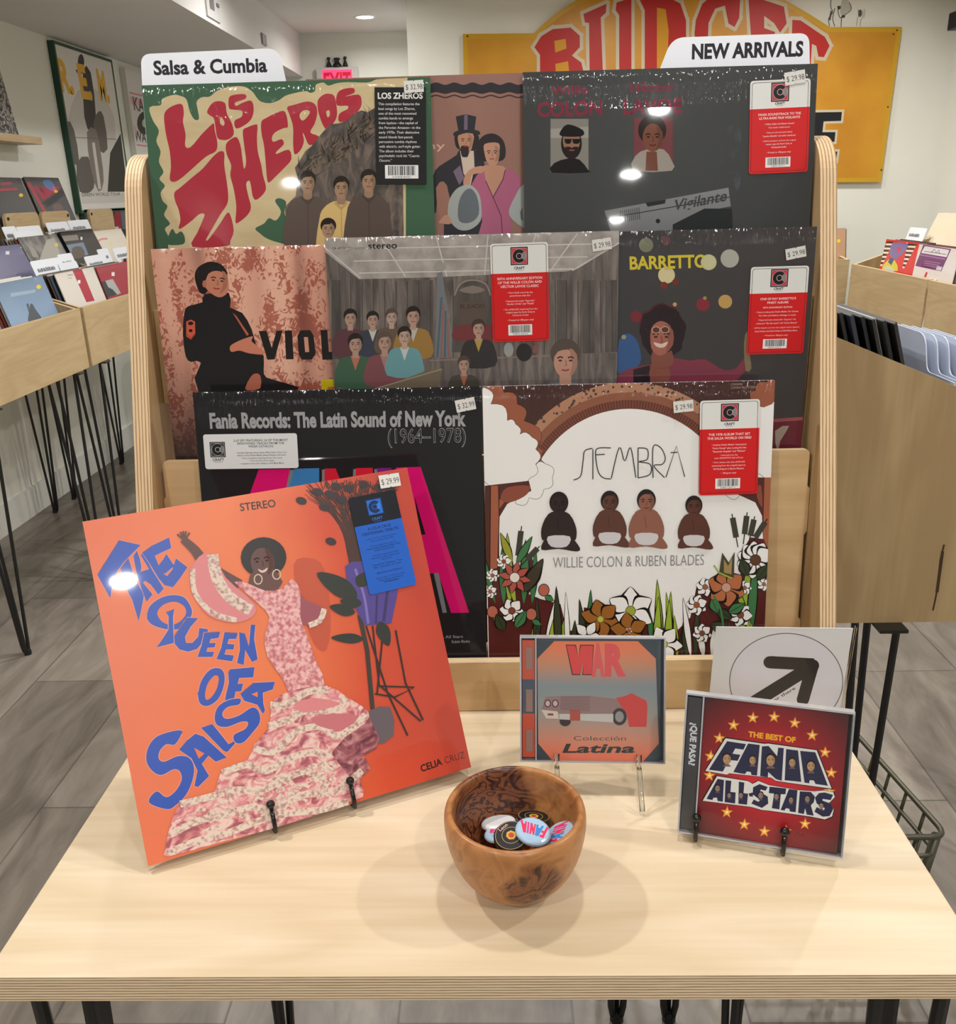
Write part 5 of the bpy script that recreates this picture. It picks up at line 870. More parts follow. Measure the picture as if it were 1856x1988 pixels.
# clear stand under it
t = thing('display_easel', 'clear acrylic easel holding the shrink-wrapped CD case', 'stand', Vector((.09, .22, 0))); MI = t.matrix_world.inverted(); M = A.M(); ACR = clear('clear_acrylic', (.93, .94, .95), .10)
for u in (1081, 1240):
    x = A.loc(u, 1488)[0]; a = M @ Vector((x, -.004, .010)); b = M @ Vector((x, -.004, -.003)); c_ = M @ Vector((x, .014, -.003)); d_ = M @ Vector((x, .016, .09)); f = Vector((b.x, b.y-.028, .004)); g = Vector((d_.x, d_.y+.045, .004)); q = MB()
    q.tube([a, b, c_, d_], .0026, ACR, 8); q.tube([b, f], .0026, ACR, 8); q.tube([d_, g], .0026, ACR, 8); o = q.build('prong', smooth=True); o.parent = t; o.matrix_parent_inverse = MI
q = MB(); xs = [A.loc(u, 1488)[0] for u in (1081, 1240)]; q.tube([M @ Vector((xs[0], .016, .05)), M @ Vector((xs[1], .016, .05))], .0026, ACR, 8); o = q.build('cross_bar'); o.parent = t; o.matrix_parent_inverse = MI
# arrow sign in a clear holder
A = cover('arrow_sign', 'white card with a black arrow in a circle, behind the red CD', (.2322, .3442, .004), -.0432, -.025, False, .150, .120, -.0164, 'sign')
A.crop = (1400, 1180, 3.8224); ARW = (34, 30, 30)
ring = [(485+420*cos(2*pi*i/72), 550+356*sin(2*pi*i/72)) for i in range(73)]; A.line(ring, 6, (60, 58, 64)); A.poly(ring[:-1], (220, 217, 224)); A.line(ring, 5, (60, 58, 64))
A.line([(365, 408), (690, 425)], 92, ARW); A.line([(682, 430), (610, 682)], 92, ARW); A.line([(690, 430), (230, 715)], 96, ARW)
A.line([(230, 715), (60, 820)], 96, ARW)
for u, v in ((362, 408), (684, 432), (609, 684)): A.ell(u, v, 46, 45, ARW)
A.text('over there', (355, 726), (556, 606), 22, ARW, bold=.012)
q = MB(); q.box((.003, .0012, .004), (.147, .0022, .118), mat('white_card', (222, 221, 222), .6)); o = len(q.v); q.v += [v+Vector((0, .0011, 0)) for v in A.mb.v]
for f, mi in zip(A.mb.f, A.mb.mi): q.f.append([i+o for i in f]); q.mi.append(q._m(A.mb.ms[mi]))
q.build('arrow_card', A.root)
q = MB(); q.box((0, -.0012, 0), (.150, .0, .120), CLEAR); q.box((0, .0034, 0), (.150, .0046, .120), CLEAR); q.box((0, .0046, -.003), (.150, .022, -.001), CLEAR); q.box((0, -.0012, -.003), (.150, .0046, 0), CLEAR); q.build('clear_holder', A.root)
# ================================================================ bowl of badges
BC = Vector((.0165, .1005, 0))
ol = NT('olive_wood'); v = ol.coords('Object', (22, 22, 30), (.3, .5, .2)); n1 = ol.n('ShaderNodeTexNoise', i_Scale=1.0, i_Detail=2.0, i_Distortion=2.4); ol.l(v, n1.inputs['Vector'])
pp = ol.n('ShaderNodeMath', operation='MULTIPLY'); ol.l(n1.outputs['Fac'], pp.inputs[0]); pp.inputs[1].default_value = 11.0; pg = ol.n('ShaderNodeMath', operation='PINGPONG'); ol.l(pp.outputs[0], pg.inputs[0]); pg.inputs[1].default_value = 1.0
def blob(cx_, cy_, cz_, r0, r1, dist=.018):
    tc = ol.n('ShaderNodeTexCoord'); nz = ol.n('ShaderNodeTexNoise', i_Scale=38.0, i_Detail=3.0); ol.l(tc.outputs['Object'], nz.inputs['Vector']); mm = ol.n('ShaderNodeVectorMath', operation='MULTIPLY_ADD'); ol.l(nz.outputs['Color'], mm.inputs[0]); mm.inputs[1].default_value = (dist*2,)*3; ol.l(tc.outputs['Object'], mm.inputs[2])
    d = ol.n('ShaderNodeVectorMath', operation='DISTANCE'); ol.l(mm.outputs[0], d.inputs[0]); d.inputs[1].default_value = (cx_+dist, cy_+dist, cz_+dist); mr = ol.n('ShaderNodeMapRange'); mr.inputs['From Min'].default_value = r1; mr.inputs['From Max'].default_value = r0; ol.l(d.outputs['Value'], mr.inputs['Value']); return mr.outputs['Result']
b1 = blob(-.026, .040, .050, .040, .050); b2 = blob(.014, -.052, .040, .020, .031)
mxb = ol.n('ShaderNodeMath', operation='MAXIMUM'); ol.l(b1, mxb.inputs[0]); ol.l(b2, mxb.inputs[1])
base = ol.ramp(n1.outputs['Fac'], [(.3, (138, 86, 48)), (.5, (178, 122, 72)), (.7, (158, 102, 58))]); dark = ol.ramp(pg.outputs[0], [(.0, (44, 20, 14)), (.35, (82, 44, 28)), (.75, (136, 82, 46)), (1, (110, 60, 34))])
mxc = ol.n('ShaderNodeMix', data_type='RGBA'); ol.l(mxb.outputs[0], mxc.inputs[0]); ol.l(base, mxc.inputs[6]); ol.l(dark, mxc.inputs[7]); ol.l(mxc.outputs[2], ol.b.inputs['Base Color']); ol.b.inputs['Roughness'].default_value = .33
q = MB()
outer = [(.0001, 0), (.024, 0), (.030, .002), (.042, .012), (.052, .027), (.058, .046), (.0605, .064), (.0600, .074), (.0580, .0785), (.0550, .0795)]; inner = [(.0525, .0775), (.0518, .072), (.0515, .058), (.048, .040), (.040, .024), (.027, .014), (.012, .011), (.0001, .0105)]
q.lathe(outer+inner, ol.m, 96); ob = q.build('wooden_bowl', smooth=True); ob.location = BC
tag(ob, 'small turned bowl of dark-grained olive wood holding round badges', 'bowl'); md = ob.modifiers.new('s', 'SUBSURF'); md.levels = 1; md.render_levels = 1
def badge(label, px, z, tilt, face, rim, art=None, r=.0156):
    """pin-back button: pressed rim shell with a printed domed face"""
    p = at_z(px[0], px[1], z); n = Vector((sin(tilt[1])*cos(tilt[0]), sin(tilt[1])*sin(tilt[0]), cos(tilt[1]))); X = Vector((cos(tilt[2]), sin(tilt[2]), 0)); X = (X-n*X.dot(n)).normalized(); Y = n.cross(X)
    M = Matrix((X, Y, n)).transposed().to_4x4(); M.translation = p
    t = thing('button_badge', label, 'badge', M, 'badges in the bowl')
    q = MB(); q.lathe([(.0001, -.0012), (r*.86, -.0012), (r*.93, -.0020), (r*.99, -.0012), (r, .0002), (r*.97, .0012)], rim, 36); q.build('rim', t, smooth=True)
    q = MB(); q.lathe([(r*.97, .0012), (r*.90, .0022), (r*.80, .0028), (.0001, .0028)], face, 36); o = len(q.v)
    if art:
        S = Art((-r, -r, .0028), (1, 0, 0), (0, 1, 0), 2*r, 2*r, False, .00003); art(S, r); q.v += [Vector((v.x-r, v.z-r, .0028-v.y)) for v in S.mb.v]
        for f, mi in zip(S.mb.f, S.mb.mi): q.f.append([i+o for i in f]); q.mi.append(q._m(S.mb.ms[mi]))
    q.build('printed_face', t, smooth=False)
SKY = mat('badge_sky_blue', (168, 198, 222), .2, coat=.6); BKB = mat('badge_black', (26, 24, 24), .2, coat=.6); WHB = mat('badge_white', (222, 222, 224), .3); ORB = mat('badge_orange', (222, 130, 70), .2, coat=.6)
PK5, BL5 = (226, 52, 96), (66, 134, 200)
def fania(S, r):
    x0 = r*.42; k = r/1.0
    for pts, c in (([(-.62, .34), (-.36, .32), (-.40, .18), (-.52, .18), (-.54, .06), (-.42, .05), (-.46, -.08), (-.58, -.07), (-.68, -.36), (-.80, -.36)], PK5), ([(-.32, .32), (-.12, .31), (-.10, -.34), (-.22, -.34), (-.22, -.18), (-.34, -.18), (-.40, -.35), (-.52, -.35)], BL5), ([(-.08, .31), (.0, .31), (.10, .05), (.10, .31), (.20, .31), (.24, -.34), (.14, -.34), (.02, -.08), (.02, -.34), (-.07, -.34)], PK5), ([(.24, .31), (.34, .31), (.42, -.35), (.30, -.34)], (200, 70, 140)), ([(.38, .31), (.54, .32), (.84, -.36), (.70, -.36), (.64, -.2), (.54, -.2), (.56, -.35), (.46, -.35)], PK5)): S.lpoly([(r+x*r*.98, r+y*r*1.25) for x, y in pts], c)
def blackb(word, spot):
    def f(S, r):
        for a, c in ((.88, (176, 146, 96)), (.85, (26, 24, 24)), (.52, (176, 146, 96)), (.49, (26, 24, 24))): S.lpoly([(r+a*r*cos(2*pi*i/32), r+a*r*sin(2*pi*i/32)) for i in range(32)], c)
        S.lpoly([(r+.28*r*cos(2*pi*i/7), r+.3*r*sin(2*pi*i/7)) for i in range(7)], (206, 164, 60)); S.lpoly([(r+.16*r*cos(2*pi*i/7), r+.18*r*sin(2*pi*i/7)) for i in range(7)], spot); S.ltext(word, r, r*1.58, r*.2, (214, 176, 170), bold=.01)
    return f
badge('white badge lying face down, back of the pile in the bowl', (968, 1598), .0400, (1.9, .35, 0), WHB, WHB)
badge('black badge with a gold ring, rearmost on the right of the bowl', (1036, 1590), .0420, (1.3, .30, 2.9), BKB, BKB, blackb('Celia', (200, 60, 50)))
badge('half-buried orange badge at the front of the bowl', (1014, 1642), .0390, (-1.6, .3, 0), ORB, ORB)
badge('pale blue badge peeking from the right side of the pile', (1086, 1621), .0440, (-.1, -.5, 1.2), SKY, SKY, fania)
badge('pale blue badge with pink and blue letters, left of the pile', (974, 1616), .0445, (2.4, .3, 2.7), SKY, SKY, fania)
badge('black badge with cream script and a gold emblem, front of the pile', (993, 1625), .0485, (-1.9, .30, .7), BKB, BKB, blackb('Leon', (190, 60, 44)))
badge('pale blue badge lying upside down on top of the pile', (1035, 1615), .0520, (-.6, .22, 2.95), SKY, SKY, fania)
# ================================================================ record bins along the walls
def record_bin(name, label, O, X, Lg, tiers=True, zt=.223, zb=.02, depth=.64, legs=(0.095, 0.095), hgt=.53):
    """plywood browser bin: local x along the front, y into the bin, z up; O on the floor line of the front left corner"""
    X = Vector(X).normalized(); Z = Vector((0, 0, 1)); Y = Z.cross(X); M = Matrix((X, Y, Z)).transposed().to_4x4(); M.translation = Vector((O[0], O[1], 0))
    t = thing(name, label, 'record bin', M, 'record bins'); th = .014
    q = MB(); q.box((0, 0, zb), (Lg, th, zt), W_BIN); q.build('front_panel', t, bevel=.001)
    for x in (0, Lg-th):
        pr = [(th, zb), (depth, zb), (depth, hgt-.05), (th+.30, zt+.10), (th, zt)] if tiers else [(th, zb), (depth, zb), (depth, zt+.06), (th, zt)]
        q = MB(); q.prism(pr, 'X', 0, th, W_BINZ, E_BINX); o = q.build('side_panel', t, bevel=.001); o.location = (x, 0, 0)
    q = MB(); q.prism([(th, zb), (depth, zb), (depth, zb+.015), (.34, zb+.015), (th, zb+.012)], 'X', th, Lg-th, W_BIN); q.build('base', t)
    if tiers:
        q = MB(); q.prism([(.300, zb+.016), (.312, zb+.016), (.312, .20), (.300, .20)], 'X', th, Lg-th, W_BIN); q.build('riser', t)
        q = MB(); q.prism([(.313, .130), (depth-.005, .130), (depth-.005, .144), (.313, .144)], 'X', th, Lg-th, W_BIN); q.build('upper_shelf', t)
        for a, b in ((0, .26), (Lg-.27, Lg)):
            pl = rounded([(a, .145), (b, .145), (b, hgt), (a, hgt)], {2: .03, 3: .03}, .03, 6); q = MB(); q.prism(pl, 'Y', .455, .467, W_BIN); o = q.build('upright_panel', t)
            s = MB(); cxx = b-.02 if a == 0 else a+.02; s.lathe([(.0001, 0), (.006, 0), (.006, .004), (.0001, .004)], BLACK, 12, M=Matrix.Translation((cxx, .455, hgt-.02)) @ Matrix.Rotation(pi/2, 4, 'X')); so = s.build('bolt', o)
    else:
        q = MB(); q.box((th, depth-th, zb), (Lg-th, depth, zt+.06), W_BIN); q.build('back_panel', t)
    for x, y, sx, sy in ((legs[0], .045, 1, 1), (Lg-legs[1], .045, -1, 1), (legs[0], depth-.06, 1, -1), (Lg-legs[1], depth-.06, -1, -1)): hairpin(x, y, zb, ZF, sx, sy, 'leg', t, .0055, .065)
    return t, M
LEFT = dict(X=(0, 1, 0))
record_bin('record_bin', 'plywood record bin nearest at left, its front panel cut by the photo edge', (-1.42, 1.84), (0, 1, 0), .735)
record_bin('record_bin', 'second plywood record bin along the left wall, before the rack hides it', (-1.42, 2.60), (0, 1, 0), .735)
record_bin('record_bin', 'far plywood record bin at left, mostly hidden behind the rack', (-1.42, 3.36), (0, 1, 0), .735)
RW = [record_bin('record_bin', 'plywood record bin along the right wall holding a red cover and a white cover', (1.565, 3.60), (0, -1, 0), .735), record_bin('record_bin', 'plywood record bin at the right photo edge, only its corner in view', (1.565, 2.845), (0, -1, 0), .735)]
record_bin('record_bin', 'small far record bin by the partition wall, peeking out right of the rack', (.90, 3.84), (1, 0, 0), .745, False)
# ---------------------------------------------------------------- records in the bins
ORD = ('first', 'second', 'third', 'fourth', 'fifth', 'sixth', 'seventh', 'eighth', 'ninth', 'tenth', 'eleventh', 'twelfth')
_REC = {}
def rec(c, th=.0035):
    k = (tuple(c), th)
    if k not in _REC:
        q = MB(); m_ = mat('card_%d_%d_%d' % tuple(c), c, .45, coat=.3); q.box((0, 0, 0), (LP, th, LP), m_); q.box((.002, .0004, LP), (LP-.002, th-.0004, LP+.0004), mat('card_edge_%d' % (int(sum(c))//40), tuple(int(60+.55*x) for x in c) if sum(c) > 240 else tuple(int(20+.9*x) for x in c), .6)); o = q.build('record_sleeve'); _REC[k] = o.data; bpy.data.objects.remove(o)
    return _REC[k]
def place_rec(c, O, X, lean, label, group, th=.0035):
    X = Vector(X).normalized(); bk = Vector((0, 0, 1)).cross(X); Y = cos(lean)*Vector((0, 0, 1))+sin(lean)*bk; N_ = X.cross(Y)
    m_ = Matrix((X, -N_, Y)).transposed().to_4x4(); m_.translation = Vector(O); o = bpy.data.objects.new('record_sleeve', rec(c, th)); COL.objects.link(o); o.matrix_world = m_; return tag(o, label, 'record sleeve', group)
def stack(tl, xw, X, lean, n, what, group, art=None, base=(120, 120, 120), seed=1, step=.0075, shades=None, flo=None, hgt=.315):
    """front sleeve with its cover, then n more behind it. tl: world point of its top left corner"""
    X = Vector(X).normalized(); bk = Vector((0, 0, 1)).cross(X); Y = cos(lean)*Vector((0, 0, 1))+sin(lean)*bk
    O = Vector(tl)-Y*LP; A = Art(O, X, Y, LP, LP, True); A.root = thing('record_sleeve', what[0], 'record sleeve', A.M(), group)
    if art: art(A)
    finish(A, base, .0035)
    rg = random.Random(seed); pal = shades or [(40, 38, 40), (214, 208, 196), (96, 80, 70), (150, 140, 128), (70, 84, 100), (190, 176, 150), (120, 60, 54), (222, 218, 210)]
    for k in range(n):
        d = bk*(step*(k+1))*cos(lean)+Vector((0, 0, 1))*rg.uniform(-.008, .0)+X*rg.uniform(-.01, .01)
        place_rec(rg.choice(pal), O+d, X, lean+rg.uniform(-.004, .004)*0, '%s record sleeve behind the %s' % (ORD[k], what[1]), group)
    return A
def divider(O, X, w, h, label, lines=1, lean=.12, group='index cards in the bins', tabs=None):
    X = Vector(X).normalized(); bk = Vector((0, 0, 1)).cross(X); Y = cos(lean)*Vector((0, 0, 1))+sin(lean)*bk; A = Art(O, X, Y, w, h, False, .0003); rg = random.Random(str(label))
    for k in range(lines):
        y = h*(.80-.12*k); x = w*.12
        while x < w*.72:
            dx = w*rg.uniform(.03, .07); A.lpoly([(x, y-h*.05), (x+dx*.7, y-h*.05), (x+dx*.7, y+h*rg.uniform(.0, .05)), (x, y+h*.03)], (84, 88, 96)); x += dx
    q = MB(); pl = rounded([(0, 0), (w, 0), (w, h), (0, h)], {2: .01, 3: .01}, .01, 4); q.prism(pl, 'Y', 0, .0014, mat('index_card', (226, 231, 238), .4))
    o_ = len(q.v); q.v += A.mb.v
    for f, mi in zip(A.mb.f, A.mb.mi): q.f.append([i+o_ for i in f]); q.mi.append(q._m(A.mb.ms[mi]))
    return tag(q.build('index_card', M=A.M()), label, 'index card', group)
YL = (0, 1, 0)
def px_cover(A, crop): A.crop = crop
C7 = (0, 330, 6.8538)
YEL = (224, 190, 40)
def a_blue(A):
    A.crop = C7; A.ell(515, 1555, 30, 28, YEL); A.poly([(140, 1640), (470, 1590), (470, 1630), (150, 1690)], (150, 168, 186)); A.poly([(350, 1790), (380, 1780), (390, 1850), (400, 1790), (430, 1780), (470, 1850), (590, 2050), (380, 2050), (385, 1900)], (84, 90, 100), 2)
stack((-1.522, 2.56-.315, .336), 0, YL, .255, 10, ('pale blue record sleeve with two tiny figures, nearest left bin', 'pale blue cover at left'), 'records in the nearest left bin', a_blue, grad_ink('pale_blue_print', [(0, (128, 152, 184)), (.6, (132, 158, 190)), (1, (104, 130, 156))], 2, 0, .31), 1)
def a_white(A): A.crop = C7; A.line([(900, 1400), (970, 1395)], 10, (120, 118, 114)); A.line([(905, 1440), (960, 1435)], 8, (150, 148, 144)); A.poly([(960, 1330), (1080, 1300), (1260, 1740), (1150, 1760)], (170, 56, 72)); A.rect(1035, 1465, 1070, 1510, (226, 226, 226))
stack((-1.521, 2.648, .332), 0, YL, .25, 9, ('white record sleeve with a dark red band, front of the second left bin', 'white and red cover at left'), 'records in the second left bin', a_white, (214, 208, 200), 2)
def a_red(A): A.crop = C7; A.poly([(1310, 1500), (1500, 1450), (1610, 1640), (1420, 1700)], (52, 62, 66)); A.poly([(1400, 1475), (1500, 1450), (1610, 1640), (1560, 1660), (1500, 1590), (1440, 1560)], (170, 170, 168)); A.rect(1485, 1360, 1525, 1410, (222, 222, 220))
stack((-1.515, 2.972, .330), 0, YL, .24, 9, ('crimson record sleeve with a small inset picture, beside the rack post', 'crimson cover at left'), 'records in the second left bin', a_red, (158, 50, 66), 3)
def a_grey(A): A.crop = C7; A.poly([(620, 930), (720, 900), (830, 1200), (520, 1210)], (168, 166, 156)); A.poly([(370, 1000), (460, 1050), (520, 1160), (440, 1160)], (150, 148, 142)); A.ell(750, 995, 22, 24, YEL)
UPZ = .45
stack((-1.78, 2.945, UPZ-.005), 0, YL, .36, 8, ('grey patterned record sleeve with a yellow dot, upper pocket of the second left bin', 'grey patterned cover at left'), 'records in the upper left pockets', a_grey, noise_ink('grey_photo', [(.4, (72, 70, 70)), (.6, (128, 126, 122))], (20, 20, 20)), 4)
def a_black(A): A.crop = C7; A.poly([(820, 880), (1030, 860), (1050, 930), (850, 950)], (132, 124, 118)); A.poly([(870, 1000), (1110, 960), (1180, 1130), (930, 1180)], (112, 128, 152)); A.poly([(960, 1040), (1080, 1020), (1130, 1140), (980, 1180)], (86, 74, 66), 2); A.rect(1072, 890, 1096, 930, (224, 224, 224))
stack((-1.78, 3.290, UPZ+.002), 0, YL, .36, 8, ('black record sleeve with a pale blue inset scene, upper pocket at left', 'black inset cover at left'), 'records in the upper left pockets', a_black, (38, 34, 34), 5)
def a_cream(A): A.crop = C7; A.line([(1210, 945), (1250, 930), (1300, 945), (1350, 920), (1430, 915)], 26, (214, 140, 140), 3); A.ell(1480, 990, 16, 16, (224, 214, 120))
stack((-1.78, 3.612, UPZ-.010), 0, YL, .36, 7, ('cream record sleeve with pink script, upper pocket just left of the rack', 'cream cover with pink script'), 'records in the upper left pockets', a_cream, (222, 214, 200), 6)
def a_violet(A): A.crop = C7; A.rect(75, 1080, 125, 1125, (214, 214, 224))
stack((-1.74, 2.560, .425), 0, YL, .36, 7, ('violet-grey record sleeve at the left photo edge, upper pocket of the nearest bin', 'violet-grey cover at left'), 'records in the upper left pockets', a_violet, (112, 110, 140), 7)
def a_d1(A):
    A.crop = C7; A.poly([(-60, 250), (230, 235), (240, 265), (-50, 285)], (170, 52, 66)); A.line([(10, 185), (150, 175)], 34, (150, 60, 72)); A.ell(280, 335, 28, 24, YEL)
stack((-1.95, 3.075, .664), 0, YL, .27, 1, ('tall dark grey record sleeve with a red stripe, standing above the bins at far left', 'tall striped cover at left'), 'records on the upright panels', a_d1, (74, 72, 76), 8)
def a_d2(A):
    A.crop = C7; A.poly([(352, 160), (396, 160), (626, 560), (584, 568)], (168, 44, 62)); A.poly([(575, 575), (650, 560), (690, 650), (600, 662)], YEL); A.poly([(570, 150), (660, 130), (720, 200), (740, 270), (660, 270), (600, 220)], (70, 112, 160), 3); A.line([(745, 610), (860, 590)], 20, (200, 198, 196)); A.poly([(700, 480), (800, 440), (850, 560), (760, 600)], (104, 78, 78), 3); A.ell(745, 285, 26, 20, YEL)
stack((-1.95, 3.418, .668), 0, YL, .27, 1, ('tall dark record sleeve with vertical red and yellow lettering, above the left bins', 'tall lettered cover at left'), 'records on the upright panels', a_d2, (66, 66, 72), 9)
IC = 'white index card with a blue-grey heading, '
k = 0
for (u, v, x, w_, where) in ((85, 432, -1.86, .20, 'below the tall lettered cover at left'), (128, 428, -1.87, .21, 'right of centre below the tall lettered cover'), (28, 440, -1.84, .19, 'below the tall striped cover at left'), (22, 450, -1.80, .19, 'just above the grey patterned cover'), (0, 440, -1.84, .10, 'at the left photo edge below the plywood upright'),
                        (55, 507, -1.62, .22, 'in front of the grey patterned cover'), (108, 494, -1.63, .12, 'standing above the white and red cover'), (110, 511, -1.61, .15, 'directly behind the white and red cover'), (160, 498, -1.62, .20, 'directly behind the crimson cover'), (185, 484, -1.64, .11, 'behind the crimson cover and taller'), (215, 482, -1.64, .20, 'right of the crimson cover beside the rack')):
    p = at_x(u, v, x); divider((x+.05, p.y, p.z-.16), YL, w_, .165, IC+where, lean=.28)
# loose stack at far right of left bins
for k, c in enumerate(((206, 190, 70), (120, 60, 66), (150, 110, 112), (40, 32, 34), (216, 208, 192))):
    place_rec(c, (-1.470-.012*k+.02, 3.37+.006*k, .03), YL, .27, '%s thin-edged record sleeve from the front, beside the rack post at left' % ORD[k], 'records in the far left bin')
# right wall
YR_ = (0, -1, 0)
C6 = (1500, 380, 4.7331)
def a_r1(A):
    A.crop = C6
    for k in range(6):
        A.poly([(1050-k*16, 420+k*38), (1110-k*18, 422+k*38), (1100-k*18, 440+k*38), (1042-k*16, 438+k*38)], (24, 22, 22) if k % 1 == 0 else WHT); A.poly([(1046-k*16, 438+k*38), (1104-k*18, 440+k*38), (1096-k*18, 456+k*38), (1036-k*16, 454+k*38)], (236, 220, 200))
        A.poly([(1240-k*8, 440+k*38), (1325-k*20, 445+k*38), (1316-k*20, 462+k*38), (1236-k*8, 458+k*38)], (24, 22, 22)); A.poly([(1236-k*8, 458+k*38), (1316-k*20, 462+k*38), (1308-k*20, 478+k*38), (1232-k*8, 474+k*38)], (236, 220, 200))
    A.poly([(1110, 430), (1240, 440), (1230, 490), (1140, 580), (1080, 550), (1080, 490)], (120, 104, 156), 2); A.poly([(1000, 680), (1060, 590), (1120, 590), (1150, 690)], (214, 196, 40), 2); A.poly([(1080, 570), (1120, 580), (1090, 640), (1060, 610)], (40, 80, 120)); A.ell(1160, 500, 16, 30, (206, 40, 90), .3); A.poly([(1010, 680), (1040, 650), (1090, 655), (1120, 695)], (200, 206, 180), 2)
p1_ = at_z(1721, 464, .338)
stack(p1_, 0, YR_, .12, 8, ('bright red record sleeve with striped sides, front of the right wall bin', 'red striped cover at right'), 'records in the right wall bin', a_r1, (214, 36, 40), 21)
def a_r2(A):
    A.crop = C6; PU2 = (112, 42, 104); A.poly([(1385, 450), (1640, 490), (1550, 695), (1310, 645)], PU2); A.poly([(1398, 462), (1625, 498), (1598, 565), (1365, 525)], (226, 220, 224)); A.poly([(1355, 535), (1590, 575), (1583, 590), (1350, 548)], (160, 110, 156)); A.line([(1390, 510), (1595, 540)], 5, (40, 36, 40)); A.line([(1460, 520), (1490, 490), (1500, 525), (1530, 500), (1530, 530)], 6, (40, 36, 40)); A.poly([(1510, 645), (1560, 655), (1545, 690), (1500, 680)], (206, 196, 206)); A.poly([(1410, 700), (1425, 705), (1410, 750), (1390, 745)], (204, 50, 50))
    for k in range(3): A.line([(1400-k*8, 600+k*18), (1540-k*10, 622+k*18)], 7, (160, 110, 150))
p2_ = at_z(1785, 474, .336)
stack(p2_, 0, YR_, .10, 8, ('white record sleeve with a purple label, front of the right wall bin', 'white cover with purple label'), 'records in the right wall bin', a_r2, (224, 216, 212), 22)
stack(at_x(1822, 413, 1.93), 0, YR_, .38, 5, ('large plain cream record sleeve in the upper pocket of the right wall bin', 'plain cream cover at right'), 'records in the right wall bin', None, (220, 208, 184), 23)
p = at_x(1770, 440, 1.86); divider((1.86-.05, p.y, p.z-.155), YR_, .17, .16, IC+'above the white cover in the right wall bin', lean=.28)
def a_f1(A): A.crop = C6; A.ell(605, 415, 18, 16, YEL)
A = stack(at_y(1512, 447, 3.98), 0, (1, 0, 0), .25, 4, ('tan record sleeve with a yellow dot, in the far bin beside the rack post', 'tan dotted cover'), 'records in the far partition bin', a_f1, (176, 138, 108), 24)
place_rec((40, 38, 42), at_y(1496, 398, 4.20)-Vector((0, .02, .30)), (1, 0, 0), .06, 'tall black record sleeve at the back of the far bin, against the partition wall', 'records in the far partition bin')
# ================================================================ the big bin close at right
NB = thing('record_bin', 'large plywood record bin close at right, its tall sloping side towards the camera', 'record bin', Vector((.5, .85, 0)), 'record bins')
def nb(q, name, **kw): o = q.build(name, **kw); o.parent = NB; o.matrix_parent_inverse = Matrix.Translation((-.5, -.85, 0)); return o
NX0, NX1, NY0, NY1, NZ = .14, 1.02, .655, 1.04, -.036
sp_ = [(NX0, NZ), (NX1, NZ), (NX1, .18), (.92, .18), (.40, .397), (NX0, .397)]
WNB = W_BINZ
for y in (NY0, NY1-.012):
    q = MB(); q.prism(sp_, 'Y', y, y+.012, WNB, E_THIN); nb(q, 'side_panel')
q = MB(); q.box((NX0, NY0+.0125, NZ), (NX0+.012, NY1-.0125, .397), WNB); nb(q, 'back_panel')
q = MB(); q.box((NX1-.012, NY0+.0125, NZ), (NX1, NY1-.0125, .17), WNB); nb(q, 'front_panel')
q = MB(); q.prism([(NX0+.0125, .105), (.515, .105), (.642, .079), (.6425, -.012), (.86, -.02), (NX1-.0125, -.02), (NX1-.0125, NZ), (NX0+.0125, NZ)], 'Y', NY0+.0125, NY1-.0125, W_BIN); nb(q, 'sloped_base')
crack = MB(); CR = mat('veneer_split', (58, 36, 18), .8)
for a, b, c_ in ((1.833, 1.817, 1057), ):
    A = Art((NX0, NY0, NZ), (1, 0, 0), (0, 0, 1), .88, .44, False, .0002); A.line([(1833, 1057), (1826, 1085), (1822, 1120), (1818, 1152), (1811, 1185)], 3.4, CR, 3); A.line([(1830, 1070), (1823, 1120), (1819, 1150)], 6, CR, 3)
    o = A.mb.build('veneer_split'); o.matrix_world = A.M(); o.parent = NB; o.matrix_parent_inverse = NB.matrix_world.inverted(); o['label'] = 'dark split in the veneer'
for x, y, sx, sy, ft_ in ((NX0+.06, NY0+.03, 1, 1, (0, -.072)), (NX0+.135, NY0+.03, -1, 1, (-.012, -.072)), (.565, NY0+.035, -1, 1, (0, 0)), (NX0+.08, NY1-.06, 1, -1, (0, 0)), (NX1-.06, NY1-.06, -1, -1, (0, 0))):
    o = hairpin(x, y, NZ, ZF, sx, sy, 'leg', None, .0058, .032, True, ft_); o.parent = NB; o.matrix_parent_inverse = Matrix.Translation((-.5, -.85, 0))
# its records stand edge on, leaning back to the left
rg = random.Random(4)
for k in range(13):
    x = .425+.0098*k; c = rg.choice(((30, 28, 30), (24, 24, 28), (60, 58, 58), (34, 40, 56), (206, 200, 190), (26, 24, 24))) if k not in (2, 9) else (206, 202, 190)
    zb_ = .1150-max(0, (x-.40))*.2+.004
    if k > 8: zb_ -= .0
    place_rec(c, (x+.095, NY1-.335-.012*(k % 3), zb_-.004), (0, 1, 0), .30, '%s record sleeve from the left, standing edge-on in the large right bin' % (ORD[k] if k < 12 else 'thirteenth'), 'records in the large right bin', .0045)
def white_divider(k, label):
    x = .615+.0165*k; A = Art((x+.036, .905, .002-.003*k), (0, -1, 0), (-sin(.10), 0, cos(.10)), .225, .36, False)
    pl = rounded([(0, 0), (.225, 0), (.225, .308), (.142, .308), (.134, .36), (.0, .36)], {3: .012, 4: .02, 5: .018}, .01, 6); q = MB(); q.prism(pl, 'Y', 0, .0016, mat('divider_plastic', (206, 214, 230), .3)); return tag(q.build('bin_divider', M=A.M()), label, 'divider', 'white dividers in the large right bin')
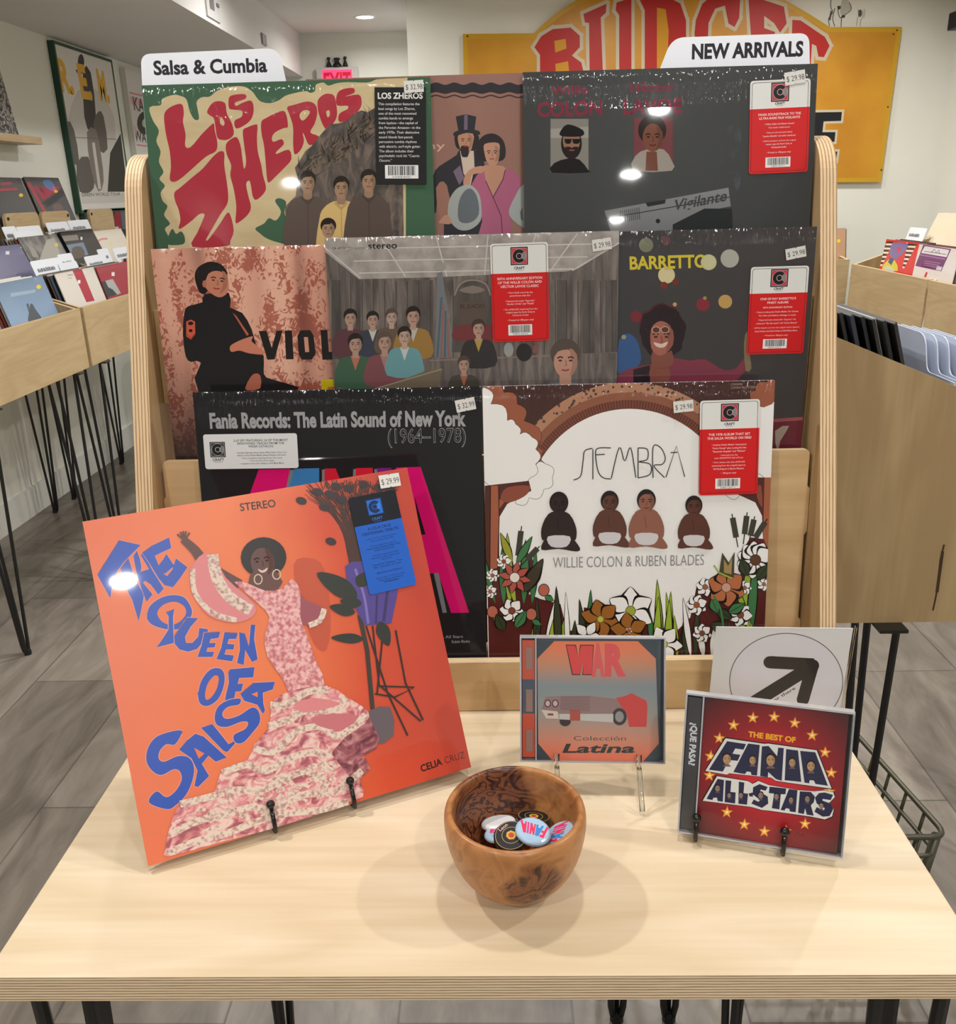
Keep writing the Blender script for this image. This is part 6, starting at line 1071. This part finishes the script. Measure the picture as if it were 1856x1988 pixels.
for k, t in enumerate(('nearest white tabbed divider in the large right bin', 'second white tabbed divider in the large right bin', 'third white tabbed divider in the large right bin', 'fourth white tabbed divider in the large right bin', 'rearmost white tabbed divider, right edge of the large bin')): white_divider(k, t)
place_rec((112, 24, 36), (.6215+.032, .99, .0), (0, -1, 0), .10, 'dark red record sleeve wedged behind the nearest white divider in the right bin', 'records in the large right bin', .005)
# ================================================================ wire basket on the floor beyond the table
BK = thing('wire_basket', 'grey wire basket on legs beside the right edge of the table', 'basket', Vector((.55, .8, ZF)))
def bk(pts, r, name='wire', closed=False):
    q = MB(); q.tube(pts, r, WIRE, 8, closed=closed); o = q.build(name, smooth=True); o.parent = BK; o.matrix_parent_inverse = Matrix.Translation((-.55, -.8, -ZF)); return o
def rloop(x0, y0, x1, y1, z, r=.03):
    p = rounded([(x0, y0), (x1, y0), (x1, y1), (x0, y1)], {0: r, 1: r, 2: r, 3: r}, r, 5); return [(a, b, z) for a, b in p]
bx0, by0, bx1, by1, bz = .47, .757, .768, 1.32, -.50
def sk_(pts): return [(x-.13*(y-.757), y, z) for x, y, z in pts]
bk(sk_(rloop(bx0, by0, bx1, by1, bz)), .0052, 'rim', True); bk(sk_(rloop(bx0+.006, by0+.006, bx1-.006, by1-.006, bz-.045)), .0042, 'lower_rim', True); bk(sk_(rloop(bx0+.02, by0+.02, bx1-.02, by1-.02, bz-.16)), .0042, 'base_ring', True)
for k in range(9):
    y = by0+.07+k*.058
    bk(sk_([(bx1+.001, y, bz), (bx1-.004, y, bz-.04), (bx1-.02, y, bz-.155), (bx0+.02, y, bz-.162), (bx0+.004, y, bz-.04), (bx0-.001, y, bz)]), .0033, 'cross_wire')
for k in range(5):
    x = bx0+.05+k*.05; bk(sk_([(x, by0-.001, bz), (x, by0+.02, bz-.157), (x, by1-.02, bz-.164), (x, by1+.001, bz)]), .0033, 'long_wire')
for x, y in ((bx1-.012, by0+.012), (bx0+.012, by0+.012), (bx1-.012, by1-.012), (bx0+.012, by1-.012)): bk(sk_([(x, y, bz-.006), (x-(.014 if x > .6 else -.014), y+(.02 if y < 1 else -.02), ZF)]), .0085, 'leg')
# ================================================================ yellow wall sign
A = Art((-.16, YP-.028, .556), (1, 0, 0), (0, 0, 1), 9, 9, False, .0003); A.crop = (860, 0, 2.0174); SY = (190, 132, 22); EDGE = (196, 150, 20); RD3 = (176, 38, 34); CRE = (196, 184, 160)
pl = [(78, 133), (355, 130), (395, 92), (440, 55), (520, 2), (620, -45), (740, -82), (880, -96), (1000, -92), (1120, -72), (1240, -40), (1350, 5), (1440, 58), (1515, 106), (1797, 105), (1715, 713), (78+12, 722)]
loc = [A.loc(*p) for p in pl]; x0 = min(p[0] for p in loc); z0 = min(p[1] for p in loc); A.O = A.O+Vector((x0, 0, z0)); loc = [(a-x0, b-z0) for a, b in loc]
t = thing('wall_sign', 'yellow arched sign with red lettering on the partition wall behind the rack', 'sign', Matrix.Translation(A.O))
q = MB(); q.prism([(a, b) for a, b in loc], 'Y', 0, .026, mat('sign_edge_yellow', EDGE, .4)); 
cx0 = sum(a for a, b in loc)/len(loc); cz0 = sum(b for a, b in loc)/len(loc); bw = .022
inn = []
for i in range(len(loc)):
    a, b, c_ = Vector(loc[i-1]), Vector(loc[i]), Vector(loc[(i+1) % len(loc)]); n1_ = Vector((-(b-a).y, (b-a).x)).normalized(); n2_ = Vector((-(c_-b).y, (c_-b).x)).normalized(); nn = (n1_+n2_).normalized(); s_ = 1 if nn.dot(Vector((cx0, cz0))-b) > 0 else -1; inn.append(tuple(b+nn*s_*bw/max(.5, nn.dot(n1_))))
A.lpoly(inn, noise_ink('sign_yellow', [(.3, (182, 122, 18)), (.7, (204, 146, 30))], (4, 4, 4), False))
def sl(p, holes=()):
    ctr = (sum(a for a, b in p)/len(p), sum(b for a, b in p)/len(p)); L2 = [A.loc(*a) for a in p]; A.k += 1; ol_ = L2+[L2[0]]
    for i in range(len(L2)):
        a, b = Vector(ol_[i]), Vector(ol_[i+1]); d = (b-a); n_ = Vector((-d.y, d.x)).normalized()*.016; e = d.normalized()*.012 if d.length else d; A.lpoly([tuple(a-n_-e), tuple(b-n_+e), tuple(b+n_+e), tuple(a+n_-e)], CRE)
    A.poly(p, RD3)
    for h_ in holes: A.poly(h_, (200, 142, 28))
sl([(358, 185), (385, 142), (430, 114), (500, 108), (536, 140), (536, 185), (505, 218), (542, 245), (555, 300), (540, 360), (480, 400), (380, 410), (380, 215)], [[(436, 160), (480, 152), (484, 190), (440, 206)], [(440, 250), (490, 240), (500, 340), (446, 350)]])
sl([(550, 55), (640, 15), (638, 50), (618, 68), (628, 330), (660, 340), (690, 320), (690, 60), (676, 40), (680, 10), (738, -8), (738, 340), (690, 395), (620, 400), (575, 360), (572, 90), (556, 88)])
sl([(768, -6), (880, -12), (930, 14), (952, 80), (952, 200), (920, 320), (860, 370), (768, 380), (790, 330), (790, 40)], [[(838, 30), (872, 36), (884, 120), (878, 270), (838, 320)]])
sl([(985, 130), (990, 80), (1015, 15), (1060, -22), (1140, -34), (1165, -20), (1160, 70), (1142, 106), (1118, 92), (1104, 22), (1066, 34), (1040, 90), (1036, 200), (1060, 280), (1100, 280), (1100, 220), (1150, 220), (1150, 330), (1060, 350), (1000, 300)])
sl([(1196, -10), (1250, -2), (1335, 26), (1346, 92), (1320, 128), (1296, 90), (1258, 62), (1258, 110), (1300, 125), (1296, 180), (1258, 170), (1258, 260), (1330, 280), (1330, 330), (1196, 320), (1210, 200)])
sl([(1368, 78), (1400, 80), (1496, 145), (1514, 180), (1492, 224), (1470, 222), (1462, 180), (1445, 172), (1436, 330), (1380, 330), (1384, 160), (1366, 150)])
C5 = (1500, 0, 4.9691); A.crop = C5
E1 = [(300, 1086), (668, 1080), (660, 1166), (492, 1172), (480, 1275), (606, 1275), (596, 1368), (474, 1372), (466, 1466), (624, 1462), (612, 1552), (270, 1556)]
L2 = [A.loc(*a) for a in E1]; A.k += 1
for i in range(len(L2)):
    a, b = Vector(L2[i]), Vector(L2[(i+1) % len(L2)]); d = b-a; n_ = Vector((-d.y, d.x)).normalized()*.011; e = d.normalized()*.011; A.lpoly([tuple(a-n_-e), tuple(b-n_+e), tuple(b+n_+e), tuple(a+n_-e)], CRE)
A.poly(E1, (24, 24, 28))
for u, v in ((1200, 292), (1112, 1032), (1048, 1640), (1165, 330)): A.ell(u, v, 9, 9, (70, 44, 20), 0, 10)
A.crop = (860, 0, 2.0174); A.ell(96, 142, 4, 4, (70, 44, 20), 0, 10)
o_ = len(q.v); q.v += A.mb.v
for f, mi in zip(A.mb.f, A.mb.mi): q.f.append([i+o_ for i in f]); q.mi.append(q._m(A.mb.ms[mi]))
q.build('sign_panel', t); 
# ink drawings on the partition wall above the sign
A = Art((1.5, YP-.0008, 1.27), (1, 0, 0), (0, 0, 1), .5, .28, False, .0); A.crop = C5; GI = (64, 64, 60)
for p in ([(570, -60), (560, 60), (580, 120), (540, 180), (550, 255)], [(600, 80), (580, 180), (600, 255)], [(640, 60), (630, 100), (650, 170), (690, 160)], [(700, -40), (760, 80), (690, 150)], [(665, 160), (660, 260)]): A.line(p, 7, GI, 4)
A.poly([(622, 60), (656, 55), (660, 85), (630, 95)], GI); A.poly([(690, -60), (755, 78), (690, 145), (650, 120)], (186, 186, 176), 2); A.ell(682, 158, 18, 14, GI); A.poly([(560, 100), (575, 110), (556, 200), (540, 190)], (80, 80, 76))
tag(A.mb.build('wall_drawing', M=A.M()), 'larger ink drawing of a jagged figure on the wall above the yellow sign', 'wall drawing')
A = Art((1.5, YP-.0008, 1.27), (1, 0, 0), (0, 0, 1), .5, .28, False, .0); A.crop = C5
for p in ([(825, 90), (830, 140), (815, 190), (810, 250)], [(870, 100), (870, 160), (850, 200), (845, 255)], [(880, 90), (890, 100), (880, 170)], [(835, 110), (860, 110)]): A.line(p, 5, (130, 130, 124), 3)
A.poly([(832, 100), (856, 95), (862, 140), (842, 165), (826, 140)], (90, 88, 84), 2)
tag(A.mb.build('wall_drawing', M=A.M()), 'smaller faint ink figure drawn on the wall above the yellow sign', 'wall drawing')
# ================================================================ left wall pictures
def wall_art(name, label, p_tl, w, h, fw, fcol, base, cat='poster', crop=None, film=False, art=None, depth=.03):
    """framed print on the left wall; p_tl = (y, z) of the top left corner"""
    A = Art((XL+depth, p_tl[0], p_tl[1]-h), (0, 1, 0), (0, 0, 1), w, h, film, .0004); A.root = thing(name, label, cat, A.M())
    if fw:
        q = MB(); f = mat('frame_%d' % fcol[1], fcol, .35)
        for a, b in (((-fw, -.002, -fw), (w+fw, depth-.001, 0)), ((-fw, -.002, h), (w+fw, depth-.001, h+fw)), ((-fw, -.002, 0), (0, depth-.001, h)), ((w, -.002, 0), (w+fw, depth-.001, h))): q.box(a, b, f)
        q.build('frame', A.root)
    if art: art(A)
    q = MB(); q.box((0, 0, 0), (w, depth-.002, h), A.ink(base)); o_ = len(q.v); q.v += A.mb.v
    for f, mi in zip(A.mb.f, A.mb.mi): q.f.append([i+o_ for i in f]); q.mi.append(q._m(A.mb.ms[mi]))
    q.build('print', A.root); return A
C1 = (0, 0, 3.9763)
def a_rem(A):
    A.crop = C1; D1, D2, D3 = (52, 48, 46), (98, 92, 88), (150, 146, 142)
    A.poly([(600, 700), (740, 690), (880, 900), (880, 1480), (620, 1480), (560, 1200), (520, 950)], (206, 203, 198), 2)
    A.poly([(640, 540), (700, 560), (740, 900), (700, 1020), (650, 900)], D1, 2); A.poly([(720, 960), (760, 860), (800, 900), (830, 1150), (760, 1160)], D2, 2); A.ell(625, 480, 24, 62, D1); A.poly([(580, 540), (650, 530), (660, 570), (600, 570)], D2)
    A.poly([(520, 940), (570, 1000), (610, 1240), (560, 1250)], D2, 2); A.poly([(590, 1260), (680, 1210), (730, 1400), (700, 1480), (615, 1480)], D2, 2); A.poly([(670, 1020), (740, 1000), (780, 1200), (800, 1400), (760, 1480), (700, 1300)], (130, 120, 114), 2); A.poly([(850, 1180), (930, 1030), (985, 1480), (830, 1480)], D1, 0); A.line([(720, 1100), (770, 1460)], 22, (206, 202, 196)); A.line([(560, 1060), (900, 1075)], 5, D2)
    YL2 = (226, 176, 50); A.text('R.', (465, 690), (575, 720), 150, YL2, bold=.05); A.text('E.', (630, 745), (715, 760), 170, YL2, bold=.05); A.text('M.', (770, 760), (850, 785), 130, YL2, bold=.05)
    A.poly([(620, 1490), (990, 1488), (1000, 1560), (634, 1572)], (208, 205, 198)); A.text('GREEN WORLD TOUR', (630, 1516), (930, 1508), 22, (96, 90, 88), bold=.01)
wall_art('framed_poster', 'tall black and white poster with yellow letters in a deep green frame, left wall', (4.170, 1.268), .66, .745, .014, (20, 62, 44), (226, 224, 218), art=a_rem)
def a_pink(A):
    A.crop = C1; P = (224, 140, 156); A.line([(975, 708), (1300, 790)], 12, P); A.line([(1035, 1115), (1300, 1150)], 12, P); A.poly([(990, 740), (1300, 820), (1300, 870), (1000, 800)], (230, 180, 188)); A.poly([(1000, 880), (1060, 1020), (1060, 1100), (1030, 1100)], (230, 180, 188))
    A.ell(1120, 950, 62, 90, (66, 64, 64)); A.ell(1120, 950, 24, 34, (206, 204, 200)); A.text('KAN', (1035, 845), (1160, 880), 60, (90, 88, 86), bold=.02); A.text('WASH', (1040, 1085), (1190, 1110), 56, (90, 88, 86), bold=.02)
wall_art('framed_poster', 'white framed poster with pink print, half hidden behind the section card', (5.03, 1.245), .60, .80, .018, (222, 222, 216), (224, 222, 220), art=a_pink)
def a_trip(A):
    A.crop = C1; A.poly([(730, 1575), (850, 1570), (880, 1790), (770, 1800)], (24, 92, 60)); A.poly([(850, 1570), (920, 1568), (940, 1770), (860, 1780)], (150, 26, 46)); A.poly([(860, 1600), (890, 1590), (880, 1700), (900, 1770), (860, 1775)], (40, 22, 28), 2); A.poly([(920, 1568), (1010, 1565), (1010, 1765), (945, 1770)], (96, 104, 116)); A.rect(885, 1750, 915, 1775, (206, 204, 200))
wall_art('framed_poster', 'low dark frame with green, red and grey panels under the tall poster, left wall', (4.205, .515), .66, .125, .012, (18, 56, 40), (40, 46, 40), art=a_trip)
q = MB(); q.box((XL, 3.2, .805), (XL+.10, 3.70, .822), W_Y); q.box((XL+.10, 3.2, .805), (XL+.112, 3.70, .835), W_Y); tag(q.build('picture_ledge', bevel=.001), 'short wooden picture ledge on the left wall at the photo edge', 'ledge')
A = Art((XL+.075, 3.28, .8235), (0, 1, 0), (-.12, 0, .993), .30, .28, False, .0003); A.root = thing('framed_picture', 'small black and white print standing on the wooden ledge', 'picture', A.M())
bwm = noise_ink('bw_print', [(.42, (30, 30, 32)), (.5, (190, 188, 184)), (.58, (40, 40, 42))], (26, 26, 26), False, 3, 2); finish(A, bwm, .006, 'print')
# ================================================================ ceiling fittings, exit sign, wall speaker
LENS = mat('lamp_lens', (255, 250, 240), .5, emit=(255, 246, 232), es=14); TRIM = mat('lamp_trim', (232, 230, 226), .5)
for i, (x, y, z, p_) in enumerate(LAMPS):
    where = ['in the back corridor beyond the exit sign', ''][0] if i == 12 else ('number %s counted along the shop ceiling' % ORD[i] if i < 12 else 'far row above the partition, %s' % ('right', 'left', 'middle')[i-13])
    t = thing('recessed_downlight', ('glowing round recessed downlight ' if i == 12 else 'round white recessed downlight ')+where, 'ceiling light', Vector((x, y, z)), 'recessed downlights')
    q = MB(); q.lathe([(.050, -.0005), (.052, -.004), (.066, -.005), (.070, -.0005)], TRIM, 36); q.build('trim_ring', t, smooth=True)
    q = MB(); q.lathe([(.0001, -.003), (.0505, -.0025), (.0505, -.0005)], LENS, 36); q.build('lens', t)
p = at_y(655, 139, YB-.03); t = thing('exit_sign', 'red lit exit sign low on the corridor back wall', 'exit sign', Matrix.Translation((p.x, YB, p.z-.06)))
W2 = .135
q = MB(); q.box((-W2, -.045, -.09), (W2, -.001, .085), mat('exit_housing', (196, 194, 192), .5)); q.build('housing', t)
A = Art((p.x-W2*.72, YB-.046, p.z-.06-.08), (1, 0, 0), (0, 0, 1), W2*1.44, .15, False, .0006); A.lpoly([(0, .0), (A.w, .0), (A.w, .15), (0, .15)], mat('exit_glow', (255, 60, 90), .5, emit=(255, 40, 80), es=2.6)); A.k += 40
A.ltext('EXIT', A.w/2, .025, .105, mat('exit_letters', (120, 10, 30), .5, emit=(190, 10, 40), es=.9), bold=.03, maxw=A.w*.92); A.root = t; put(A, 'lit_panel', 'glowing red panel')
for k, (u, hh, wb) in enumerate(((639, .062, .020), (655, .058, .034), (671, .064, .018))):
    c_ = at_y(u, 132, YB-.022); q = MB(); q.lathe([(.0001, 0), (wb, 0), (wb*.8, hh*.25), (wb*.45, hh*.55), (wb*.35, hh*.7), (wb*.62, hh*.8), (wb*.6, hh*.95), (.0001, hh*1.02)], BLACK, 16, (0, 0, 0)); o = q.build('figurine', smooth=True); o.location = (c_.x, YB-.022, p.z-.06+.0855)
    tag(o, ('left slim', 'middle broad', 'right slim')[k]+' black figurine standing on top of the exit sign', 'figurine', 'figurines on the exit sign')
t = thing('wall_access_panel', 'small white access panel with a dark slot on the soffit side, nearer one', 'panel', Matrix.Translation((XS, 4.0, 1.39)))
q = MB(); q.box((.0006, -.10, -.07), (.008, .10, .07), mat('panel_white', (206, 205, 204), .5)); q.build('plate', t); q = MB(); q.box((.008, -.055, -.035), (.010, .01, .055), mat('panel_slot', (120, 116, 118), .5)); q.build('slot', t); q = MB(); q.box((.008, .05, -.01), (.013, .085, .004), mat('panel_slot', (120, 116, 118), .5)); q.build('latch', t)
q = MB(); q.box((XS+.0006, 4.90, 1.345), (XS+.010, 4.99, 1.40), mat('panel_grey', (150, 147, 150), .5)); tag(q.build('wall_plate', bevel=.002), 'small grey wall plate on the soffit side, farther one', 'wall plate')
pa = at_x(1833, 33, 2.15); q = MB(); q.box((0, -.13, -.075), (.105, .13, .0), mat('speaker_black', (30, 32, 38), .5)); 
t = thing('wall_speaker', 'black box speaker on the right wall at the photo edge', 'speaker', Matrix.Translation((2.16, 4.18, 1.30))); q.build('cabinet', t, bevel=.003); q = MB(); q.box((-.004, -.12, -.068), (-.0005, .12, -.006), mat('speaker_grille', (22, 23, 27), .8)); q.build('grille', t)
A = Art((XR-.03, 4.05, 1.335), (0, -1, 0), (0, 0, 1), .36, .19, False, .0004); A.root = thing('framed_picture', 'framed tan picture on the right wall above the speaker, at the photo corner', 'picture', A.M())
q = MB(); q.box((0, 0, 0), (.36, .028, .012), BLACK); q.box((0, 0, .178), (.36, .028, .19), BLACK); q.box((0, 0, .012), (.012, .028, .178), BLACK); q.box((.348, 0, .012), (.36, .028, .178), BLACK); q.build('frame', A.root); q = MB(); q.box((.012, .006, .012), (.348, .026, .178), mat('tan_print', (206, 172, 148), .5)); q.build('print', A.root)
# green round seat and grey rod behind the left bins
q = MB(); q.lathe([(.0001, -.20), (.19, -.20), (.205, -.17), (.19, .02), (.17, .19), (.16, .20), (.0001, .20)], mat('green_plastic', (20, 86, 60), .35), 40); o = q.build('green_bin', smooth=True); o.location = (-1.66, 4.42, -.31)
c = tag(o, 'dark green round tub under the left bins, beside the rack post', 'tub'); q = MB()
for k in range(3): a = 2*pi*k/3; q.tube([(-1.66+.12*cos(a), 4.42+.12*sin(a), -.505), (-1.66+.16*cos(a), 4.42+.16*sin(a), ZF)], .012, mat('grey_rod', (120, 118, 114), .35, .6), 8)
o2_ = q.build('stand_rods'); o2_.parent = o; o2_.matrix_parent_inverse = Matrix.Translation((1.66, -4.42, .31))
